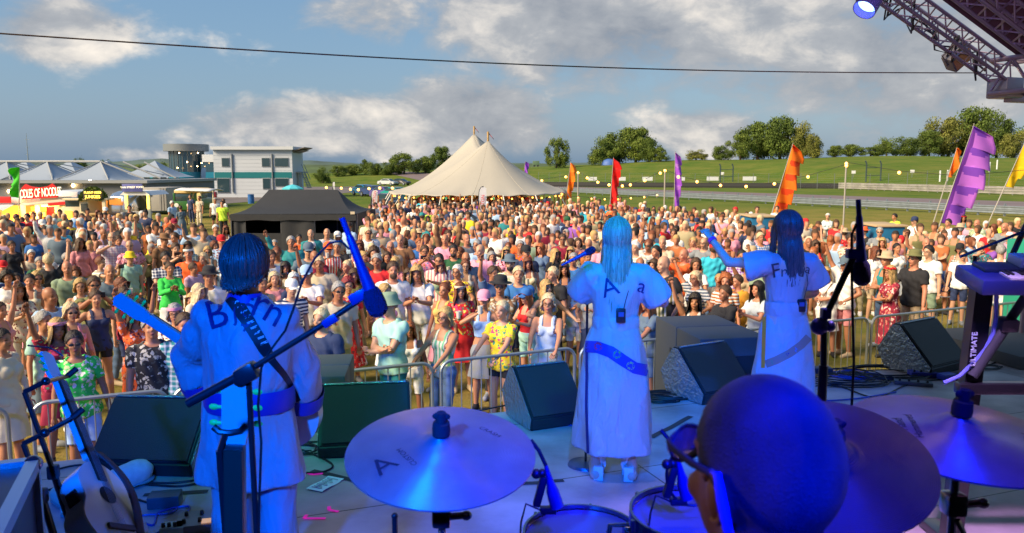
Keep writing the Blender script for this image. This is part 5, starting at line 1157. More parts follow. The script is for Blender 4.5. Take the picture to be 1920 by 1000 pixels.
# ================================================================== THE CROWD, read off the photograph (head positions)
CROWD = '''
@0 450 4
540 200 M stand bald - shirt/plain/sage_green shorts/khaki - 0|bald person in sage green shirt standing left of the white vest top
1255 215 F clap bun brown long/plain/green skirt/white - .2|person in bright green jumper and patterned white skirt, hands together
730 425 F dance bun brown tank/plain/navy hotpants/black - .1|person in navy strappy vest and very short dark shorts on open grass
530 530 F stand bob fair tank/plain/pink trousers/white shades:white 0|fair haired person in pink vest with white sunglasses near the left barrier
410 665 F raise long blonde tee/brightfloral/dark_red skirt/dark_red band:pink 0|person in multicoloured floral top and pink headband with one arm raised
610 765 F stand pony dark tee/paleflor/green shorts/light_blue shades 0 1.03|person in sunglasses and green tropical top with red sash at the barrier
300 605 F stand pony grey tee/plain/mint skirt/slate - r|grey haired person in mint shirt seen from the side by the guitar neck
405 410 M pockets bald - shirt/plain/light_blue shorts/khaki - r|bald person in pale blue shirt looking right, behind the pink vest
590 335 F drink bob blonde tank/plain/white trousers/denim specs 0|person in white sleeveless blouse holding a phone low, glasses
135 380 F clap long brown tee/redfloral/cream trousers/cream - 0|person in white blouse with big rust flowers laughing on the left
300 280 F stand bob blonde sundress/plain/white - shades:black 0|blonde person in white strappy sundress standing on the left
190 300 F stand pony dark tank/plain/cream skirt/pink - 0|dark haired person in cream strappy top beside the white sundress
970 400 M stand short brown tee/plain/dark_red shorts/navy specs .3 .86|child in dark red tee and glasses in front of the black vest
870 335 F sip long auburn tank/plain/black trousers/denim shades r|person in black vest drinking with head turned right
1010 545 F raise2 long brown dress/redfloral/orange - - .2 .98|person in rust and white floral jumpsuit with both hands up by the barrier
1165 690 M stand short grey shirt/darkfloral/black trousers/black - 0|person in dark paisley shirt under the pale guitar head
1530 262 M stand short brown tee/plain/white shorts/navy brim:black 0|person in white tee and black hat with flower band left of guitarist
1440 95 M stand short brown tee/plain/orange shorts/white band:white 0|person in orange tee with a white headband
795 235 M stand bald - tee/plain/slate shorts/navy - 0|bald person in dark grey tee beside the dark green jumper
940 215 M seat short dark long/plain/dark_green trousers/navy - .3|person in dark green sweater sitting left of the red camping chair
1140 115 M seat short grey tee/plain/sage_green shorts/khaki bucket:yellow 0|seated person in yellow bucket hat and sage tee right of the red chair
955 130 M stand short brown tee/plain/mint shorts/khaki bucket:yellow .2 .9|person in yellow bucket hat behind the red camping chair
1270 130 M clap short dark shirt/check/navy shorts/navy specs,beard 0|bearded person in glasses and blue patterned shirt above the green jumper
815 -20 M sip bald - shirt/check/mauve trousers/khaki specs 0 1.06|tall person in mauve checked shirt drinking, left of the yellow tee
940 -55 M raise2 short dark tee/plain/yellow shorts/denim - 0 1.04|person in bright yellow tee with hands up at the head
640 140 F seat short brown tank/plain/white shorts/white - 0|seated person in white sleeveless shirt left of the mauve checked shirt
500 135 M seat short grey tee/plain/white shorts/cream - r|grey haired person in white polo seated facing right
495 70 M seat short brown tee/plain/red shorts/navy - 0|seated person in red tee among camping chairs on the left
220 110 M seat short white tee/plain/beige shorts/khaki - 0|white haired person in beige tee seated with head down
390 130 M seat short grey tee/hstripe/grey shorts/cream - 0|seated person in grey hooped tee left of the red tee
285 165 M seat short grey long/plain/dark_green trousers/navy - 0|grey haired person in dark green jumper seated far left
20 205 M seat short grey tee/plain/light_blue shorts/navy cap:red 0|person in red cap and light blue shirt at the left edge
1545 135 F stand bob fair tank/plain/slate trousers/navy - l|fair haired person in slate vest left of the guitarist's head
1455 385 F stand long fair tee/plain/cream skirt/pink - r|long fair haired person in cream top looking right by the guitarist's sleeve
1480 205 M stand short brown tee/plain/mauve shorts/grey - r .85|child in mauve tee behind the black flowered hat
1690 140 M drink short brown tee/plain/white shorts/navy - r|person in white tee with a drink touching the guitarist's left shoulder
30 735 F stand bun dark long/plain/cream skirt/cream - r|person in cream crochet top at the left edge looking right
15 520 F raise2 bun brown tank/plain/rose trousers/rose - r .96|person in dusty rose top cut by the left edge
1290 60 M phone short brown tee/plain/black shorts/navy - 0|person in black tee filming with a phone above the green jumper
1350 545 F stand bob grey tee/redfloral/white skirt/pink band:pink,specs 0|grey haired person in glasses and pink headband right of the pale guitar head
1335 690 M stand short brown shirt/check/teal shorts/navy - 0|person in teal and white checked shirt under the guitarist's elbow
75 275 F stand curly dark tee/plain/white skirt/black - 0|person with dark curls in white tee left of the cream strappy top
705 335 M phone short brown tee/plain/olive shorts/khaki shades 0|person in olive vest with sunglasses behind the navy vest
1440 440 F stand long blonde tee/redfloral/white skirt/white - l .9|fair haired person in white floral top behind the guitarist's left sleeve
@480 450 4
1040 592 M crossed short grey tee/plain/mint shorts/teal bucket:sage_green l 1.03|person in green sun hat and pale tee with dark print leaning on the barrier
1370 590 F lean bob blonde tank/greenstripe/cream trousers/denim specs l|person in glasses and green orange striped sleeveless blouse at the barrier
1180 655 F stand long ginger tank/plain/white shorts/white - 0 .84|ginger child in white top between the two barrier leaners
1825 555 F lean pony fair shirt/brightfloral/yellow hotpants/black - l 1.02|person in yellow shirt with pale flowers and black shorts at the barrier
1705 445 F sip short dark crop/plain/light_blue skirt/check cap:pink 0|person in pink cap and pale blue strapless top holding a paper cup
1545 365 F drink long auburn tee/brightfloral/red skirt/red band:cream 0|person in swirling red floral top with cream headband holding a glass
1375 370 F stand bun auburn crop/plain/gold skirt/pink - l|person with red bun, yellow crop top and pink skirt turned left
1240 245 M clap wig blonde tee/plain/white trousers/white - 0|person in long yellow wig and white tee with a blue print
1000 215 M stand short brown tee/plain/white trousers/white beard 0 1.05|greying bearded person in white tee with an orange animal print
1000 385 F stand bob blonde tank/plain/pink skirt/white - r|blonde bobbed person in pink sleeveless top right of the big microphone
695 330 F stand curly red dress/redfloral/red - specs 0|person with dark red curls in red and green floral dress behind the microphone
590 375 M drink short grey shirt/plain/beige shorts/khaki shades 0|person in beige shirt and sunglasses right of the guitarist
410 255 M clap short brown tee/plain/white shorts/navy cap:light_blue 0|person in pale blue cap and white tee right of the guitarist's head
365 70 M drink short brown tee/plain/slate shorts/navy cap:slate,shades 0 1.05|tall person in grey blue tee and cap holding a dark can
500 590 M stand short fair tee/plain/navy shorts/navy - l .97|person with bright yellow lit face in navy tee by the guitarist's right sleeve
1370 150 M stand short dark shirt/vstripe/rose trousers/white specs 0|person in glasses and cream pink striped shirt right of the yellow wig
1560 185 F stand bob auburn sundress/plain/cream - specs 0|person in cream strappy dress and glasses behind the swirling red top
1690 80 M pockets bald - shirt/plain/pink shorts/khaki - l 1.06|person in bright pink polo with sunglasses hooked at the neck
1800 335 M crossed short dark shirt/darkfloral/brown trousers/black brim:black,shades 0|person in black hat, sunglasses and brown leopard shirt
1505 75 M drink short dark tee/plain/dark_green trousers/navy beard 0|bearded person in dark green tee holding a pale stick
975 130 F stand bob brown tee/redfloral/pink skirt/white - 0|person in pale pink floral top behind the animal print tee
880 95 M stand curly brown tee/plain/black shorts/black - 0|curly haired young person in black tee above the pink floral top
240 205 F phone long dark tee/plain/beige skirt/beige - 0|dark haired person holding a phone up vertically right of the guitarist's head
110 290 F stand bob fair tee/plain/rose skirt/navy - 0|fair haired smiling person close to the guitarist's right shoulder
305 285 F stand bob white tee/plain/navy trousers/navy specs 0|white haired person in glasses and navy top left of the pale blue cap
525 65 M sip short brown tee/vstripe/red shorts/navy cap:orange,shades 0|person in orange cap and red white football shirt drinking
690 195 F clap bun fair tee/plain/black trousers/black - l|laughing person in black top behind the arm of the microphone
745 255 F stand long brown tee/plain/olive trousers/khaki - 0|person in olive top half hidden by the big microphone
1860 90 F stand long blonde tee/redfloral/pink skirt/pink shades 0|blonde person in sunglasses and pink spotted blouse
1600 130 M stand bald - tee/plain/grey shorts/black specs 0|bald person in glasses and grey tee left of the pink polo
1240 80 M phone short brown tee/orangeprint/pink shorts/navy specs 0|person in pink patterned shirt photographing with both hands
1100 15 F stand bob brown tee/plain/light_blue trousers/navy - b|person in light blue tee seen from behind
1905 165 M stand short dark shirt/paleflor/cream trousers/navy brim:slate,beard 0|bearded person in blue hat and white shirt with yellow green print
410 55 F stand long brown tee/plain/white shorts/denim cap:white 0 .95|person in white cap left of the football shirt
40 215 M phone short brown tee/plain/black shorts/black - r|person in black vest with arm up beside the guitarist's head
60 60 F stand long auburn tank/plain/black skirt/black - 0|person in black vest seated row just right of the guitarist's head
150 30 M seat short grey shirt/check/light_blue shorts/navy - 0|seated person in pale checked shirt right of the guitarist's head
1040 170 F stand long blonde tee/redfloral/rose trousers/white - l|long fair haired person behind the bearded animal print tee
1540 90 F stand bob auburn tee/plain/brown trousers/brown - l|person in brown top behind the bearded dark green tee
1660 40 M stand short grey shirt/plain/light_blue trousers/navy - l|grey haired person behind the pink polo
985 45 M stand bald - tee/plain/tan shorts/grey specs 0|bald person in glasses and tan tee above the black tee
1410 200 F stand long auburn tee/plain/sage_green trousers/navy - 0|auburn person squeezed between striped shirt and cream dress
@960 450 4
245 470 F lean bob fair sundress/plain/silver - specs 0 1.04|person in glasses and shiny silver blue strappy dress leaning on the barrier
135 415 F clap long ginger tank/plain/red shorts/mint cap:blue l .92|child in blue cap and coral red vest left of the silver dress
275 350 F dance long blonde sundress/plain/gold - - r|long wavy blonde person in gold dress turned away behind the silver dress
465 345 F clap pony fair tank/plain/white shorts/white - 0 .9|fair plaited young person in white behind the singer's left arm
140 165 F drink vlong auburn tank/plain/cream trousers/teal - 0|person with very long auburn hair in cream vest
320 105 F stand long blonde tee/plain/black trousers/denim specs r|person in black lace tee looking down, left of long brown hair
405 210 F stand long brown tank/plain/navy skirt/navy - 0|person with long brown hair in navy strappy top left of the singer
325 250 M stand short fair tee/plain/black trousers/black - l .97|close cropped person in black lace top before the navy strappy top
30 255 M clap short fair tee/plain/blue trousers/navy - 0|person with brightly lit yellow face in blue costume
1190 175 M pockets bald - tee/plain/black shorts/olive - l 1.1|big bald person in black tee with a small white chest mark
1275 105 M phone bald - long/plain/orange trousers/orange - l|bald person in orange work jacket with a glaring phone light
1085 85 M stand pony dark tee/plain/slate trousers/navy - l|person with dark ponytail in slate tee right of the singer
1080 290 M dance short dark shirt/vstripe/olive shorts/olive - b|person in olive cream striped shirt seen from behind
1050 185 F stand long brown tee/plain/light_blue skirt/denim - l|brown haired person in light blue top leaning left beside the big bald person
1395 285 F raise bob fair tee/hstripe/slate trousers/denim specs l|person in glasses and slate hooped tee holding a phone up
1340 470 F raise long dark tank/plain/white skirt/white - 0 .98|smiling dark haired person in white strappy top, arm raised, above the big speaker
1600 400 F clap short brown long/plain/black trousers/black - l|laughing person in black jacket clapping above the big speaker
1590 300 F stand curly ginger tee/hstripe/rust trousers/rust - 0|ginger curly person in rust hooped top behind the black jacket
1705 305 M sip short brown tee/plain/amber shorts/amber - l .88|child in amber tee beside the ginger curls
1840 365 F clap long dark tee/plain/silver skirt/mint - l|dark haired person in shiny pale top clapping at the pointing singer's back
1560 60 M stand short grey tee/plain/black trousers/denim - b|person in black tee seen from behind beside the teal tee
1490 65 M stand short brown tee/plain/turquoise trousers/denim cap:red b|person in turquoise tee and red cap seen from behind
1700 120 M stand short dark shirt/check/purple trousers/navy - 0|person in purple white patterned shirt under the pointing arm
1770 190 F raise bob blonde tank/plain/tan skirt/tan - 0|blonde person in tan vest with a long arm stretched up
1215 -50 M drink short brown tee/plain/white trousers/olive - 0|person in white tee with tiny dark chest logo, in front of straw hats
1010 540 F lean long ginger tee/plain/slate shorts/denim - l|person in slate tee at the barrier just right of the singer's waist
1065 505 F stand long blonde tee/plain/tan shorts/denim - l .95|blonde person beside the slate tee, right of the singer
40 45 M stand short grey shirt/orangeprint/orange trousers/navy - 0|person in loud orange hawaiian shirt
240 60 F stand long ginger tee/plain/denim trousers/denim - l|ginger person in denim blue top
375 -10 M stand short brown tee/plain/dark_red trousers/navy specs 0|person in glasses and dark red tee
430 90 F stand long blonde tee/paleflor/tan trousers/tan - 0|blonde person in lacy tan top left of the singer's microphone
1390 10 F stand short blonde tee/redfloral/rose skirt/rose - l|short blonde person in rose floral top
530 250 M stand short dark tee/plain/brown trousers/brown - l .85|dark haired child just left of the singer's sleeve
515 20 F raise bob brown tee/plain/rose skirt/rose - 0|person in rose top with arm up near the singer's microphone
@1440 450 4
940 235 F crossed long blonde dress/redfloral/dark_red - flowers:red,specs l 1.0|person in long red floral dress with a flower crown
1085 135 M drink short brown tee/plain/black shorts/tan brim:olive,shades l 1.05|person in black tee and olive brimmed hat holding a drink
1225 85 M drink short dark tee/plain/white shorts/sage_green specs l 1.02|young person in white tee and sage shorts, tattooed arm
890 140 M crossed short grey tank/plain/teal shorts/denim brim:tan l|person in straw hat and teal vest left of the flower crown
465 250 F crossed long blonde tee/plain/white skirt/white bag:brown 0 .96|blonde young person in white tee and skirt with crossed brown bag strap
590 170 M raise short dark tee/plain/white shorts/rose cap:slate l|person in white tee and salmon shorts, cap hidden by the microphone
810 85 F stand long auburn tee/plain/white shorts/tan - r|long auburn haired person in white tee left of the straw hat
980 60 F stand pony dark tee/plain/white skirt/white - r|dark ponytail person in white tee behind the olive hat
480 0 F raise2 vlong ginger tee/plain/sage_green shorts/sage_green - b|ginger person from behind with both hands in long hair
350 90 F dance bun ginger tee/darkfloral/teal shorts/grey - l|person in teal patterned top right beside the pointing singer
1440 110 M stand short dark tee/plain/white shorts/navy shades 0 .9|person in sunglasses behind the turquoise cooler wagon
1615 115 F seat bob fair crop/plain/tan skirt/tan shades l|fair bare shouldered person seated right of the cooler wagon
1750 75 M stand short grey tank/plain/white shorts/white - b 1.0|person in white vest from behind above the keyboard
@1440 220 4
830 855 M drink short grey tee/plain/grey shorts/navy shades 0|person in grey tee and sunglasses left of the blue bin
880 935 F stand long blonde tee/plain/tan trousers/tan - 0|blonde person in tan top in front of the grey tee and bin
1075 775 M pockets short brown tee/plain/white trousers/red cap:navy l|person in white tee and baggy red trousers leaning on the blue bin
970 745 M stand short dark tee/plain/lime trousers/black - l .95|person in lime safety vest behind the plywood topped bin
1295 845 F sip bob blonde sundress/plain/white - - 0|blonde person in white halter dress drinking at the right
1345 790 M stand short dark tee/plain/white shorts/navy - l|dark haired person in white tee below the biggest purple flag
1430 835 M stand short grey shirt/check/light_blue shorts/navy brim:tan b|person in straw hat and blue checked shirt from behind
1455 755 F stand vlong dark tank/plain/teal trousers/white band:red 0|person with long black hair and red headband under the purple flag
1585 795 M stand bald - shirt/paleflor/sage_green shorts/olive - l|bald person in patterned sage shirt at the right
440 740 F crossed short white long/plain/silver trousers/slate - 0|white haired person in pale grey jumper standing alone by the grass bank
565 865 F stand short brown tee/redfloral/red skirt/red brim:tan b|person in straw hat and red floral blouse from behind
735 855 F stand short auburn tee/plain/black trousers/black brim:orange l|person in orange straw hat and black top
1770 820 M drink bald - tee/plain/grey shorts/grey - l 1.06|big bald person in grey tee near the right edge
1745 785 F stand short white tee/plain/lime skirt/lime - l|white haired person in lime top behind the big grey tee
1700 825 F sip long auburn tank/plain/rust skirt/rust - l|auburn person in rust top drinking left of the big grey tee
75 685 M stand short brown tee/plain/white trousers/navy - 0|person in white tee just above the pointing singer's hair
330 825 F seat long blonde tank/plain/black skirt/black - r|blonde person in black vest sitting below the white haired jumper
1940 955 F stand long brown tee/plain/rose trousers/denim - l|brown haired person at the right edge above the keyboard
@960 220 4
1655 690 F out bun auburn sundress/plain/turquoise - - b|person in turquoise sundress from behind with arms spread wide
1420 745 F dance long brown sundress/plain/purple - - l|person in plum dress dancing before the grass bank
1765 725 F seat short brown tee/plain/white skirt/navy - 0|seated person in white blouse left of the first blue bin
1835 690 M stand short brown tee/plain/white shorts/navy - 0|person in white shirt behind the first blue bin
1845 765 F clap bob fair tee/plain/slate trousers/slate - l|fair haired person in slate top beside the first blue bin
1265 685 M stand short dark tee/plain/navy trousers/black - l|person in navy tee below the thin purple flag
1160 680 M stand short white tee/plain/white trousers/navy - b|white shirted person from behind left of the thin purple flag
1095 690 F stand short brown dress/plain/slate - - b|person in slate blue dress from behind
1055 685 F stand pony dark tee/plain/black skirt/orange - 0|person in black tee and orange skirt in the back row
850 635 M stand bald - shirt/plain/pink shorts/tan - 0|bald person in pale pink shirt on the grass right of the tent
815 610 M stand short brown shirt/check/rose trousers/grey - 0|person in rose checked shirt behind the pale pink shirt
600 660 M stand short brown tee/paleflor/light_blue shorts/grey - 0|person in tie dye tee and grey shorts right of the tent
630 610 M stand short grey tee/plain/rose trousers/navy - 0|person in rose tee farthest back right of the tent
478 760 M stand short brown tee/plain/red trousers/red - l|person in bright red tee facing left in the mid crowd
432 775 M stand short dark tee/plain/navy trousers/navy cap:dark_green r|person in navy tee and dark green cap facing the red tee
210 660 M stand short white tee/plain/orange trousers/navy - 0|white haired person in orange top near the tent corner
55 845 M stand bald - tee/plain/white shorts/navy - 0 1.04|big bald person in white tee right of the tallest banner
1155 795 M seat short grey shirt/plain/light_blue shorts/navy - 0|seated person in light blue shirt
1015 760 M stand short brown shirt/check/slate trousers/khaki cap:beige b|person in slate checked shirt and beige cap
985 870 M stand bald - tee/darkfloral/black trousers/black - r|bald person in black printed tee right of the singer's hair
880 740 F stand vlong auburn tee/plain/white skirt/white brim:tan b|person with very long auburn hair and straw hat from behind
1380 780 F phone short brown tee/plain/tan skirt/tan cap:navy 0|person in tan top and navy cap filming
1515 870 M seat short brown tee/plain/turquoise shorts/navy cap:navy 0|seated person in turquoise tee and navy cap left of the pointing hand
@480 220 4
310 905 M seat short dark tee/plain/orange trousers/denim - 0|seated person in orange tee in front of the black marquee
430 870 M stand bald - tee/plain/teal shorts/navy - 0|bald person in teal tee before the black marquee
520 865 M stand bald - shirt/plain/white shorts/navy - 0|person in white shirt before the right marquee opening
610 890 F stand long fair tee/plain/tan trousers/tan cap:white 0|long fair haired person in white cap and tan top
700 815 M stand short brown tee/plain/light_blue shorts/navy - l|person in light blue tee at the right end of the marquee
820 770 M stand short brown tee/plain/olive shorts/olive - 0|person in olive tee beside the right corner of the marquee
860 860 M drink short fair long/plain/white trousers/tan shades,bag:brown 0 1.04|tall person in white shirt with a dark camera strap
1100 725 M clap short dark tee/plain/red trousers/light_blue - 0|person in dark red football shirt clapping in the back rows
1175 680 M stand short brown tee/plain/white trousers/navy - b 1.05|tall person in white tee from behind near the tent straps
1245 745 M stand short brown tee/plain/turquoise shorts/navy cap:teal b|person in turquoise tee and teal cap from behind
1310 815 F stand bob fair tee/plain/cream trousers/tan - b|fair haired person in fluffy cream top from behind
1240 870 F stand short brown tee/plain/purple trousers/purple brim:tan 0|person in purple tee and straw hat
1740 775 F drink bun dark sundress/plain/yellow - - 0|person in yellow dress right of the tallest white banner
1840 855 M sip bald - shirt/plain/white shorts/tan - 0|bald person in white shirt drinking right of the yellow dress
1430 880 M raise2 short brown long/plain/brown trousers/brown beard 0 1.06|big person in brown jumper with hands at the face
1300 700 M stand short brown tee/plain/lime trousers/lime - b|person in lime safety jacket by the tent pole
1555 660 F stand short fair tee/plain/rose skirt/rose - b|fair haired person in rose top from behind under the tent edge
1590 685 F stand bob dark tee/plain/red trousers/denim - 0|person in scarlet tee under the tent edge
@0 220 4
1675 645 M stand short dark tee/plain/lime trousers/black - 0 1.03|steward in lime safety vest alone on the grass left of the marquee
1607 620 M stand short grey tee/plain/white shorts/black - 0|person in white tee and black shorts walking near the vintage truck
1680 625 F stand bob brown tee/plain/white skirt/grey - l|person in white tee beside the steward
1302 645 M stand short white tee/plain/light_blue shorts/grey - r|person in pale tee and grey shorts before the vintage truck
1365 680 F stand short brown dress/plain/slate - - b|person in slate dress from behind at the vintage truck
1435 595 M stand short brown tee/plain/navy trousers/navy - l|person in navy standing at the vintage truck windscreen
1485 605 M stand short brown tee/plain/beige trousers/cream - l|person in beige before the truck awning
1515 820 F drink bun dark tank/plain/black shorts/light_blue - 0|person in black vest and pale denim shorts left of the marquee
1622 835 M crossed short white long/plain/navy trousers/navy - 0|white haired person in navy shirt with folded arms
1245 860 M clap short brown tee/plain/white shorts/navy - 0|person in white tee clapping above the orange tee
1325 790 M crossed short brown shirt/plain/light_blue shorts/khaki cap:dark_red 0|person in light blue shirt and dark red cap
1680 840 F stand long auburn tank/plain/white skirt/white shades 0|auburn person in white vest and sunglasses left of the guitarist's hair
1330 900 M stand short brown tee/plain/rust trousers/navy - l|person in rust red tee by the white clapping tee
760 865 M stand bald - tank/plain/mauve trousers/black - r|bald person in mauve vest left of the mauve checks
965 680 M stand short dark tee/plain/black trousers/black - 0|person in black tee queueing at the street food stall
330 800 M stand short grey tee/plain/turquoise trousers/navy cap:white 0|person in turquoise tee and white cap before the noodle stall
680 830 M seat short white shirt/plain/light_blue trousers/navy - r|white haired person seated in light blue shirt facing right
575 800 M stand short brown tee/plain/black trousers/khaki - b|person in black tee from behind before the green dome stall
210 745 M stand short dark tee/plain/red trousers/red - l|person in red tee queueing for noodles
790 700 M stand short brown tee/plain/white shorts/black cap:white 0|person in white tee and white cap near the silver trailer
740 715 F stand long auburn tank/plain/orange skirt/orange - 0|person in orange vest near the green dome stall
1040 810 F seat bob fair tee/redfloral/cream trousers/tan - l|seated fair haired person in cream floral top left of centre
100 750 M stand short brown tee/plain/navy trousers/navy - b|person in navy tee from behind at the noodle stall
600 745 M stand short brown tee/plain/blue shorts/navy - 0|person in royal blue tee below the green dome stall
'''
_b0 = G(62, 757, 1.1); _b1 = G(1830, 575, 1.1)
def BARY(x): return _b0.y+(_b1.y-_b0.y)*(x-_b0.x)/(_b1.x-_b0.x)
ROT = {'l': -.7, 'r': .75, 'b': PI}
PLACED = []      # (px, py, x, y)
used = {}
seatlist = []
ox = oy = 0; kk = 1; ci = 0
prnd = random.Random(21)
def headz(sex, pose, s): return (1.65 if pose != 'seat' else 1.16)*(.955 if sex == 'F' else 1.03)*s
for line in CROWD.strip().splitlines():
 if line[0] == '@': a = line[1:].split(); ox, oy, kk = float(a[0]), float(a[1]), float(a[2]); continue
 a, lab = line.split('|'); a = a.split(); px, py = ox+float(a[0])/kk, oy+float(a[1])/kk
 sex, pose, hs, hc = a[2:6]; tp, pt, tcol = a[6].split('/'); tcol = tcol.replace('_', ' '); bot = None; bcol = 'navy'
 if a[7] != '-': bot, bcol = a[7].split('/'); bcol = bcol.replace('_', ' '); bcol = bcol if bcol in CC else 'grey'
 acc = [q.replace('_', ' ') for q in a[8].split(',')] if a[8] != '-' else []
 s = float(a[10]) if len(a) > 10 else 1.; sex = sex
 p = G(px, py, headz(sex, pose, s))
 yb_ = BARY(p.x)
 if p.y < yb_+.42: p = Vector((p.x*(yb_+.42)/p.y, yb_+.42, 0))
 base = math.atan2(-p.x, p.y-2); r0 = ROT[a[9]] if a[9] in ROT else float(a[9])
 if len(lab.split()) > 16: print('LONG', lab)
 person(p.x, p.y, 0, sex, pose, hs, hc if hc != '-' else 'brown', tp, pt, tcol, bot, bcol, acc, base+r0+prnd.uniform(-.18, .18), s, prnd.randrange(6), lab)
 PLACED.append((px, py, p.x, p.y)); used[lab] = 1; ci += 1
 if pose == 'seat': seatlist.append((p.x, p.y, base+r0, lab))
print('table persons', ci, 'dups', ci-len(used))
# ---- the rest of the crowd: seeded, nearest ones as individuals, the remainder as one mass
BANDS = [(-300, 408, 425), (0, 405, 560), (240, 400, 560), (330, 418, 560), (425, 460, 560), (560, 460, 560), (682, 458, 585), (690, 388, 590), (760, 378, 590), (1040, 378, 590), (1180, 386, 585), (1260, 392, 580), (1400, 400, 570), (1480, 415, 560), (1600, 428, 545), (1750, 425, 530), (1860, 415, 500), (2100, 410, 480)]
cand = []
def free(x, y, dmin):
 for q in PLACED:
  if abs(q[2]-x) < dmin and abs(q[3]-y) < dmin and (q[2]-x)**2+(q[3]-y)**2 < dmin*dmin: return False
 return True
for _ in range(26000):
 yy = 11+35*prnd.random()**.9; xx = prnd.uniform(-.68, .68)*yy
 px, py = proj((xx, yy, 1.6))
 if not (-40 < px < 1960): continue
 lo = interp(px, [q[0] for q in BANDS], [q[1] for q in BANDS]); hi = interp(px, [q[0] for q in BANDS], [q[2] for q in BANDS])
 if py < lo or py > hi: continue
 if 29.5 < yy < 36 and xl-.4 < xx < xr+.4: continue           # the marquee
 if py < 442 and 335 < px < 432: continue
 if 930 < px < 1000 and False: continue
 dmin = .55 if yy > 18 else .68
 if px < 430 and prnd.random() < (.93 if py > 478 else .5 if py > 432 else 0): continue
 if 225 < px < 335 and py > 500: continue     # open grass on the left
 if px > 1230 and py > 520: continue
 if px > 1480 and py > 470: continue
 if px > 560 and py > 545: continue
 if px > 1480 and prnd.random() < .75: continue
 if any((q[0]-px)**2+((q[1]-py)*1.0)**2 < (560/yy*.42)**2 for q in PLACED): continue
 if not free(xx, yy, dmin): continue
 if yy > 41.5 and (abs(px-900) > 150): continue
 cand.append((xx, yy, px, py)); PLACED.append((px, py, xx, yy))
cand.sort(key=lambda q: q[1])
NIND = 300-ci
print('generated', len(cand), 'individuals', NIND)
def zone_phrase(px, py, y):
 row = 'in the middle rows' if y < 24 else 'in the back rows'
 L_ = [(0, 'at the far left'), (110, 'left of the red camping chair'), (215, 'near the yellow bucket hats'), (330, 'left of the guitarist'), (450, 'behind the guitarist'), (560, 'before the black marquee'), (660, 'behind the boom microphone'), (760, 'between marquee and cream tent'), (860, 'left of the tallest banner'), (960, 'right of the tallest banner'), (1060, "left of the long haired singer"), (1150, "above the long haired singer"), (1240, 'right of the long haired singer'), (1330, 'behind the big speaker stack'), (1420, "under the pointing arm"), (1500, 'behind the pointing singer'), (1620, 'left of the plywood topped bin'), (1750, 'below the biggest purple flag'), (1900, 'at the far right')]
 return min(L_, key=lambda q: abs(q[0]-px))[1], row
TOPS = [('white', 6), ('black', 7), ('navy', 5), ('light blue', 4), ('grey', 4), ('red', 3), ('rose', 4), ('pink', 3), ('teal', 2), ('turquoise', 2), ('cream', 4), ('beige', 3), ('orange', 2), ('purple', 1), ('sage green', 2), ('denim', 2), ('dark red', 2), ('mauve', 1), ('olive', 2), ('yellow', 1), ('blue', 2), ('tan', 2), ('slate', 3), ('khaki', 1), ('brown', 1), ('mint', 1), ('rust', 1)]
def wch(r, L_): 
 k = r.random()*sum(q[1] for q in L_)
 for q in L_:
  k -= q[1]
  if k <= 0: return q[0]
 return L_[-1][0]
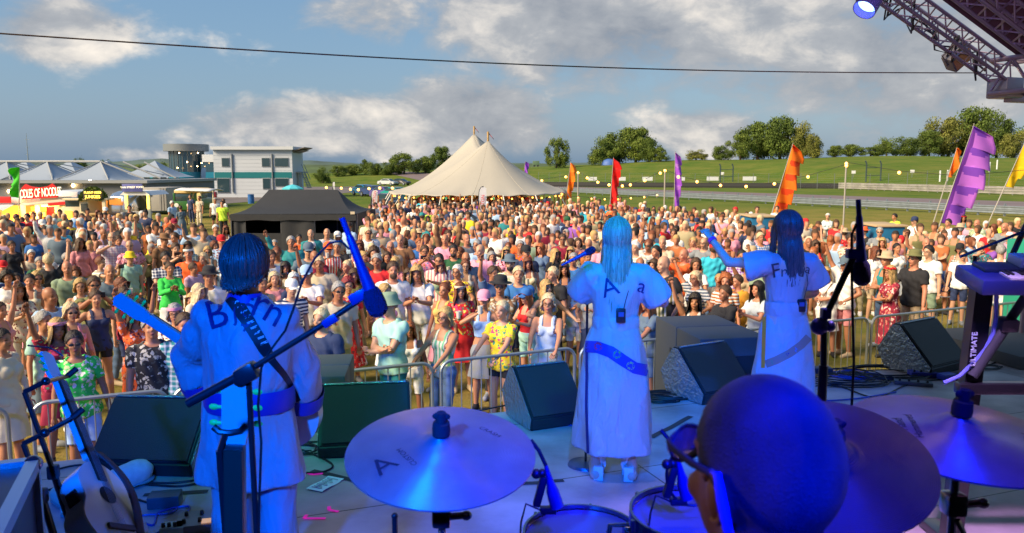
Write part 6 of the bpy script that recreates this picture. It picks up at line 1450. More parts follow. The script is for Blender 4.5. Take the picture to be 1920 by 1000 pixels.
for (xx, yy, px, py) in cand[:NIND]:
 for tr in range(400):
  sex = prnd.choice('MF'); seated = prnd.random() < (.33 if (px < 420 or px > 1250) and yy > 16 else .06)
  pose = 'seat' if seated else wch(prnd, [('stand', 5), ('clap', 2), ('drink', 2), ('crossed', 2), ('raise', 1.1), ('pockets', .8), ('phone', .6), ('dance', .9), ('sip', .7), ('wave', 1), ('hip', 1.2), ('point', .8), ('raise2', .5)])
  hs = wch(prnd, [('short', 3), ('bald', 1.5), ('curly', .3)]) if sex == 'M' else wch(prnd, [('long', 3), ('bob', 3), ('bun', 1.2), ('pony', 1), ('short', .7), ('vlong', .5)])
  hc = wch(prnd, [('brown', 4), ('dark', 2), ('blonde', 2.5), ('fair', 1.5), ('grey', 2), ('white', 1), ('auburn', 1.5), ('ginger', .6)])
  tp = wch(prnd, [('tee', 5), ('shirt', 2), ('long', .8)]) if sex == 'M' else wch(prnd, [('tee', 4), ('tank', 3), ('dress', 1), ('sundress', 1), ('long', .5)])
  pt = wch(prnd, [('plain', 8), ('check', 1), ('hstripe', .7), ('redfloral', .8), ('darkfloral', .5), ('vstripe', .5), ('paleflor', .4)])
  tcol = wch(prnd, TOPS); bot = wch(prnd, [('shorts', 3), ('trousers', 3)]) if sex == 'M' else wch(prnd, [('skirt', 2), ('trousers', 2), ('shorts', 1)]); bcol = wch(prnd, [('navy', 3), ('khaki', 2), ('denim', 3), ('black', 2), ('white', 1), ('cream', 1), ('grey', 1)])
  acc = []; a_ = prnd.random(); aw = ''
  if a_ < .10: acc = ['cap:'+prnd.choice(['navy', 'white', 'black', 'red'])]; aw = acc[0].split(':')[1]+' cap'
  elif a_ < .17: acc = ['brim:'+prnd.choice(['tan', 'cream', 'brown'])]; aw = acc[0].split(':')[1]+' brimmed hat'
  elif a_ < .27: acc = ['shades']; aw = 'sunglasses'
  elif a_ < .34: acc = ['specs']; aw = 'glasses'
  zp, row = zone_phrase(px, py, yy); hw = 'bald' if hs == 'bald' else ({'short': 'short ', 'long': 'long ', 'vlong': 'very long ', 'bob': 'bobbed ', 'bun': 'tied ', 'pony': 'ponytailed ', 'curly': 'curly '}[hs]+hc+' haired')
  lab = f"{hw} person in {PN[pt]}{tcol} {GN[tp]}{', '+PP[pose] if PP[pose] else ''}{' and '+aw if aw else ''}, {zp}"
  lab = lab.replace('  ', ' ')
  if len(lab.split()) > 16: continue
  key = (PN[pt]+tcol+GN[tp], zp)
  if lab in used or key in used: continue
  used[lab] = used[key] = 1; break
 base = math.atan2(-xx, yy-2); s = prnd.uniform(.95, 1.05)
 person(xx, yy, 0, sex, pose, hs, hc, tp, pt, tcol, bot, bcol, acc, base+prnd.gauss(0, .35)+(PI if prnd.random() < .05 else 0), s, prnd.randrange(6), lab)
 if pose == 'seat': seatlist.append((xx, yy, base, lab))
cup = MB(); cup.lathe([(0, -.05), (.030, -.05), (.038, .06), (.034, .06), (.028, -.044)], seg=14); CUPM = mat('clear_cup', (.75, .72, .62), .2, spec=.6, alpha=.75); pho = MB(); pho.bbox(Vector((0, 0, 0)), (.15, .012, .075), .004); cm_ = pm_ = None
for (pose, r, _, bones) in HELD:
 hs_ = [q for q in bones if q[0] == 'hand']; w0 = MW[r]
 if pose == 'phone':
  c = w0 @ ((hs_[0][2]+hs_[1][2])/2); c.z += .02
  if pm_ is None: pm_ = o = pho.build('phone', mat('phone_black', (.015, .015, .02), .2), loc=(0, 0, 0))
  else: o = link_copy(pm_)
  tag(o, 'black phone of '+' '.join(r['label'].split()[:12]).rstrip(','), 'phone', 'phones held up in the crowd'); o.location = c; o.rotation_euler = r.rotation_euler
 else:
  c = w0 @ (hs_[0][2]+(hs_[0][2]-hs_[0][1]).normalized()*.01); c.z += .03
  if cm_ is None: cm_ = o = cup.build('plastic_cup', CUPM, loc=(0, 0, 0))
  else: o = link_copy(cm_)
  tag(o, 'plastic cup of '+' '.join(r['label'].split()[:12]).rstrip(','), 'cup', 'plastic cups held in the crowd'); o.location = c
def camp_chair(x, y, rz, col, lab, grp=None, s=1.):
 t = thing('camping_chair', (x, y, 0), lab, 'camping chair', grp, rz, s); CHM = mat('chair_cloth_'+str(col[0]), col, .8)
 b = MB(); b.grid(lambda u, v: ((u-.5)*.5, -.22+.46*v, .44-.05*math.sin(PI*u)*math.sin(PI*v)), 6, 6); b.build('seat', CHM, t, world=False)
 b = MB(); b.grid(lambda u, v: ((u-.5)*.52, .24+.12*v+.03*math.sin(PI*u), .44+.50*v), 6, 6); b.build('backrest', CHM, t, world=False)
 for s_ in (-1, 1):
  b = MB(); b.tube([(s_*.27, -.24, 0), (s_*.27, .24, .45), (s_*.27, .37, .96)], .011, 6); b.build('frame', MAT['grey_leg'], t, world=False)
  b = MB(); b.tube([(s_*.27, .26, 0), (s_*.27, -.22, .62)], .011, 6); b.build('leg', MAT['grey_leg'], t, world=False)
  b = MB(); b.box((s_*.28, -.0, .64), (.06, .44, .015)); b.build('armrest', CHM, t, world=False)
 return t
q = G(254, 507, .85); camp_chair(q.x, q.y, math.atan2(-q.x, q.y-2)+2.6, (.72, .01, .015), 'bright red camping chair seen from behind beside the yellow bucket hat', None, 1.1)
cc_ = None
for k, (x, y, rz, sl_) in enumerate(seatlist):
 if cc_ is None: cc_ = o = camp_chair(x, y+.1, rz, (.02, .06, .20), '')
 else: o = copy_tree(cc_)
 tag(o, 'camping chair under '+' '.join(sl_.replace('seated ', '').split()[:13]).rstrip(','), 'camping chair', 'camping chairs in the crowd'); o.location = (x-math.sin(rz)*.08, y+math.cos(rz)*.08, 0); o.rotation_euler = (0, 0, rz)
LOW = {}
def lowbody(sex, pose):
 k = (sex, pose)
 if k in LOW: return LOW[k]
 S = spec(sex, pose); V, NR, F = remesh(prims_mesh(S), .034, 2); zn, t = zones(S, V)
 LOW[k] = (S, V, NR, F, {g: garment_mask(S, zn, t, V, g) for g in ('tee', 'long', 'tank', 'trousers', 'shorts')}, V[:, 2]-S['head'][2], V-np.array(S['head'])); return LOW[k]
VV = []; FF = []; CCs = []; n0 = 0
for (xx, yy, px, py) in cand[NIND:]+[(prnd.uniform(-6, 2), prnd.uniform(43, 62), 0, 0) for _ in range(150)]:
 sex = prnd.choice('MF'); pose = wch(prnd, [('stand', 4), ('clap', 1.5), ('drink', 2), ('crossed', 1), ('wave', .5), ('hip', .8), ('raise', .5), ('seat', .8 if px < 420 or px > 1250 else .1)])
 S, V, NR, F, gm, hz_, hr = lowbody(sex, pose); s = prnd.uniform(.92, 1.08)*(.955 if sex == 'F' else 1.03); rz = math.atan2(-xx, yy-2)+prnd.gauss(0, .6)
 P = V.copy(); C = np.tile(np.array([*SK[prnd.randrange(6)], 1.]), (len(V), 1)); bc = CC[wch(prnd, [('navy', 3), ('khaki', 2), ('denim', 3), ('black', 2), ('white', 1)])]
 m = gm['trousers'] if prnd.random() < .5 else gm['shorts']; C[m, :3] = bc; P[m] += NR[m]*.012
 m = gm[prnd.choice(['tee', 'tee', 'long' if prnd.random() < .3 else 'tank'])]; C[m, :3] = CC[wch(prnd, TOPS)]; P[m] += NR[m]*.022
 if prnd.random() < .93:
  hl_ = ((hr[:, 2] > .040) | ((hr[:, 1] > (-.03 if sex == 'M' else -.055)) & (hr[:, 2] > (-.06 if sex == 'M' else -.12)))) & (hr[:, 2] > -.12) & (np.abs(hr[:, 0]) < .12)
  C[hl_, :3] = (CC[prnd.choice(['tan', 'white', 'navy', 'red', 'black'])] if prnd.random() < .12 else None) or HC[wch(prnd, [('brown', 5), ('dark', 4), ('blonde', 2.5), ('fair', 1.5), ('grey', 2), ('white', 1), ('auburn', 1.5)])]; P[hl_] += NR[hl_]*(.014 if sex == 'M' else .024)
 c, q = math.cos(rz), math.sin(rz); X_ = P[:, 0]*c-P[:, 1]*q; Y_ = P[:, 0]*q+P[:, 1]*c
 VV.append(np.stack([X_*s+xx, Y_*s+yy, P[:, 2]*s], 1)); CCs.append(C); FF += [tuple(i+n0 for i in f) for f in F]; n0 += len(P)
CM = bpy.data.materials.new('crowd_cloth'); CM.use_nodes = True; at = CM.node_tree.nodes.new('ShaderNodeAttribute'); at.attribute_name = 'Col'; bs = CM.node_tree.nodes['Principled BSDF']; bs.inputs['Roughness'].default_value = .8; CM.node_tree.links.new(at.outputs['Color'], bs.inputs['Base Color'])
me = bpy.data.meshes.new('distant_crowd'); me.from_pydata(np.vstack(VV).tolist(), [], FF); me.materials.append(CM); me.shade_smooth()
ca = me.color_attributes.new('Col', 'FLOAT_COLOR', 'POINT'); ca.data.foreach_set('color', np.vstack(CCs).astype('f').ravel())
o = bpy.data.objects.new('distant_crowd', me); COL.objects.link(o); tag(o, 'dense mass of distant festival goers packed up to and under the cream tent', 'crowd', kind='stuff')
print('mass', len(VV), 'verts', n0)
# ================================================================== THE STAGE
SZ = 1.25
E0 = G(80, 870, SZ); E1 = G(1700, 690, SZ); ED = (E1-E0); ED.z = 0; ED.normalize(); EN = Vector((-ED.y, ED.x, 0))    # EN points to the audience
def onplane(px, py, off=0.):     # seen point on the vertical plane through the stage front
 d = ray(px, py); o = E0+EN*off; k = (o-CAM).dot(EN)/d.dot(EN); return CAM+d*k
def SP(s, n, z): p = E0+ED*s+EN*n; return Vector((p.x, p.y, z))
FLOORM = mat('stage_floor', (.40, .34, .34), .42, var=.4, vscale=2.3, bump=.08, bscale=30)  # reddish base colour takes over part of the rose light
t_ = FLOORM.node_tree; bs = t_.nodes['Principled BSDF']; br = t_.nodes.new('ShaderNodeTexBrick'); c_ = t_.nodes.new('ShaderNodeTexCoord'); mp = t_.nodes.new('ShaderNodeMapping'); mp.inputs['Rotation'].default_value = (0, 0, -math.atan2(ED.y, ED.x)); t_.links.new(c_.outputs['Object'], mp.inputs[0]); t_.links.new(mp.outputs[0], br.inputs['Vector'])
br.inputs['Scale'].default_value = 1; br.inputs['Brick Width'].default_value = 2.44; br.inputs['Row Height'].default_value = 1.22; br.inputs['Mortar Size'].default_value = .006; br.offset = 0; br.inputs['Color1'].default_value = (1, 1, 1, 1); br.inputs['Color2'].default_value = (.9, .9, .9, 1); br.inputs['Mortar'].default_value = (.12, .12, .12, 1)
lk = bs.inputs['Base Color'].links[0].from_socket; m_ = t_.nodes.new('ShaderNodeMix'); m_.data_type = 'RGBA'; m_.blend_type = 'MULTIPLY'; m_.inputs[0].default_value = 1; t_.links.new(lk, m_.inputs[6]); t_.links.new(br.outputs[0], m_.inputs[7])
sc_n = t_.nodes.new('ShaderNodeTexNoise'); sc_n.inputs['Scale'].default_value = 3; sc_n.inputs['Detail'].default_value = 8; sc_n.inputs['Roughness'].default_value = .75; t_.links.new(c_.outputs['Object'], sc_n.inputs['Vector']); sr = t_.nodes.new('ShaderNodeMapRange'); t_.links.new(sc_n.outputs[0], sr.inputs[0]); sr.inputs[1].default_value = .3; sr.inputs[2].default_value = .7; sr.inputs[3].default_value = .28; sr.inputs[4].default_value = .6; t_.links.new(sr.outputs[0], bs.inputs['Roughness']); t_.links.new(m_.outputs[2], bs.inputs['Base Color'])
t = thing('stage', SP(4, -4, 0), 'outdoor stage deck of scuffed grey panels with dark skirting', 'stage')
b = MB(); P0, P1, P2, P3 = SP(-6, .02, SZ), SP(13, .02, SZ), SP(13, -11, SZ), SP(-6, -11, SZ)
b.add([P0, P1, P2, P3], [(0, 3, 2, 1)]); b.build('deck', FLOORM, t)
b = MB(); b.box(SP(3.5, 0.0, SZ-.07), (19, .04, .125), Matrix.Rotation(math.atan2(ED.y, ED.x), 3, 'Z')); b.build('edge_trim', mat('alu_edge', (.45, .45, .46), .45, .7), t)
b = MB(); b.box(SP(3.5, -.06, SZ/2-.07), (19, .03, SZ-.15), Matrix.Rotation(math.atan2(ED.y, ED.x), 3, 'Z')); b.build('skirt', mat('black_skirt', (.015, .015, .018), .9), t)
DARKT = mat('roof_canvas', (.085, .03, .045), .85, var=.15, vscale=1.5, bump=.2, bscale=3)
TRU = mat('truss_alu_violet_lit', (.30, .24, .30), .4, .6)  # aluminium with the violet stage light tinted into its colour
Cc = onplane(1886, 142, .25); C1 = onplane(1690, 0, .25)
sC = (Cc-E0).dot(ED); s1 = (C1-E0).dot(ED); sl = (C1.z-Cc.z)/(s1-sC); s0 = sC-5.4; zc = Cc.z
def rz_(s): return zc+(sl*(s-sC) if s > s0 else sl*(s0-sC)-sl*(s-s0)*1)
sL = 2*s0-sC
t = thing('stage_roof', SP(s0, -3, 0), 'pitched stage roof with silver box truss edge and dark plum canvas underside', 'stage roof')
b = MB(); b.grid(lambda u, v: tuple(SP(sL+(sC-sL)*u, .08-9.6*v, rz_(sL+(sC-sL)*u)+.16)), 40, 10); o = b.build('canvas', DARKT, t)
b = MB(); b.grid(lambda u, v: tuple(SP(sL+.0, -9.6*u, .3+(zc+.3)*v)), 6, 4); b.build('side_canvas', mat('side_black', (.02, .02, .024), .9), t)
b = MB(); b.grid(lambda u, v: tuple(SP(sL+(sC-sL)*u, -9.45, .3+(rz_(sL+(sC-sL)*u)+.1)*v)), 40, 4); b.build('back_canvas', MAT['side_black'], t)
def truss(a, c, size, n, down=Vector((0, 0, -1)), side=None, cr=.028, wr=.014, nm='truss'):
 a = Vector(a); c = Vector(c); ax = (c-a).normalized(); side = side or EN; side = (side-ax*side.dot(ax)).normalized(); dn = ax.cross(side).normalized(); 
 if dn.z > 0: dn = -dn
 of = [side*size/2-dn*size/2, side*size/2+dn*size/2, -side*size/2+dn*size/2, -side*size/2-dn*size/2]; b = MB()
 for q in of: b.tube([a+q, c+q], cr, 8)
 for i in range(n):
  p = a.lerp(c, i/n); q = a.lerp(c, (i+1)/n); m = a.lerp(c, (i+.5)/n)
  for k in range(4):
   u, v = of[k], of[(k+1) % 4]; b.tube([p+u, m+v], wr, 6, caps=False); b.tube([m+v, q+u], wr, 6, caps=False)
 return b.build(nm, TRU, t)
apx = SP(s0, .25, rz_(s0)); truss(Cc, apx, .20, 22, cr=.02, wr=.009); truss(SP(sL, .25, zc), apx, .36, 13)
truss(SP(sC-.05, -.55, zc-.02), SP(s0, -.55, rz_(s0)-.02), .22, 22, cr=.02, wr=.010); truss(SP(sC+.0, .3, zc-.02), SP(sC+.0, -9, zc-.02), .36, 18, side=ED); truss(SP(sL, .3, zc), SP(sL, -9, zc), .36, 18, side=ED)
for s in (sL, sC+.9): 
 for n_ in (.25, -8.8): truss(SP(s, n_, .02), SP(s, n_, zc-.1), .3, 10, side=ED, nm='tower_leg')
p = SP(sC, .25, zc)
b = MB(); b.bbox(p+Vector((.0, 0, -.14)), (.26, .26, .22), .02, Matrix.Rotation(math.atan2(ED.y, ED.x), 3, 'Z')); b.build('corner_block', mat('alu_plate', (.26, .22, .26), .4, .7), t)  # plate colour holds the same violet light tint as the truss
b = MB(); b.bbox(p+ED*.7+Vector((0, 0, -.24)), (1.3, .10, .10), .01, Matrix.Rotation(math.atan2(ED.y, ED.x), 3, 'Z')); b.build('base_channel', MAT['alu_plate'], t)
b = MB(); rr_ = random.Random(8); pts = []
for i in range(60): s = sC-.2-i*.085; pts.append(SP(s, .34+.1*math.sin(i*1.7), rz_(s)-.04+.12*math.sin(i*2.3)))
b.tube(pts, .012, 5); b.tube([q+Vector((.03*math.sin(i), .05, .07*math.cos(i*1.3))) for i, q in enumerate(pts)], .010, 5); b.build('looped_cable', mat('cable_black', (.012, .012, .014), .5), t)
t = None
A = onplane(-260, 45, .4); B = onplane(1838, 137, .3)
b = MB(); b.tube([A.lerp(B, u)+Vector((0, 0, -.10*math.sin(PI*u))) for u in np.linspace(0, 1, 30)], .006, 6); tag(b.build('tension_wire', mat('steel_wire', (.13, .085, .06), .7), loc=A), 'thin steel tension wire stretched across the sky from the roof corner', 'wire')
q = onplane(1795, 108, .62); t = thing('flood_light', q, 'square flood lamp with open barn door hanging under the roof truss', 'stage light')
Rr = Matrix.Rotation(R(-42), 3, 'Y') @ Matrix.Rotation(R(25), 3, 'X'); b = MB(); b.bbox(q, (.26, .16, .19), .015, Rr); b.build('housing', mat('lamp_grey', (.13, .12, .13), .5, .4), t)
b = MB(); b.box(q+Rr @ Vector((0, -.083, 0)), (.22, .006, .15), Rr); b.build('lens', mat('flood_lens', (.16, .09, .05), .15, emit=(1, .35, .1), estr=.02), t)
b = MB(); b.box(q+Rr @ Vector((-.02, -.10, .14)), (.2, .01, .12), Rr @ Matrix.Rotation(R(30), 3, 'X')); b.build('barn_door', MAT['lamp_grey'], t)
b = MB(); b.tube([q+Rr @ Vector((-.14, 0, 0)), q+Rr @ Vector((-.15, 0, .16)), q+Rr @ Vector((.15, 0, .16)), q+Rr @ Vector((.14, 0, 0))], .012, 6); b.tube([q+Rr @ Vector((0, 0, .16)), q+Vector((.16, .0, .22))], .014, 6); b.build('yoke', MAT['lamp_grey'], t)
q = W(1630, 4, 5.6); t = thing('par_lamp', q, 'round blue lit stage lamp peeping in at the top edge', 'stage light')
ax = (Vector((0, 4.0, 1.4))-q).normalized(); Rq = ax.to_track_quat('Z', 'Y').to_matrix(); b = MB(); b.lathe([(.0, -.24), (.06, -.23), (.065, -.1), (.075, .0), (.077, .08), (.072, .08), (.068, .0)], q, Rq, 28); b.build('can', mat('par_can', (.10, .10, .3), .4, .3), t)
b = MB(); b.lathe([(.0, .02), (.067, .02)], q, Rq, 24); b.build('lens', mat('par_lens', (.4, .5, .9), .1, emit=(.10, .2, 1), estr=3.5), t)
b = MB(); b.lathe([(.0, .025), (.03, .026), (.045, .024)], q, Rq, 24); b.build('lens_core', mat('par_core', (.6, .7, .9), .1, emit=(.35, .55, 1), estr=2.2), t)
b = MB(); b.tube([q+Vector((-.085, 0, 0)), q+Vector((-.09, 0, .16)), q+Vector((.09, 0, .16)), q+Vector((.085, 0, 0))], .008, 6); b.tube([q+Vector((0, 0, .16)), q+Vector((0, 0, .55))], .012, 6); b.build('yoke', MAT['lamp_grey'], t)
t = thing('lighting_bar', q+Vector((0, 0, .55)), 'horizontal lighting bar just above the view carrying the round lamp', 'truss'); truss(q+Vector((-4, -.8, .6)), q+Vector((1.2, .24, .6)), .25, 16)
def spot(name, loc, tgt, e, col, ang=50, blend=.5, size=.12): return lamp(name, 'SPOT', loc, e, col, tgt, spot_size=R(ang), spot_blend=blend, shadow_soft_size=size)
BL_ = (.0, .10, 1.)
spot('blue_spot_left', (-1.3, -1.2, 4.6), (-1.25, 3.75, 2.2), 1250, (.0, .12, 1), 52)
spot('blue_spot_centre', (.3, .8, 5.0), (.62, 5.3, 2.0), 800, (.0, .11, 1), 34)
spot('blue_spot_right', (1.9, 2.0, 5.6), (2.0, 5.9, 2.2), 800, (.0, .12, 1), 32)
spot('blue_spot_drums', (.75, -1.1, 4.4), (.31, .93, 3.0), 1000, (.0, .01, 1), 26, 1.)
spot('rose_wash', (1.9, 2.9, 5.0), (2.0, 3.1, 1.25), 800, (.75, .42, 1), 66, .8)
spot('rose_wash', (-.3, 3.4, 5.0), (-.1, 4.6, 1.25), 90, (.7, .6, 1), 44, .9)
spot('rose_kit', (.45, 2.1, 4.95), (.4, 1.9, 2.6), 16, (1, .72, .62), 46, .5)
spot('side_rose', (-2.6, 1.2, 3.7), (.28, .93, 3.05), 26, (1, .62, .5), 11, .6)
spot('violet_truss_fill', (1.2, 2.0, 3.9), (4.3, 7.6, 4.6), 320, (.8, .5, 1), 50, .8)  # added spot, stands in for violet stage spill on truss and canvas
spot('blue_spot_toms', (.6, .0, 4.7), (.5, 1.9, 2.4), 420, (0, .01, 1), 30)
spot('cyan_wash', (-3.0, 1.0, 4.7), (-1.85, 3.3, 1.9), 420, (.0, .8, .9), 17, .5)
spot('teal_wash', (-2.6, 4.6, 4.6), (-1.2, 7.2, 1.0), 100, (.05, .85, .7), 70, .9)
spot('green_wash', (.6, 3.0, 5.3), (-.4, 8.6, 1.2), 120, (.05, .9, .55), 60, .9)
# ---- crowd barriers
BARM = mat('barrier_steel', (.40, .43, .42), .4, .7, var=.1, vscale=5)
BR = [((-230, 800), (38, 750)), ((60, 757), (332, 719)), ((345, 717), (640, 684)), ((652, 684), (815, 668)), ((832, 664), (1075, 645)), ((1085, 643), (1250, 627)), ((1262, 625), (1440, 606)), ((1450, 602), (1612, 589)), ((1628, 592), (1832, 576)), ((1845, 574), (2040, 560))]
BLAB = ['crowd barrier cut by the left edge behind the flight case', 'crowd barrier behind the white guitar and left floor monitor', 'crowd barrier mostly hidden behind the guitarist', 'teal lit crowd barrier the green sun hat person leans on', 'teal lit crowd barrier with the yellow floral shirt behind it', 'crowd barrier right of the long haired singer', 'crowd barrier behind the big speaker stack', 'crowd barrier between the pointing singer and the tall microphone', 'crowd barrier in front of the red floral dress', 'crowd barrier behind the keyboard stand at the right edge']
for i, (a_, c_) in enumerate(BR):
 a = G(*a_, 1.1); c = G(*c_, 1.1); a.y = BARY(a.x)+.0; c.y = BARY(c.x); a.z = c.z = 0; t = thing('crowd_barrier', (a+c)/2, BLAB[i], 'barrier', 'steel crowd barriers along the stage')
 d = (c-a).normalized(); L_ = (c-a).length; r = .13; pts = []
 for (cx, cz, a0) in ((r, 1.1-r, PI), (L_-r, 1.1-r, PI/2), (L_-r, .18+r, 0), (r, .18+r, -PI/2)):
  for k in range(6): an = a0-k*PI/2/5; pts.append(a+d*(cx+r*math.cos(an))+Vector((0, 0, cz+r*math.sin(an))))
 b = MB(); b.tube(pts, .021, 8, closed=True); b.build('frame', BARM, t)
 n = max(4, int(L_/.125)); b = MB()
 for k in range(1, n): p = a+d*(L_*k/n); b.tube([p+Vector((0, 0, .19)), p+Vector((0, 0, 1.09))], .0075, 6, caps=False)
 b.build('bars', BARM, t)
 nr = Vector((-d.y, d.x, 0))
 for k in (.18, .82): b = MB(); p = a+d*(L_*k); b.tube([p-nr*.3, p-nr*.25+Vector((0, 0, .04)), p+Vector((0, 0, .17)), p+nr*.25+Vector((0, 0, .04)), p+nr*.3], .016, 6); b.build('foot', BARM, t)
# ---- floor monitors and speaker boxes
GRL = mat('black_grille', (.022, .028, .03), .55, bump=.5, bscale=220); WRAP = mat('crinkled_film', (.30, .34, .36), .22, .55, bump=1., bscale=26); CAB = mat('speaker_black', (.02, .022, .025), .5, bump=.15, bscale=80)
def wedge(x0, x1, base, rz, label, h=.46, side=0, hk=1.):
 c = G((x0+x1)/2, base, SZ); ww = (x1-x0)/FPX*(c-CAM).length*hk; t = thing('floor_monitor', c, label, 'speaker', 'wedge floor monitors')
 M = Matrix.Translation(c) @ Matrix.Rotation(rz, 4, 'Z'); prof = [(0, 0), (.46, 0), (.56, .20), (.40, h), (.33, h), (-.02, .10)]
 prof = [(y*1.05, z) for y, z in prof]; b = MB(); n = len(prof)
 bm = bmesh.new(); vs = [bm.verts.new((sx*ww/2, y, z)) for sx in (-1, 1) for (y, z) in prof]; bm.faces.new(vs[:n]); bm.faces.new(vs[n:][::-1])
 for k in range(n): bm.faces.new((vs[k], vs[k+n], vs[(k+1) % n+n], vs[(k+1) % n]))
 bmesh.ops.recalc_face_normals(bm, faces=bm.faces); bmesh.ops.bevel(bm, geom=bm.edges[:], offset=.012, segments=2, affect='EDGES'); bm.verts.index_update()
 b.add([M @ v.co for v in bm.verts], [[v.index for v in f.verts] for f in bm.faces]); bm.free(); b.build('cabinet', CAB, t)
 b = MB(); q0, q1 = Vector((0, -.02*1.05, .10)), Vector((0, .33*1.05, h)); nn = Vector((0, -(q1-q0).z, (q1-q0).y)).normalized()
 ax = (q1-q0); b.box(M @ ((q0+q1)/2+nn*.006), (ww*.93, ax.length*.92, .02), M.to_3x3() @ Matrix.Rotation(math.atan2(ax.z, ax.y), 3, 'X')); b.build('grille', GRL, t)
 for s in ((-1, 1) if side == 0 else (side,)):
  b = MB(); pts = [(y*.96+.01, z*.96+.01) for y, z in prof]
  b.poly([(y, z) for y, z in pts], .004, M @ Matrix.Translation((s*(ww/2+.004), 0, 0)) @ Matrix.Rotation(PI/2, 4, 'Z')); b.build('side_film', WRAP, t)
 b = MB(); b.tube([M @ Vector((-ww/2+.03, .345, h+.004)), M @ Vector((ww/2-.03, .345, h+.004))], .010, 6); b.build('top_edge', WRAP, t)
 return t
wedge(176, 352, 893, R(-4), 'leftmost floor monitor, beside the white electro acoustic guitar', .46, 1)
wedge(603, 768, 857, R(9), 'floor monitor behind the left cymbal', .46, -1)
wedge(996, 1100, 802, R(24), 'floor monitor left of the long haired singer with crinkled side', .45, -1, 1.1)
wedge(1310, 1418, 752, R(30), 'floor monitor in front of the big speaker stack', .46, -1, 1.1)
wedge(1732, 1822, 700, R(34), 'rightmost floor monitor with crinkled silver side, beside the keyboard stand', .50, -1, 1.25)
def cabinet(c, w_, d_, z0, z1, rz, label, split=True):
 t = thing('speaker_cabinet', (c.x, c.y, 0), label, 'speaker'); Rz = Matrix.Rotation(rz, 3, 'Z'); M = lambda x, y, z: c+Rz @ Vector((x, y, 0))+Vector((0, 0, z-c.z))
 for k, (y0, y1) in enumerate(((-d_/2, -.01), (.01, d_/2)) if split else ((-d_/2, d_/2),)):
  b = MB(); b.bbox(M(0, (y0+y1)/2, (z0+z1)/2), (w_, y1-y0, z1-z0), .02, Rz); b.build('cabinet', mat('sub_grey', (.07, .075, .075), .65, bump=.15, bscale=60), t)
 b = MB(); b.box(M(0, -d_/2-.004, (z0+z1)/2-.03), (w_*.86, .02, (z1-z0)*.82), Rz); b.build('port_panel', CAB, t)
 b = MB(); b.bbox(M(0, -d_/2-.02, (z0+z1)/2-.03), (.05, .03, (z1-z0)*.8), .008, Rz); b.build('port_brace', CAB, t)
 for s in (-1, 1): b = MB(); b.tube([M(s*(w_/2+.0), -.2, z1-.18), M(s*(w_/2+.03), -.2, z1-.2), M(s*(w_/2+.03), -.2, z1-.32), M(s*(w_/2), -.2, z1-.34)], .012, 6); b.build('handle', CAB, t)
 b = MB(); b.box(M(-w_/2-.004, .05, z1-.3), (.012, .2, .1), Rz); b.build('handle_recess', RUB, t)
c = W(1328, 622, 8.4); cabinet(c, .72, 1.25, 0, 1.70, R(10), 'big grey speaker stack at the stage lip behind the right centre monitor')
c = W(608, 700, 7.1); cabinet(c, .46, .85, 0, 1.60, R(6), 'grey speaker box at the stage lip right of the guitarist')
# ---- cables, boxes and tape on the deck
CB = MAT['cable_black']; CBB = mat('cable_blue', (.01, .05, .3), .4)
def cablepts(pp, z=SZ+.008):
 pts = [G(px, py, z) for px, py in pp]; out = []
 n = len(pts)
 for i in range(n-1):
  p0, p1, p2, p3 = pts[max(0, i-1)], pts[i], pts[i+1], pts[min(n-1, i+2)]
  for k in range(8):
   u = k/8; out.append(.5*((2*p1)+(-p0+p2)*u+(2*p0-5*p1+4*p2-p3)*u*u+(-p0+3*p1-3*p2+p3)*u**3))
 out.append(pts[-1]); return out
def cable(pp, lab, m=CB, r=.007): b = MB(); q = cablepts(pp); b.tube(q, r, 6); tag(b.build('cable', m, loc=q[0]), lab, 'cable', 'stage cables')
def coil(px, py, rad, n, seed, lab, m=CB):
 r = random.Random(seed); c = G(px, py, SZ); b = MB(); pts = []; dx, dy = 0, 0
 for i in range(n*14):
  a = i/14*2*PI; R_ = rad*(1+.22*math.sin(a*.37+seed)+.1*math.sin(a*1.3)); 
  if i % 14 == 0: dx = r.uniform(-.25, .25)*rad; dy = r.uniform(-.3, .3)*rad
  pts.append((c.x+dx+R_*math.cos(a)*1.25, c.y+dy+R_*.8*math.sin(a), SZ+.008+.0022*(i//14)*1.5+.004*math.sin(a*3)))
 for _ in range(2): pts = [tuple((Vector(pts[max(0, i-1)])+2*Vector(p)+Vector(pts[min(len(pts)-1, i+1)]))/4) for i, p in enumerate(pts)]
 b.tube(pts, .006, 5); tag(b.build('cable_coil', m, loc=c), lab, 'cable', 'coiled cables')
coil(1250, 745, .17, 7, 1, 'coil of black cable between the long haired singer and the big speaker stack'); coil(1238, 752, .12, 4, 6, 'smaller cable coil overlapping the one right of the singer')
coil(388, 838, .2, 7, 2, 'coil of cable right of the leftmost monitor'); coil(560, 845, .16, 4, 3, 'loose loops of cable right of the guitarist legs')
coil(1590, 712, .30, 8, 4, 'tangled pile of cable under the tall microphone', CB); coil(1660, 702, .34, 8, 5, 'large loops of cable left of the rightmost monitor'); coil(1850, 690, .14, 3, 9, 'small cable loop behind the keyboard stand'); coil(1600, 705, .2, 5, 12, 'blue lit cable loops in the tangle under the tall microphone', CBB)
cable([(540, 828), (600, 828), (650, 815), (700, 812), (900, 770), (1000, 750)], 'cable running along the back of the monitors'); cable([(545, 835), (620, 868), (605, 885), (550, 886)], 'cable looping right of the guitarist trousers')
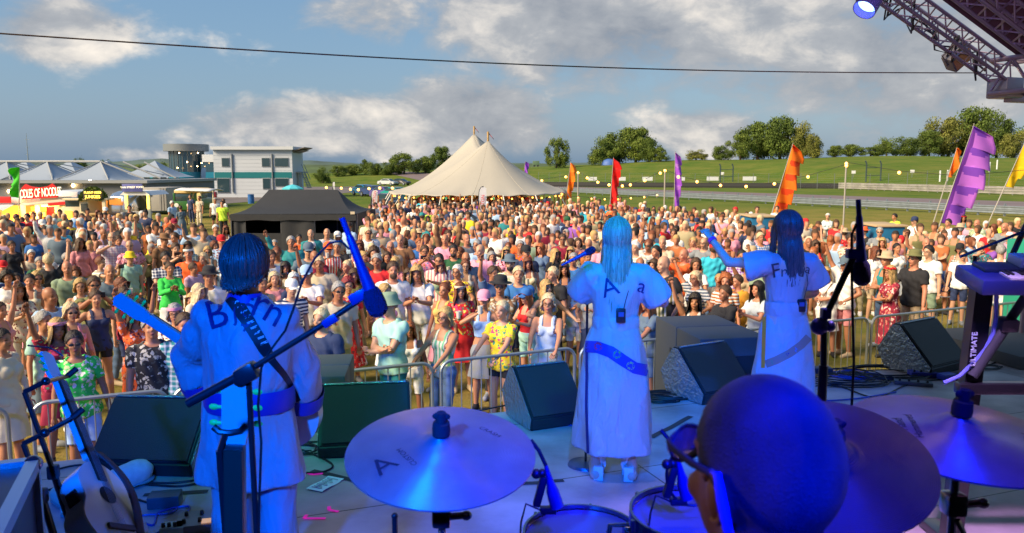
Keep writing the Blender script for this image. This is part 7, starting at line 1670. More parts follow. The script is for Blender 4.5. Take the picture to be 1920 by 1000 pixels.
cable([(90, 885), (160, 872), (240, 900), (330, 905), (395, 890), (400, 860), (350, 850)], 'cable winding before the leftmost monitor'); cable([(240, 905), (330, 912), (400, 905), (410, 945)], 'cable crossing to the guitarist pedals'); cable([(60, 930), (150, 905), (235, 930), (300, 950)], 'cable from the stand feet to the small box')
cable([(245, 965), (285, 985), (300, 960), (355, 950), (330, 980), (290, 1002)], 'blue cable curling between pedals', CBB); cable([(250, 990), (262, 968), (320, 962), (336, 946)], 'short blue cable to the small box', CBB, .006)
cable([(1080, 800), (1060, 795), (1045, 790)], 'short lead behind the centre monitor', CBB); cable([(1470, 735), (1560, 722), (1640, 745), (1700, 722), (1760, 712), (1830, 715)], 'cable running to the keyboard stand'); cable([(1610, 690), (1700, 684), (1800, 700), (1900, 668), (1960, 666)], 'cable along the stage edge at right')
cable([(1440, 740), (1500, 752), (1600, 748), (1680, 735)], 'blue cable crossing the deck at right', CBB); cable([(380, 860), (395, 880), (430, 885), (470, 868), (540, 850)], 'cable behind the guitarist legs')
def dbox(px, py, dims, rz, m, lab, name='stage_box', cat='box', knobs=0, km=None, z=SZ):
 c = G(px, py, z); t = thing(name, c, lab, cat); Rz = Matrix.Rotation(rz, 3, 'Z'); b = MB(); b.bbox(c+Vector((0, 0, dims[2]/2+.004)), dims, min(dims)*.12, Rz); b.build('case', m, t)
 for k in range(knobs):
  q = c+Rz @ Vector((dims[0]*(-.36+.72*(k % 4)/3), dims[1]*(-.25 if k < 4 else .22), dims[2]+.004)); b = MB(); b.lathe([(0, .022), (.010, .022), (.012, 0)], q, seg=10); b.build('knob', km or RUB, t)
 return t
dbox(310, 948, (.19, .13, .075), .2, mat('teal_box', (.02, .07, .09), .4), 'dark teal box with a label on the deck left of the guitarist', knobs=0)
tb = dbox(392, 985, (.36, .22, .05), .25, mat('pedal_grey', (.28, .28, .34), .4, .2), 'grey multi effects pedal with small knobs at the guitarist feet', 'effects_pedal', 'pedal', 8)
c = G(402, 975, SZ+.062); b = MB(); b.box(c, (.14, .06, .004), Matrix.Rotation(.25, 3, 'Z')); b.build('screen', mat('amber_screen', (.7, .45, .25), .4, emit=(1, .55, .3), estr=.25), tb)
dbox(325, 1000, (.13, .10, .05), .2, mat('pale_pedal', (.45, .62, .70), .4), 'pale blue small pedal at the bottom edge', 'effects_pedal', 'pedal', 3)
dbox(1730, 706, (.26, .14, .05), -.15, mat('psu_blue', (.03, .04, .35), .45), 'blue lit power box left of the keyboard stand', knobs=2); dbox(1712, 722, (.34, .10, .035), -.35, mat('strip_grey', (.10, .11, .14), .5), 'flat grey multi socket on the deck left of the keyboard stand', knobs=4); dbox(1775, 712, (.16, .11, .06), .3, mat('tub_blue', (.03, .05, .4), .45), 'second blue lit box beside the power box')
dbox(1538, 700, (.22, .12, .06), 0, mat('dk_box', (.015, .03, .06), .5), 'small dark box behind the pointing singer hem')
PK = mat('pink_tape', (.9, .02, .45), .5, emit=(1, 0, .5), estr=.12)
for k, (px, py, a1, a2) in enumerate([(586, 890, .3, 1.9), (617, 956, -.4, 1.2), (570, 972, .0, .9)]):
 c = G(px, py, SZ+.004); b = MB(); L1 = .07 if k < 2 else .13
 for a, l in ((a1, L1), (a2+.6, .05)): b.box(c+Vector((math.cos(a)*l/2, math.sin(a)*l/2, 0)), (l, .022, .002), Matrix.Rotation(a, 3, 'Z'))
 tag(b.build('tape_mark', PK, loc=c), ['pink tape mark above the paper set list', 'pink tape mark below the paper set list', 'long pink tape mark right of the guitarist trouser hem'][k], 'tape mark', 'pink tape marks')
for k, (px, py, l, a, lab) in enumerate([(680, 905, .9, -.5, 'left of the left cymbal'), (1260, 800, .7, .9, 'beside the singer platform boots'), (1010, 905, .35, .2, 'below the round based stand'), (330, 925, .4, .15, 'near the dark teal box')]):
 c = G(px, py, SZ+.003); b = MB(); b.grid(lambda u, v: tuple(c+Matrix.Rotation(a, 3, 'Z') @ Vector(((u-.5)*l, (v-.5)*.05+.004*math.sin(u*9), .0015))), 12, 1); tag(b.build('gaffer_tape', mat('gaffer_black', (.03, .03, .035), .6), loc=c), 'strip of black gaffer tape on the deck '+lab, 'tape', 'gaffer tape strips')
c = G(610, 908, SZ+.006); t = thing('set_list', c, 'pale sheet of paper with written lines taped to the deck', 'paper'); b = MB(); Rz = Matrix.Rotation(-.42, 3, 'Z'); b.grid(lambda u, v: tuple(c+Rz @ Vector(((u-.5)*.13, (v-.5)*.24, .003+.004*math.sin(v*7)))), 6, 10); b.build('sheet', mat('paper_pale', (.62, .78, .78), .7), t)
b = MB()
for k in range(10): b.box(c+Rz @ Vector((-.005*(k % 3), -.09+k*.019, .0095)), (.085-.02*(k % 3), .005, .001), Rz)
b.build('writing', mat('ink', (.08, .1, .2), .8), t)
for k, (px, py, s, rz, lab, m) in enumerate([(238, 915, 1.75, 1.1, 'pale teal clog lying on its side in front of the leftmost monitor', mat('clog_pale', (.50, .62, .62), .6, var=.15, vscale=20)), (118, 945, 1.2, -.6, 'mint canvas shoe behind the black guitar stand poles', mat('shoe_mint', (.25, .60, .50), .7)), (143, 965, .9, .5, 'crumpled mint cloth shoe touching the white guitar', mat('shoe_mint2', (.30, .62, .5), .8, bump=.8, bscale=40))]):
 c = G(px, py, SZ); t = thing('shoe', c, lab, 'shoe', 'shoes left on the deck'); Rz = Matrix.Rotation(rz, 3, 'Z'); b = MB()
 pts = [(-.10, .0), (-.07, .035), (0, .05), (.06, .05), (.12, .03)]
 b.tube([c+Rz @ Vector((x*s, 0, .045*s)) for x in np.linspace(-.09, .11, 9)], [q*s for q in (.02, .036, .044, .047, .048, .05, .048, .040, .016)], 14, ry=1.0); b.build('upper', m, t)
 b = MB(); b.tube([c+Rz @ Vector((x*s, 0, .012*s)) for x in np.linspace(-.095, .115, 9)], [q*s for q in (.015, .034, .042, .040, .042, .05, .05, .042, .015)], 14, ry=.25); b.build('sole', mat('sole_teal', (.12, .3, .3), .7), t)
# ================================================================== THE BAND
def solid(b, vox, name, m, root, smooth=3, disp=0., seed=0, color=None, M=None):
 V, NR, F = remesh(b, vox, smooth)
 if disp: V = V+NR*(disp*(np.sin(V[:, 0]*23+V[:, 2]*5+seed)*np.sin(V[:, 2]*9+V[:, 1]*17+seed)+.5*np.sin(V[:, 0]*41-V[:, 2]*13)))[:, None]
 me = mesh_np(name, V, F, [m] if not isinstance(m, list) else m); o = bpy.data.objects.new(name, me); COL.objects.link(o); o.parent = root; MW[o] = MW[root]
 if color: o.color = (*color, 1)
 return o, V, NR, F
def bvh_of(root, V, F): Mx = MW[root]; return BVHTree.FromPolygons([Mx @ Vector(v) for v in V], F)
def project(vs, fs, bvh, name, m, root, off=.004, sub=2):      # lay a drawn outline (in view pixels) onto a surface
 bm = bmesh.new(); bv = [bm.verts.new((v[0], v[1], 0)) for v in vs]
 for f in fs:
  try: bm.faces.new([bv[i] for i in f])
  except Exception: pass
 bmesh.ops.triangulate(bm, faces=bm.faces[:])
 for _ in range(sub): bmesh.ops.subdivide_edges(bm, edges=[e for e in bm.edges if e.calc_length() > 7], cuts=1); bmesh.ops.triangulate(bm, faces=bm.faces[:])
 out = []; bm.verts.index_update()
 for v in bm.verts:
  d = ray(v.co.x, v.co.y).normalized(); h = bvh.ray_cast(CAM, d); out.append(h[0]+(h[1] if h[1].dot(d) < 0 else -h[1])*off if h[0] else None)
 b = MB(); ok = [o if o is not None else Vector((0, 0, 0)) for o in out]; b.add(ok, [[v.index for v in f.verts] for f in bm.faces if all(out[v.index] is not None for v in f.verts)]); bm.free()
 return b.build(name, m, root, smooth=False)
def glyph(ch, px, py, h, rot, bvh, name, m, root, ks=1.):
 vs, fs = text_mb(ch, 1., 1.); ys = [v.y for v in vs]; s = h/(max(ys)-min(ys)); cy = (max(ys)+min(ys))/2; cx = (max(v.x for v in vs)+min(v.x for v in vs))/2; c, q = math.cos(rot), math.sin(rot)
 return project([(px+((v.x-cx)*s*ks*c-(v.y-cy)*s*q), py-((v.x-cx)*s*ks*q+(v.y-cy)*s*c)) for v in vs], fs, bvh, name, m, root)
def stroke(pts, w_, bvh, name, m, root):
 vs = []; n = len(pts)
 for i, (x, y) in enumerate(pts):
  a = pts[max(0, i-1)]; c = pts[min(n-1, i+1)]; dx, dy = c[0]-a[0], c[1]-a[1]; l = math.hypot(dx, dy) or 1; ww = w_[i] if isinstance(w_, list) else w_
  vs += [(x-dy/l*ww/2, y+dx/l*ww/2), (x+dy/l*ww/2, y-dx/l*ww/2)]
 return project(vs, [(2*i, 2*i+1, 2*i+3, 2*i+2) for i in range(n-1)], bvh, name, m, root, sub=3)
def custombody(sex, arms, legs=None, dz=0, vox=.010, headyaw=0, pose='stand'):
 ARM['custom'] = arms; S = spec(sex, 'custom')
 if legs:
  k = 0
  for i, bn in enumerate(S['bones']):
   if bn[0] in legs: pass
 V, NR, F = remesh(prims_mesh(S), vox, 3); fb = MB(); fingers(S, fb, .6)
 me = mesh_np('body', list(map(tuple, V))+fb.v, list(F)+[tuple(i+len(V) for i in f) for f in fb.f], [SKIN]); return S, V, NR, F, me
COST = mat('white_satin', (.40, .42, .46), .5, bump=.6, bscale=1.)
for n_ in COST.node_tree.nodes:
 if n_.type == 'TEX_NOISE':
  mp_ = COST.node_tree.nodes.new('ShaderNodeMapping'); mp_.inputs['Scale'].default_value = (11, 11, 4.5); q_ = n_.inputs['Vector'].links[0].from_socket; COST.node_tree.links.new(q_, mp_.inputs[0]); COST.node_tree.links.new(mp_.outputs[0], n_.inputs['Vector']); n_.inputs['Distortion'].default_value = 1.2
 if n_.type == 'BUMP': n_.inputs['Distance'].default_value = .05; TRIM = mat('blue_trim', (.015, .03, .35), .5); INK = mat('costume_ink', (.01, .015, .14), .6)
SIL = leaf_mat('strand_hair', (.55, .55, .55), (1.25, 1.25, 1.25))
t_ = SIL.node_tree; bs_ = t_.nodes['Principled BSDF']; oi_ = t_.nodes.new('ShaderNodeObjectInfo'); mu_ = t_.nodes.new('ShaderNodeMix'); mu_.data_type = 'RGBA'; mu_.blend_type = 'MULTIPLY'; mu_.inputs[0].default_value = 1; rp_ = [n for n in t_.nodes if n.type == 'VALTORGB'][0]
t_.links.new(oi_.outputs['Color'], mu_.inputs[6]); t_.links.new(rp_.outputs[0], mu_.inputs[7]); t_.links.new(mu_.outputs[2], bs_.inputs['Base Color']); bs_.inputs['Roughness'].default_value = .35; bs_.inputs['Specular IOR Level'].default_value = .5
def hair_long(name, root, hl, ln, w_, col, th=.018, wave=.0, n=900, wild=.003):
 r = random.Random(3); b = MB()
 for i in range(n):
  a = r.uniform(0, 2*PI); c = abs(((a+PI) % (2*PI))-PI); cd_ = math.degrees(c)
  if cd_ < 32 and r.random() < .6: continue
  l0 = R(float(np.interp(cd_, [0, 35, 62, 85, 105, 180], [34, 26, 0, -20, -30, -40]))); k = th*r.uniform(.35, 1.); L_ = ln*max(0., min(1., (cd_-50)/30))*r.uniform(.82, 1.0); e0 = PI/2-r.uniform(0, .5); pts = []; ph = r.uniform(0, 6)
  for j in range(9):
   e = e0+(l0-e0)*j/8; pts.append(Vector((math.cos(e)*math.sin(a)*(.078+k), .012-math.cos(e)*math.cos(a)*(.099+k), .028+math.sin(e)*(.098+k))))
  p = pts[-1]; m = 8 if L_ > .02 else 0
  for j in range(1, m+1):
   t = j/m; pts.append(Vector((p.x*(1+w_*t)+wave*math.sin(t*7+ph)*t, p.y+(.035*math.sin(min(1, t*2)*PI/2) if c > 1.5 else -.012*t)+k*.3*t, p.z-L_*t)))
  pts = [q+Vector((r.gauss(0, wild), r.gauss(0, wild), r.gauss(0, wild)))*(j_/len(pts)) for j_, q in enumerate(pts)]
  b.tube(pts, [.0042]*(len(pts)-1)+[.0012], 4, caps=False)
 me = bpy.data.meshes.new(name); me.from_pydata([tuple(v) for v in b.v], [], b.f); me.materials.append(SIL); me.shade_smooth()
 o = bpy.data.objects.new(name, me); COL.objects.link(o); o.parent = root; o.location = hl; o.color = (*col, 1); sub('scalp_hair', hair_mesh('short'), root, [q*.6 for q in col], loc=hl); return o
def acoustic(t, M, body_m, top_m, neck_m, L_=.62, s=1., strings=True, hm=None):   # body in local xz plane, neck along +z, face towards -y
 pts = []
 for k in range(48):
  a = 2*PI*k/48; z = math.cos(a); x = math.sin(a); wz = .5*(1+z); rad = .195-.055*math.exp(-((z-.18)/.30)**2)-.045*max(0, z)**1.5; pts.append((x*rad*s, z*.245*s))
 b = MB(); b.poly(pts, .10*s, M); b.build('body', body_m, t); b = MB(); b.poly([(x*.985, z*.985) for x, z in pts], .004, M @ Matrix.Translation((0, -.052*s, 0))); b.build('soundboard', top_m, t)
 b = MB(); b.lathe([(.0, 0), (.045*s, 0)], M @ Vector((0, -.0555*s, .06*s)), (M.to_3x3() @ Matrix.Rotation(PI/2, 3, 'X')), 24); b.build('sound_hole', RUB, t)
 b = MB(); b.box(M @ Vector((0, -.06*s, -.11*s)), (.15*s, .012, .025), M.to_3x3()); b.build('bridge', mat('rosewood', (.05, .02, .012), .5), t)
 b = MB(); b.bbox(M @ Vector((0, -.035*s, (.22+L_/2-.03)*s)), (.052*s, .03*s, L_*s*.76), .008, M.to_3x3()); b.build('neck', neck_m, t); b = MB(); b.box(M @ Vector((0, -.056*s, (.15+L_/2-.03)*s)), (.05*s, .008, L_*s*.95), M.to_3x3()); b.build('fretboard', MAT['rosewood'], t)
 zt = (.22+L_*.86)*s; b = MB(); b.poly([(-.026*s, zt-.02*s), (.026*s, zt-.02*s), (.038*s, zt+.03*s), (.036*s, zt+.16*s), (0, zt+.175*s), (-.036*s, zt+.16*s), (-.038*s, zt+.03*s)], .018, M @ Matrix.Translation((0, -.028*s, 0))); hd = b.build('headstock', hm or top_m, t)
 for k in range(3):
  for q in (-1, 1):
   b = MB(); z = zt+(.04+.045*k)*s; b.tube([M @ Vector((q*.03*s, -.03*s, z)), M @ Vector((q*.052*s, -.03*s, z))], .005*s, 6); b.sph(M @ Vector((q*.060*s, -.03*s, z)), (.014*s, .006*s, .009*s), M.to_3x3(), 8, 6); b.build('tuning_peg', mat('green_lit_peg', (.08, 1, .12), .4), hd)  # pearl pegs, with the green stage light put into their colour
 b = MB()
 if not strings: return
 for k in range(6): b.tube([M @ Vector(((k-2.5)*.0085*s, -.066*s, -.1*s)), M @ Vector(((k-2.5)*.0065*s, -.062*s, zt))], .0012, 3)
 b.build('strings', STEEL, t)
def root_person(px, py, y, z, rz, label, scale=1.): p = W(px, py, y); return thing('person', (p.x, y, z), label, 'person', 'performers on the stage', rz=rz, scale=scale)
# --- guitarist
B_ = root_person(458, 500, 3.72, SZ, PI-.06, 'guitarist seen from behind in pale kimono style costume, playing at left', 1.01)
S, V, NR, F, me = custombody('M', [((-.12, -.34, 1.08), (-1, .9, -.6)), ((.27, -.36, 1.17), (1, .9, -.6))]); sub('body', me, B_, SK[1])
b = MB(); n = 26
rings = [(.62, .265, .19), (.70, .255, .182), (.85, .228, .165), (.98, .205, .15), (1.06, .196, .148), (1.18, .212, .15), (1.30, .232, .152), (1.40, .218, .13), (1.46, .14, .09), (1.50, .075, .07)]
def lring(b, rings, n=26, fold=0, seed=0):
 vs = [(rx*math.cos(2*PI*j/n)*(1+fold*(1.2-z)*math.sin(2*PI*j/n*5+seed)), ry*math.sin(2*PI*j/n)*(1+fold*(1.2-z)*math.sin(2*PI*j/n*5+seed)), z) for z, rx, ry in rings for j in range(n)]; m = len(rings)
 b.add(vs, [(i*n+j, i*n+(j+1) % n, (i+1)*n+(j+1) % n, (i+1)*n+j) for i in range(m-1) for j in range(n)]+[tuple(range(n-1, -1, -1)), tuple((m-1)*n+j for j in range(n))])
lring(b, rings, fold=.13)
el = {q[0]+str(i): q for i, q in enumerate(S['bones'])}; ups = [q for q in S['bones'] if q[0] == 'upper']; fos = [q for q in S['bones'] if q[0] == 'fore']; cuffs = []
for u, f in zip(ups, fos):
 sgn = 1 if u[1].x > 0 else -1; e = u[2]+Vector((sgn*.0, .0, -.02)); w_ = f[1].lerp(f[2], .40)+Vector((sgn*.0, .03, -.13))
 b.tube([u[1]+Vector((-sgn*.05, 0, .0)), u[1].lerp(e, .4), e, e.lerp(w_, .5), w_], [.074, .079, .086, .098, .104], 20); b.sph(u[1], .078, seg=12, rings=8); b.sph(e, .085, seg=12, rings=8); cuffs.append((e, w_))
tun, V1, N1, F1 = solid(b, .013, 'tunic', COST, B_, 5, .010, 1); bv = bvh_of(B_, V1, F1)
for e, w_ in cuffs:
 d = (w_-e).normalized(); b = MB(); b.tube([w_-d*.02, w_+d*.015, w_+d*.06], [.113, .117, .117], 20, caps=False); b.tube([w_+d*.055, w_+d*.045], [.117, .08], 20, caps=False); b.build('cuff', TRIM, B_, world=False)
b = MB(); b.lathe([(.205, .965), (.214, .99), (.214, 1.045), (.205, 1.07)], (0, 0, 0), seg=40, sy=.77); b.build('sash', TRIM, B_, world=False)
b = MB(); b.lathe([(.115, 1.425), (.10, 1.46), (.082, 1.50), (.076, 1.515)], (0, .005, 0), seg=30, sy=.82); b.build('collar', TRIM, B_, world=False)
b = MB()
for s in (-1, 1):
 h = Vector((s*.095, 0, .92)); k = Vector((s*.11, -.01, .5)); a = Vector((s*.125, .02, .07)); b.tube([h, h.lerp(k, .5), k, k.lerp(a, .5), a], [.118, .108, .09, .10, .125], 20)
b.sph((0, 0, .93), (.19, .135, .12)); solid(b, .013, 'trousers', COST, B_, 4, .006, 3)
for s in (-1, 1): b = MB(); b.bbox(Vector((s*.13, -.05, .035)), (.10, .28, .07), .02); b.build('shoe', WB, B_, world=False)
HB_ = (S['head'].copy(), B_)
for (ch, px, py, h, r_) in (('B', 408, 588, 52, .28), ('j', 439, 589, 46, .12), ('ö', 466, 578, 38, -.1), ('r', 489, 577, 36, -.35), ('n', 512, 592, 34, -.55)): glyph(ch, px, py, h, r_, bv, 'lettering', INK, B_)
stroke([(452, 609), (462, 612), (473, 607)], 4, bv, 'star', INK, B_); stroke([(457, 622), (463, 611), (466, 602)], 4, bv, 'star', INK, B_)
stp = [(418, 536), (432, 553), (448, 577), (466, 604), (482, 630), (497, 655), (512, 678), (530, 700), (548, 728), (560, 752)]
stroke(stp, [30, 28, 27, 26, 25, 24, 14, 12, 11, 10], bv, 'guitar_strap', mat('strap_black', (.008, .008, .012), .55), B_)
for k in range(9): px, py = 447+k*6.0, 567+k*9.4; 
for k in range(9):
 px, py = 446+k*6.1, 566+k*9.6; stroke([(px-6.5, py+2.8), (px+6.5, py-2.8)], 4.2, bv, 'strap_key', WB, B_)
g = thing('acoustic_guitar', MW[B_] @ Vector((0, -.28, 1.0)), 'white acoustic guitar held by the guitarist, pale teal headstock poking out left', 'guitar')
Pc = MW[B_] @ Vector((-.03, -.25, .90)); Pe = W(286, 609, 3.95); ax = (Pe-Pc).normalized(); fy = -Vector((0.05, 1, 0)); zx = ax; yx = (fy-zx*fy.dot(zx)).normalized()*-1; M = frameM(Pc, yx.cross(zx), yx); 
M = Matrix.Identity(4); xx_ = yx.cross(zx)
for i in range(3): M[i][0] = -xx_[i]; M[i][1] = -yx[i]; M[i][2] = zx[i]; M[i][3] = Pc[i]
acoustic(g, M, mat('guitar_pearl', (.62, .64, .60), .25, coat=.6), MAT['guitar_pearl'], mat('guitar_teal', (.05, .42, .48), .35), .66, 1., hm=MAT['guitar_teal'])
hair_long('hair', HB_[1], HB_[0], .045, -.12, (.16, .10, .08), .030, .0, 1000, .004)
# --- singers
def singer(px, y, rz, label, scale, arms, hlen, hcol, dress_rings, sleeve_r, sl_len, hemz):
 r = root_person(px, 500, y, SZ, rz, label, scale); S, V, NR, F, me = custombody('F', arms); sub('body', me, r, (.66, .40, .32))
 b = MB(); lring(b, dress_rings, 44, .075, 2)
 for q in [q for q in S['bones'] if q[0] == 'upper']:
  sg = 1 if q[1].x > 0 else -1; e = q[1].lerp(q[2], sl_len)+Vector((sg*.015, .02, -.03)); b.tube([q[1]+Vector((-sg*.06, 0, .0)), q[1], q[1].lerp(e, .55), e], [.07, .088, .10, sleeve_r], 20)
 o, V1, N1, F1 = solid(b, .012, 'dress', COST, r, 4, .006, 5); bv = bvh_of(r, V1, F1)
 for s in (-1, 1):
  x = s*.10; b = MB(); b.tube([(x, .0, .36), (x, .01, .2), (x, 0, .12)], [.06, .055, .05], 14); b.tube([(x, .03, .10), (x, -.06, .085), (x, -.15, .07)], [.052, .05, .04], 12, ry=.9); b.bbox(Vector((x, -.10, .025)), (.085, .15, .05), .012); b.bbox(Vector((x, .055, .05)), (.065, .065, .10), .008); b.build('platform_boot', mat('white_boot', (.7, .7, .68), .35, coat=.3), r, world=False)
 h = hair_long('hair', r, S['head'], hlen, .22, hcol); b = MB(); b.lathe([(.152, 1.02), (.158, 1.05), (.156, 1.10), (.150, 1.12)], (0, 0, 0), seg=36, sy=.80); b.build('belt', COST, r, world=False)
 return r, S, bv
DR = [(.21, .27, .235), (.35, .262, .225), (.55, .245, .205), (.75, .225, .18), (.90, .205, .158), (1.0, .170, .135), (1.08, .142, .115), (1.18, .155, .12), (1.30, .172, .132), (1.40, .162, .11), (1.455, .10, .075), (1.47, .07, .06)]
A_, SA, bvA = singer(1156, 5.32, PI-.12, 'long haired singer seen from behind in an ankle length pale dress', 1.01, [((-.18, -.30, 1.22), (-1, .5, -.7)), ((.06, -.27, 1.36), (1, .35, -.75))], .44, (.32, .36, .27), DR, .105, .72, .2)  # blond hair colour greened to carry the green stage light
for (ch, px, py, h, r_) in (('A', 1143, 538, 34, .3), ('a', 1203, 540, 18, -.3)): glyph(ch, px, py, h, r_, bvA, 'lettering', INK, A_)
bp = [(1098, 650), (1120, 651), (1145, 660), (1168, 676), (1190, 690), (1222, 697)]; stroke(bp, 22, bvA, 'sash_band', TRIM, A_)
for k, (px, py, c) in enumerate([(1122, 650, (.5, .02, .1)), (1157, 665, (.05, .35, .1)), (1182, 686, (.2, .5, .15))]):
 m = mat('disc%d' % k, c, .5); ring_ = [(px+6*math.cos(a), py+6*math.sin(a)) for a in np.linspace(0, 2*PI, 14)]; stroke(ring_, 3.5, bvA, 'sewn_disc', m, A_)
stroke([(1101, 640), (1101, 700), (1100, 760), (1103, 850)], 5, bvA, 'slit_edge', INK, A_)
def pack(px, py, y, root, bvx):
 d = ray(px, py).normalized(); h = bvx.ray_cast(CAM, d); p = h[0]-d*.02; b = MB(); b.bbox(p, (.062, .03, .095), .008); o = b.build('belt_pack', mat('pack_black', (.015, .015, .02), .4), root); b = MB(); b.tube([p+Vector((.02, 0, .05)), p+Vector((.03, .0, .10)), p+Vector((.05, .02, .16)), p+Vector((.04, .06, .3))], .0025, 4); b.build('pack_lead', CB, root); b = MB(); b.box(p+Vector((0, -.0165, .01)), (.035, .003, .03)); b.build('pack_window', mat('pack_blue', (.05, .1, .3), .3), o)
pack(1164, 592, 5.3, A_, bvA)
F_, SF, bvF = singer(1476, 5.85, PI+.25, 'second singer from behind, dark haired, one bare arm stretched out pointing left', 1.02, [((-.20, -.28, 1.05), (-1, .5, -.7)), ((.42, -.36, 1.55), (.6, .2, -1))], .36, (.10, .085, .09), [(.10, .21, .20)]+[(z, rx*.93, ry*.95) for z, rx, ry in DR], .11, .58, .2)
for (ch, px, py, h, r_) in (('F', 1455, 507, 26, .2), ('r', 1470, 512, 14, 0), ('d', 1502, 510, 18, -.2), ('a', 1514, 507, 12, -.3)): glyph(ch, px, py, h, r_, bvF, 'lettering', mat('ink_brown', (.09, .05, .06), .6), F_)
stroke([(1436, 683), (1455, 676), (1480, 663), (1502, 647), (1516, 632)], 15, bvF, 'sash_band', mat('bronze_band', (.30, .20, .17), .5), F_); pack(1502, 573, 5.8, F_, bvF)
for k, (px, py, c) in enumerate([(1478, 665, (.02, .02, .2)), (1492, 656, (.05, .25, .6)), (1448, 679, (.1, .3, .15))]): stroke([(px-3, py-3), (px+3, py+3)], 6, bvF, 'sewn_disc', mat('sq%d' % k, c, .5), F_)
stroke([(1434, 590), (1433, 625), (1432, 660), (1431, 690)], 7, bvF, 'orange_lining', mat('orange_lining', (.9, .28, .02), .6), F_)
fo = [q for q in SF['bones'] if q[0] == 'fore'][1]; d = (fo[2]-fo[1]).normalized(); b = MB(); b.tube([fo[2]-d*.035, fo[2]-d*.01], [.034, .033], 14); b.build('wristband', mat('pink_band', (.7, .05, .4), .5), F_, world=False)
# --- drummer (only the head and shoulders are in view)
DY = .93; hp = W(1447, 905, DY)
ARM['custom'] = [((-.30, -.36, .72+.0), (-1, .3, -.3)), ((.30, -.36, .72), (1, .3, -.3))]
D_ = thing('person', (hp.x-.0, DY, hp.z-1.145*1.02), 'drummer from behind in the foreground, close cropped head with glasses', 'person', 'performers on the stage', rz=PI+.38, scale=1.02)
ARM['seat'] = [((-.30, -.40, .80), (-1, .4, -.3)), ((.30, -.40, .80), (1, .4, -.3))]
S = spec('M', 'seat'); V, NR, F = remesh(prims_mesh(S), .007, 4); me = mesh_np('body', V, F, [SKIN]); sub('body', me, D_, (.34, .16, .10)); zn, tt = zones(S, V)
gm = shell(V, NR, F, garment_mask(S, zn, tt, V, 'tee'), .014, .006); sub('shirt', mesh_np('shirt', gm[0], gm[1], [CLOTH]), D_, (.02, .02, .03)); gm = shell(V, NR, F, garment_mask(S, zn, tt, V, 'trousers'), .012, .006); sub('trousers', mesh_np('trousers', gm[0], gm[1], [CLOTH]), D_, (.02, .02, .03))
hr = V-np.array(S['head']); an = np.degrees(np.arctan2(np.abs(hr[:, 0]), -hr[:, 1])); lim = np.interp(an, [0, 40, 65, 85, 105, 125, 180], [.075, .07, .03, .01, -.015, -.085, -.095]); msk = (hr[:, 2] > lim+.004*np.sin(hr[:, 0]*400)) & (np.abs(hr[:, 0]) < .0795) & (np.linalg.norm(hr-np.array([0, .012, .01]), axis=1) < .16)
gm = shell(V, NR, F, msk, .0035, .0006); CR_ = mat('cropped_hair', (.040, .034, .036), .6, bump=.5, bscale=420, var=.85, vscale=11); o = sub('hair', mesh_np('hair', gm[0], gm[1], [CR_]), D_, (0, 0, 0))
for s in (-1, 1):     # ear folds
 H = S['head']; b = MB(); b.tube([(s*(.081+.004*math.sin(a)), H.y+.018+.017*math.cos(a), H.z-.006+.030*math.sin(a)) for a in np.linspace(-1.9, 2.4, 16)], .0045, 8); ear = b.build('ear_rim', SKIN, D_, world=False); ear.color = (.36, .17, .11, 1)
 b = MB(); b.tube([(s*.066, H.y-.100, H.z+.020), (s*.077, H.y-.075, H.z+.022), (s*.0855, H.y-.02, H.z+.022), (s*.0870, H.y+.018, H.z+.024), (s*.0845, H.y+.036, H.z+.004)], [.003, .0035, .0035, .003, .002], 8, ry=1.6); b.build('glasses_arm', RUB, D_, world=False)
 b = MB(); b.tube([(s*.034+.031*math.cos(a)*1, H.y-.108+.012*abs(math.cos(a))*(1 if s*math.cos(a) > 0 else 0), H.z+.012+.023*math.sin(a)) for a in np.linspace(0, 2*PI, 20, endpoint=False)], .0028, 6, closed=True); b.build('glasses_rim', RUB, D_, world=False)
 b = MB(); b.add([(s*.034+.030*math.cos(a), H.y-.107, H.z+.012+.022*math.sin(a)) for a in np.linspace(0, 2*PI, 20, endpoint=False)], [tuple(range(20))]); b.build('lens', mat('clear_lens', (.8, .85, .9), .05, trans=1.), D_, world=False)
b = MB(); b.tube([(.086, H.y+.03, H.z+.028), (.089, H.y+.045, H.z-.0), (.086, H.y+.055, H.z-.035), (.08, H.y+.07, H.z-.075), (.07, H.y+.085, H.z-.13)], [.005, .0065, .006, .005, .004], 8); b.build('ear_hook_lead', mat('blue_lead', (.03, .06, .5), .4), D_, world=False)
b = MB(); c = D_.location; b.lathe([(0, 0), (.17, 0), (.18, .06), (.16, .09), (0, .09)], (c.x, c.y+.02, c.z+.385*1.0), seg=24); b.tube([(c.x, c.y, c.z+.38), (c.x, c.y, 1.86)], .03, 8)
for k in range(3): b.tube([(c.x, c.y, c.z+.1), (c.x+.25*math.cos(k*2.1), c.y+.25*math.sin(k*2.1), 1.86)], .012, 6)
RZ = min(1.84, c.z-.02)
tag(b.build('drum_stool', MAT['strap_black'], loc=(c.x, c.y, RZ)), 'round black drum stool under the drummer', 'stool')
b = MB(); b.bbox(Vector((.9, .75, (SZ+RZ)/2+.002)), (4.4, 4.2, RZ-SZ), .02); tag(b.build('drum_riser', mat('riser_black', (.03, .03, .035), .7), loc=(.9, .75, SZ)), 'low black platform carrying the drum kit', 'platform')
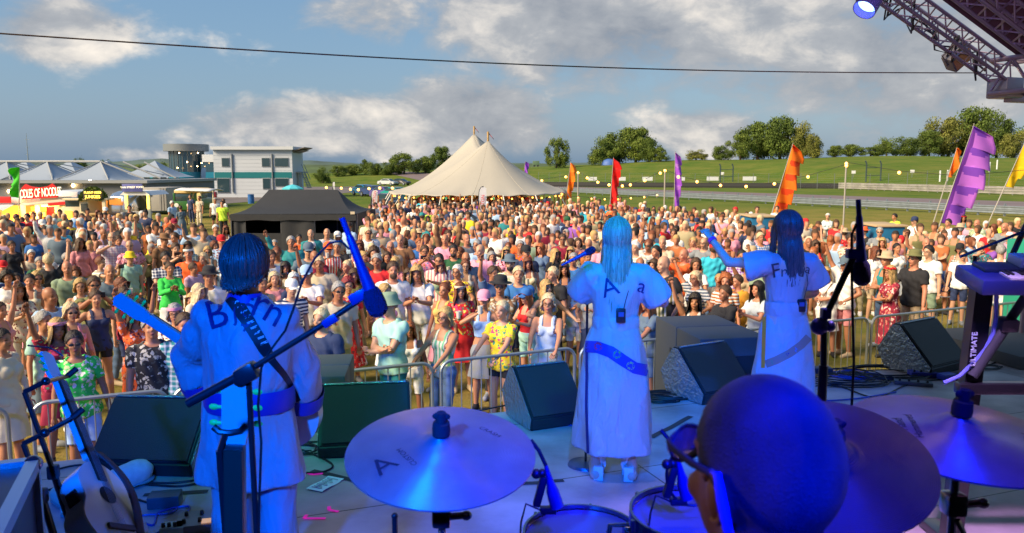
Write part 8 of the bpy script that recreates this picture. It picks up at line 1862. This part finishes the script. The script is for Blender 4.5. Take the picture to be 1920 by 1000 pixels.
# --- drum kit
def bronze(name, col, rgh, me_=.5):
 m = mat(name, col, rgh, me_, var=.18, vscale=9); t = m.node_tree; bs = t.nodes['Principled BSDF']; c = t.nodes.new('ShaderNodeTexCoord'); l = t.nodes.new('ShaderNodeVectorMath'); l.operation = 'LENGTH'; mu = t.nodes.new('ShaderNodeVectorMath'); mu.operation = 'MULTIPLY'; mu.inputs[1].default_value = (1, 1, 0); t.links.new(c.outputs['Object'], mu.inputs[0]); t.links.new(mu.outputs[0], l.inputs[0])
 q = t.nodes.new('ShaderNodeMath'); q.operation = 'MULTIPLY'; t.links.new(l.outputs['Value'], q.inputs[0]); q.inputs[1].default_value = 1800; s_ = t.nodes.new('ShaderNodeMath'); s_.operation = 'SINE'; t.links.new(q.outputs[0], s_.inputs[0]); bp = t.nodes.new('ShaderNodeBump'); bp.inputs['Strength'].default_value = .7; bp.inputs['Distance'].default_value = .001; t.links.new(s_.outputs[0], bp.inputs['Height']); t.links.new(bp.outputs[0], bs.inputs['Normal']); return m
BRZ = bronze('cymbal_bronze', (.40, .30, .29), .34, .55); BRD = bronze('cymbal_dark', (.10, .06, .06), .4, .5)
def cymbal(px, py, d, dia, tilt, roll, m, label, text=None, bell=.055, felt=True):
 c = W(px, py, d); t = bpy.data.objects.new('cymbal', None); COL.objects.link(t); Rm = Matrix.Rotation(tilt, 4, 'X') @ Matrix.Rotation(roll, 4, 'Y'); t.location = c; t.rotation_euler = Rm.to_euler(); MW[t] = Matrix.Translation(c) @ Rm; tag(t, label, 'cymbal', 'cymbals of the drum kit')
 r = dia/2; b = MB(); pr = [(.008, .034), (.022, .032), (.04, .024), (bell, .012), (bell+.015, .008)]+[(bell+.015+(r-bell-.015)*k/8, .008-.022*(k/8)**1.6) for k in range(1, 9)]+[(r, -.016)]; b.lathe(pr, seg=96); b.lathe([(a, z-.0018) for a, z in pr], seg=96); b.build('plate', m, t, world=False)
 if felt: b = MB(); b.lathe([(.0, .095), (.011, .095), (.012, .07), (.020, .068), (.022, .05), (.021, .036), (.0, .035)], seg=18); b.sph((.0, 0, .085), (.022, .006, .012), seg=10, rings=6); b.build('wing_nut_and_felt', mat('felt_black', (.012, .012, .015), .8), t, world=False)
 for (tx, x, y, sz, ro) in (text or []):
  vs, fs = text_mb(tx, sz); bm_ = MB(); c_, s_ = math.cos(ro), math.sin(ro); out = []
  for v in vs:
   X_ = x+v.x*c_-v.y*s_; Y_ = y+v.x*s_+v.y*c_; rr = math.hypot(X_, Y_); kk_ = max(0, (rr-bell-.015)/(r-bell-.015)); out.append((X_, Y_, .008-.022*kk_**1.6+.0015))
  bm_.add(out, fs); bm_.build('lettering', mat('cymbal_ink', (.025, .02, .03), .6), t, world=False, smooth=False)
 return t, c
def stand(c, zt, lab, legs=True, nm='cymbal_stand'):
 t = thing(nm, (c.x, c.y, RZ), lab, 'stand'); CH = mat('chrome_dark', (.30, .30, .34), .2, .95)
 b = MB(); b.tube([(c.x, c.y, RZ+.12), (c.x, c.y, zt-.32)], .014, 12); b.build('lower_tube', CH, t); b = MB(); b.tube([(c.x, c.y, zt-.34), (c.x, c.y, zt+.0)], .0095, 10); b.build('upper_tube', CH, t)
 b = MB(); b.bbox(Vector((c.x, c.y, zt-.17)), (.045, .045, .05), .008); b.tube([(c.x, c.y-.01, zt-.17), (c.x+.055, c.y-.01, zt-.165)], .009, 8); b.sph((c.x+.06, c.y-.01, zt-.165), (.014, .012, .012), seg=8, rings=6); b.tube([(c.x-.0, c.y-.02, zt-.2), (c.x+.03, c.y-.02, zt-.26), (c.x, c.y-.02, zt-.3)], .007, 6); b.build('tilter', MAT['chrome_dark'], t)
 for k in range(3): a = k*2.09+.5; b = MB(); b.tube([(c.x, c.y, RZ+.35), (c.x+.28*math.cos(a), c.y+.28*math.sin(a), RZ+.01)], .009, 8); b.build('leg', CH, t)
_, c = cymbal(827, 840, 1.86, .455, R(12), R(2), BRZ, 'left crash cymbal with a swooping logo', [('A', -.125, -.085, .085, .75), ('CUSTOM', -.075, -.055, .020, 2.2), ('CRASH', .115, .075, .02, -.6)]); stand(c, c.z, 'chrome stand under the left cymbal')
_, c = cymbal(1797, 806, 1.72, .455, R(7), R(2), BRZ, 'right crash cymbal with maker lettering around the edge', [('SABIAN', .118, -.085, .042, 1.2), ('Hand', -.125, .010, .030, 1.35), ('Hammered', -.100, .0, .026, 1.35)]); stand(c, c.z, 'thin stand under the right cymbal')
_, c = cymbal(1560, 858, 1.58, .40, R(22), R(-6), BRD, 'dark brown cymbal lower down between drummer and right crash', bell=.05); stand(c, c.z, 'stand under the dark brown cymbal')
BHD = mat('drum_head', (.10, .11, .20), .35, coat=.3)
def drum(px, py, d, dia, dep, tilt, lab):
 c = W(px, py, d); t = bpy.data.objects.new('tom_drum', None); COL.objects.link(t); Rm = Matrix.Rotation(-tilt, 4, 'X'); t.location = c; t.rotation_euler = Rm.to_euler(); MW[t] = Matrix.Translation(c) @ Rm; tag(t, lab, 'drum', 'rack toms of the drum kit'); r = dia/2
 b = MB(); b.lathe([(0, .0), (r, .0), (r, -.006)], seg=60); b.build('drum_head', BHD, t, world=False); b = MB(); b.lathe([(r-.004, -.01), (r-.004, -dep), (r-.02, -dep)], seg=48); b.build('shell', mat('shell_black', (.02, .02, .04), .15, coat=1), t, world=False)
 b = MB(); b.lathe([(r+.001, .003), (r+.002, .014), (r+.008, .014), (r+.008, -.022), (r+.002, -.022)], seg=60); b.build('rim', MAT['chrome_dark'], t, world=False)
 for k in range(6): a = k*PI/3+.3; b = MB(); x, y = (r+.014)*math.cos(a), (r+.014)*math.sin(a); b.tube([(x, y, .012), (x, y, -.07)], .005, 6); b.bbox(Vector(((r+.004)*math.cos(a), (r+.004)*math.sin(a), -.075)), (.022, .022, .045), .005, Matrix.Rotation(a, 3, 'Z')); b.build('lug', MAT['chrome_dark'], t, world=False)
 return t
drum(1092, 1006, 2.05, .305, .2, R(-3), 'left rack tom cut by the bottom edge'); drum(1292, 968, 1.75, .255, .2, R(-3), 'right rack tom just left of the drummer')
b = MB(); p = W(1177, 985, 1.98); b.tube([p+Vector((-.06, 0, -.1)), p+Vector((-.045, 0, 0)), p, p+Vector((.045, 0, -.0)), p+Vector((.06, 0, -.1))], .007, 8); b.tube([p, (p.x, p.y+.05, RZ)], .014, 8); tag(b.build('tom_holder', MAT['chrome_dark'], loc=p), 'curved chrome tom holder between the two rack toms', 'bracket')
MB_ = mat('mic_black', (.012, .012, .02), .45); MG = mat('mic_blue', (.02, .03, .22), .4, .2)
def clipmic(px, py, d, lab, s=1.):
 c = W(px, py, d); t = thing('clip_microphone', c, lab, 'microphone', 'clip microphones on the toms')
 b = MB(); b.tube([c+Vector(v)*s for v in ((-.028, 0, .085), (-.014, 0, .03), (-.006, 0, .0), (.008, 0, -.05))], [.006*s, .012*s, .020*s, .022*s], 14); b.build('mic_body', MG, t)
 b = MB(); b.bbox(c+Vector((-.045, .005, .0))*s, Vector((.024, .028, .10))*s, .006*s, Matrix.Rotation(.25, 3, 'Y')); b.sph(c+Vector((-.058, 0, .058))*s, .016*s, seg=10, rings=8); b.sph(c+Vector((-.040, 0, .06))*s, .014*s, seg=10, rings=8); b.bbox(c+Vector((-.02, .0, -.06))*s, Vector((.05, .03, .02))*s, .004*s); b.build('clip', MB_, t)
 b = MB(); b.tube([c+Vector(v)*s for v in ((-.028, 0, .085), (-.05, .01, .13), (-.075, .02, .16))], .0065*s, 8); b.build('plug', MB_, t); b = MB(); b.tube([c+Vector(v)*s for v in ((-.045, 0, -.06), (-.09, 0, -.04), (-.105, 0, -.10), (-.11, .02, -.2))], .0035*s, 6); b.build('lead', CB, t)
clipmic(1040, 922, 1.98, 'blue lit microphone clipped to the left rack tom', .82); clipmic(1285, 905, 1.70, 'blue lit microphone clipped to the right rack tom', .72)
b = MB(); c = W(1258, 895, 1.7); b.tube([c+Vector((.05+.06*math.cos(a), .0, .005+.07*math.sin(a))) for a in np.linspace(.9, 5.2, 20)], .0035, 6); tag(b.build('cable', CB, loc=c), 'looped black lead left of the drummer glasses', 'cable', 'stage cables')
b = MB(); p = W(740, 968, 2.3); b.tube([p, (p.x, p.y, RZ)], .0085, 8); b.sph(p, .0105, seg=8, rings=6); tag(b.build('stand_rod', MB_, loc=(p.x, p.y, RZ)), 'short upright black rod at the bottom edge left of the cymbal stand', 'rod')
# --- microphones on stands
MS = mat('stand_black', (.012, .012, .016), .35, coat=.4)
t = thing('boom_mic_stand', W(470, 1120, 2.15), 'long black boom microphone stand crossing in front of the guitarist', 'microphone stand')
y = 2.15; p = lambda a, c_, q=0: W(a, c_, y+q)
b = MB(); b.tube([p(352, 757), p(455, 702)], .0125, 12); b.tube([p(455, 702), p(600, 612), p(690, 552)], .0085, 12); b.build('boom', MS, t)
b = MB(); b.bbox(p(464, 700), (.06, .05, .05), .012, Matrix.Rotation(-.5, 3, 'Y')); b.sph(p(452, 712), .022, seg=12, rings=8); b.build('boom_clutch', MS, t)
b = MB(); q = p(466, 705); b.tube([q, (q.x+.005, y, 2.3)], .0085, 10); b.tube([(q.x+.005, y, 2.31), (q.x+.01, y, SZ+.15)], .0125, 10); b.build('pole', MS, t)
for k in range(3): a = k*2.09+.2; b = MB(); b.tube([(q.x+.01, y, SZ+.42), (q.x+.01+.3*math.cos(a), y+.3*math.sin(a), SZ+.015)], .010, 6); b.build('leg', MS, t)
b = MB(); b.bbox(p(620, 601), (.045, .03, .024), .006, Matrix.Rotation(-.55, 3, 'Y')); b.bbox(p(672, 556), (.05, .028, .03), .006, Matrix.Rotation(-.5, 3, 'Y')); b.build('mic_clip', MG, t)
def stagemic(px, py, d, ax, lab, s=1., foam=.029):
 c = W(px, py, d); ax = Vector(ax).normalized(); t = thing('microphone', c, lab, 'microphone', 'vocal microphones'); b = MB(); b.tube([c-ax*.20*s, c-ax*.19*s, c-ax*.12*s, c-ax*.03*s], [.008*s, .011*s, .0125*s, .019*s], 16); b.build('mic_body', MG, t)
 b = MB(); b.tube([c-ax*.045*s, c-ax*.03*s, c, c+ax*.022*s, c+ax*.034*s], [foam*.72*s, foam*.92*s, foam*s, foam*.92*s, foam*.5*s], 20); b.build('foam', mat('mic_foam', (.012, .015, .10), .95, bump=1, bscale=300), t); b = MB(); b.tube([c-ax*.20*s, c-ax*.25*s], .0085*s, 10); b.build('plug', MG, t); return c, ax
c, ax = stagemic(705, 571, 2.15, (.22, 0, -.6), 'foam topped microphone on the long boom over the crowd', 1.0)
b = MB(); b.tube([p(655, 468), p(640, 452), p(618, 456), p(590, 485), p(566, 530), p(550, 580), p(535, 620), p(505, 660), p(490, 690), p(484, 760), p(490, 830), p(486, 950), p(484, 1080)], .0035, 6); tag(b.build('cable', CB, loc=p(484, 1080)), 'black lead arching from the boom microphone down past the guitarist', 'cable', 'stage cables')
t = thing('microphone_stand', W(1545, 1180, 2.5), 'slanting microphone stand beside the pointing singer', 'microphone stand'); y = 2.5
b = MB(); b.tube([p(1602, 478), p(1545, 600)], .0105, 10); b.build('boom', MS, t); b = MB(); q = p(1545, 604); b.tube([q, p(1544, 690)], .0105, 10); b.tube([p(1544, 685), (q.x, y, SZ+.12)], .015, 10); b.build('pole', MS, t); b = MB(); b.sph(p(1537, 612), (.030, .02, .028), seg=14, rings=10); b.sph(p(1556, 612), .018, seg=10, rings=8); b.bbox(p(1548, 588), (.03, .03, .035), .006); b.build('boom_clutch', MG, t)
for k in range(3): a = k*2.09+.9; b = MB(); b.tube([(q.x, y, SZ+.4), (q.x+.28*math.cos(a), y+.28*math.sin(a), SZ+.015)], .010, 6); b.build('leg', MS, t)
b = MB(); b.bbox(p(1602, 476), (.05, .03, .03), .006); b.build('mic_clip', MG, t); c, ax = stagemic(1616, 516, 2.5, (.06, 0, -.6), 'foam topped microphone pointing down on the slanting stand', .95); b = MB(); b.tube([p(1606, 420), p(1597, 440), p(1597, 520), p(1599, 600), p(1601, 680), p(1597, 760), p(1596, 900)], .0045, 6); tag(b.build('cable', CB, loc=p(1596, 900)), 'black lead hanging straight down from the slanting microphone', 'cable', 'stage cables')
t = thing('round_base_stand', G(1098, 872, SZ), 'round based microphone stand at the feet of the long haired singer', 'microphone stand'); c = G(1098, 872, SZ); b = MB(); b.lathe([(0, .03), (.04, .03), (.12, .018), (.13, 0)], c, seg=30); b.build('base', mat('base_blue', (.10, .12, .2), .35, .5), t); b = MB(); b.tube([c, c+Vector((.0, .02, 1.45))], .009, 8); b.build('pole', MS, t)
sh = MW[A_] @ Vector(SA['head']); stagemic(1108, 470, 5.0, (.75, .2, .35), 'dark handheld style microphone before the long haired singer face', .85)
# --- guitar on stand before the guitarist, and white electro acoustic on the left
t = thing('guitar_on_stand', W(425, 1180, 2.5), 'guitar on a stand showing only its white headstock with pegs tinted by green light', 'guitar')
M = Matrix.Translation(W(432, 760, 2.5)-Vector((0, 0, .96))) @ Matrix.Rotation(.03, 4, 'Y'); acoustic(t, M, mat('dark_guitar', (.05, .03, .03), .3, coat=.6), MAT['dark_guitar'], MAT['dark_guitar'], .62, 1.15, strings=False, hm=mat('white_head', (.45, .47, .50), .4))
t = thing('guitar_stand', W(425, 1150, 2.46), 'black guitar stand with a yoke under the white headstock', 'stand'); b = MB(); y = 2.46; b.tube([p(400, 800), p(412, 810), p(432, 812), p(452, 808), p(462, 796)], .011, 8); b.tube([p(424, 812), p(412, 850)], .011, 8); b.build('yoke', MS, t); b = MB(); b.tube([p(412, 845), p(425, 1010)], .013, 8); q = p(427, 1040); b.tube([p(425, 1005), q, (q.x, y, SZ+.3)], .016, 8); b.build('pole', MS, t)
for k in range(3): a = k*2.09+.5; b = MB(); b.tube([(q.x, y, SZ+.3), (q.x+.25*math.cos(a), y+.25*math.sin(a), SZ+.015)], .012, 6); b.build('leg', MS, t)
t = thing('acoustic_guitar', W(180, 950, 3.3), 'pale blue lit electro acoustic guitar leaning on a black stand at left', 'guitar')
top_ = W(70, 648, 3.75); bot_ = W(192, 960, 3.22); zx = (top_-bot_).normalized(); yx = Vector((.95, -.30, .05)); yx = (yx-zx*yx.dot(zx)).normalized(); xx_ = yx.cross(zx); M = Matrix.Identity(4); c = W(192, 965, 3.22)
for i in range(3): M[i][0] = -xx_[i]; M[i][1] = yx[i]*-1; M[i][2] = zx[i]; M[i][3] = c[i]
acoustic(t, M, mat('guitar_pale', (.55, .72, .75), .25, coat=.7), mat('spruce_top', (.70, .66, .58), .3, coat=.5), mat('neck_cyan', (.35, .62, .66), .35), .62, .98, hm=MAT['neck_cyan'])
q = M @ Vector((.12, .052, .03)); b = MB(); b.bbox(M @ Vector((-.14, 0, .06)), (.008, .05, .06), .002, M.to_3x3()); b.build('preamp_panel', RUB, t)
b = MB(); b.grid(lambda u, v: tuple(M @ Vector((.02+.10*math.sin(v*2.8)+(u-.5)*.05, -.07-.02*math.sin(v*6), .28-.55*v))), 3, 20); o = b.build('strap', mat('brown_strap', (.10, .06, .06), .8), t); o.modifiers.new('s', 'SOLIDIFY').thickness = .004
for k, (a1, a2, a3, d, lab) in enumerate([((46, 735), (100, 885), (150, 1040), 3.2, 'tall black pole stand holding the neck of the pale blue lit guitar'), ((44, 832), (78, 930), (112, 1040), 3.0, 'shorter black pole stand nearest the flight case')]):
 t = thing('instrument_stand', W(*a3, d), lab, 'stand'); b = MB(); b.tube([W(*a1, d), W(*a2, d)], .0105, 10); b.tube([W(*a2, d), W(*a3, d), W(*a3, d)+(W(*a3, d)-W(*a2, d))*1.8], .014, 10); b.build('pole', MS, t); b = MB(); b.bbox(W(*a2, d), (.04, .04, .06), .01); b.build('collar', MS, t)
 w1 = W(126, 706, d+.4) if k == 0 else W(135, 785, d+.05); b = MB(); b.tube([W(*a1, d), W(a1[0]+36, a1[1]-18, d), w1], .010, 8); b.tube([w1, w1+Vector((.03, .03, .03))], .014, 8); b.sph(W(a1[0]+40, a1[1]-20, d), .018, seg=10, rings=8); b.build('support_arm', MS, t)
 q = W(*a3, d); 
 for j in range(3): a = j*2.09; b = MB(); b.tube([(q.x, q.y, SZ+.25), (q.x+.2*math.cos(a), q.y+.2*math.sin(a), SZ+.012)], .012, 6); b.build('leg', MS, t)
b = MB(); b.tube([W(*q_, 3.6) for q_ in ((118, 668), (108, 660), (92, 652), (70, 650), (52, 648))], .004, 6); tag(b.build('cable', CB, loc=W(90, 652, 2.5)), 'thin lead curling off the headstock of the pale blue lit guitar', 'cable', 'stage cables')
t = thing('flight_case', W(-30, 960, 2.15), 'black flight case with aluminium edges and an open lid cut by the left edge', 'case'); kA = W(63, 872, 2.3); kB = G(2, 995, kA.z); ku = (kB-kA).normalized(); Rc = Matrix.Rotation(math.atan2(ku.y, ku.x)+PI/2, 3, 'Z'); FC = mat('case_black', (.02, .02, .03), .4); AL = mat('case_alu', (.6, .58, .6), .3, .85)
z1 = kA.z; dm = (.5, .8, z1-SZ); cc = kA+Rc @ Vector((-.25, -.4, 0)); cc.z = (z1+SZ)/2+.003; b = MB(); b.bbox(cc, dm, .01, Rc); b.build('case_body', FC, t)
for sx in (-1, 1):
 for sy in (-1, 1): b = MB(); b.box(cc+Rc @ Vector((sx*dm[0]/2, sy*dm[1]/2, 0)), (.03, .03, dm[2]+.004), Rc); b.build('edge_profile', AL, t)
for sx in (-1, 1): b = MB(); b.box(cc+Rc @ Vector((sx*dm[0]/2, 0, dm[2]/2)), (.034, dm[1]-.04, .034), Rc); b.build('edge_profile', AL, t)
for sy in (-1, 1): b = MB(); b.box(cc+Rc @ Vector((0, sy*dm[1]/2, dm[2]/2)), (dm[0]-.04, .034, .034), Rc); b.build('edge_profile', AL, t)
for sx in (-1, 1):
 for sy in (-1, 1): b = MB(); b.sph(cc+Rc @ Vector((sx*dm[0]/2, sy*dm[1]/2, dm[2]/2)), .026, seg=10, rings=8); b.build('ball_corner', mat('chrome_dark', 0), t)
b = MB(); q0 = cc+Rc @ Vector((0, dm[1]/2, dm[2]/2)); b.bbox(q0+Rc @ Vector((-.07, .03, .055)), (dm[0]-.1, .06, .10), .01, Rc @ Matrix.Rotation(-.3, 3, 'X')); b.build('case_lid', mat('lid_teal', (.02, .10, .14), .3, coat=.4), t)
KP = mat('key_body', (.02, .03, .16), .35, coat=.4); y = 4.2; t = thing('keyboard', W(1900, 540, y), 'dark blue lit electronic keyboard cut by the right edge', 'keyboard'); Rk = Matrix.Rotation(R(-4), 3, 'Z') @ Matrix.Rotation(R(9), 3, 'X'); c = W(2026, 526, y); b = MB(); b.bbox(c, (1.15, .32, .085), .02, Rk); b.build('case', KP, t)
b = MB(); b.bbox(c+Rk @ Vector((.0, .06, .052)), (1.0, .15, .022), .006, Rk); b.build('control_panel', mat('key_panel', (.03, .035, .06), .4), t); b = MB(); b.box(c+Rk @ Vector((.04, -.09, .047)), (.95, .12, .010), Rk); b.build('white_keys', WB, t); b = MB()
for k in range(40):
 if k % 7 in (0, 1, 3, 4, 5): b.box(c+Rk @ Vector((-.42+k*.024, -.06, .055)), (.011, .07, .012), Rk)
b.build('black_keys', RUB, t); b = MB(); b.bbox(c+Rk @ Vector((-.1, .08, .085)), (.42, .14, .05), .008, Rk); tag(b.build('sound_module', mat('module_pale', (.45, .47, .55), .4), loc=c+Vector((-.1, .08, .07))), 'pale rectangular sound module resting on the keyboard', 'sound module')
t = thing('keyboard_stand', G(1840, 715, SZ), 'black column and diagonal strut stand holding the keyboard', 'stand'); q = W(1838, 530, y); gz = SZ; b = MB(); b.box((q.x, y+.05, (q.z+gz)/2), (.095, .07, q.z-gz), Matrix.Rotation(R(3), 3, 'Y')); b.build('column', MS, t); b = MB(); b.tube([W(1948, 520, y), W(1888, 608, y)], .024, 12); b.tube([W(1890, 605, y), W(1822, 705, y)], .030, 12); b.build('strut', mat('strut_grey', (.04, .05, .06), .7), t); b = MB(); b.bbox(W(1888, 608, y), (.09, .09, .07), .015, Rk); b.build('strut_collar', MS, t)
b = MB(); b.bbox(W(1960, 728, y)-Vector((0, 0, .0)), (.95, .07, .06), .01); b.build('foot_bar', MS, t); b = MB(); b.bbox(Vector((q.x, y, gz+.03)), (.12, .7, .05), .01); b.build('foot_bar', MS, t)
sign_text('lettering', 'ULTIMATE', .040, frameM(W(1826, 655, y-.02), (0, 0, 1), (-1, 0, 0)), mat('pale_print', (.5, .6, .75), .5), t)
b = MB(); b.tube([W(*v, y) for v in ((1868, 545), (1868, 590), (1862, 625), (1848, 655), (1826, 680), (1800, 705), (1770, 718))], .011, 8); tag(b.build('cable', mat('cable_periwinkle', (.15, .2, .75), .45), loc=W(1826, 680, y)), 'thick periwinkle cable dropping from the keyboard to the deck', 'cable', 'stage cables')
t = thing('boom_mic_stand', W(1870, 620, 4.4), 'thin black boom stand reaching over the keyboard from the right edge', 'microphone stand'); b = MB(); b.tube([W(1800, 482, 4.35), W(1925, 432, 4.35)], .008, 8); b.tube([W(1815, 540, 4.4), W(1828, 480, 4.4)], .008, 8); b.build('boom', MS, t); b = MB(); b.tube([W(1888, 500, 4.4), W(1925, 420, 4.4)], .016, 8); b.tube([W(1828, 480, 4.4), (W(1828, 480, 4.4).x, 4.4, SZ)], .011, 8); b.build('pole', MS, t)
c = W(1910, 645, 7.6); t = thing('side_platform', (c.x, c.y, SZ), 'grey carpeted step platform at the right edge behind the keyboard', 'platform'); z_ = SZ+.14; b = MB(); b.bbox(Vector((c.x+1.25, 9.2, (SZ+z_)/2+.004)), (1.9, 1.5, z_-SZ), .015, Matrix.Rotation(.2, 3, 'Z')); b.build('platform_box', mat('carpet_grey', (.10, .10, .10), .95), t)
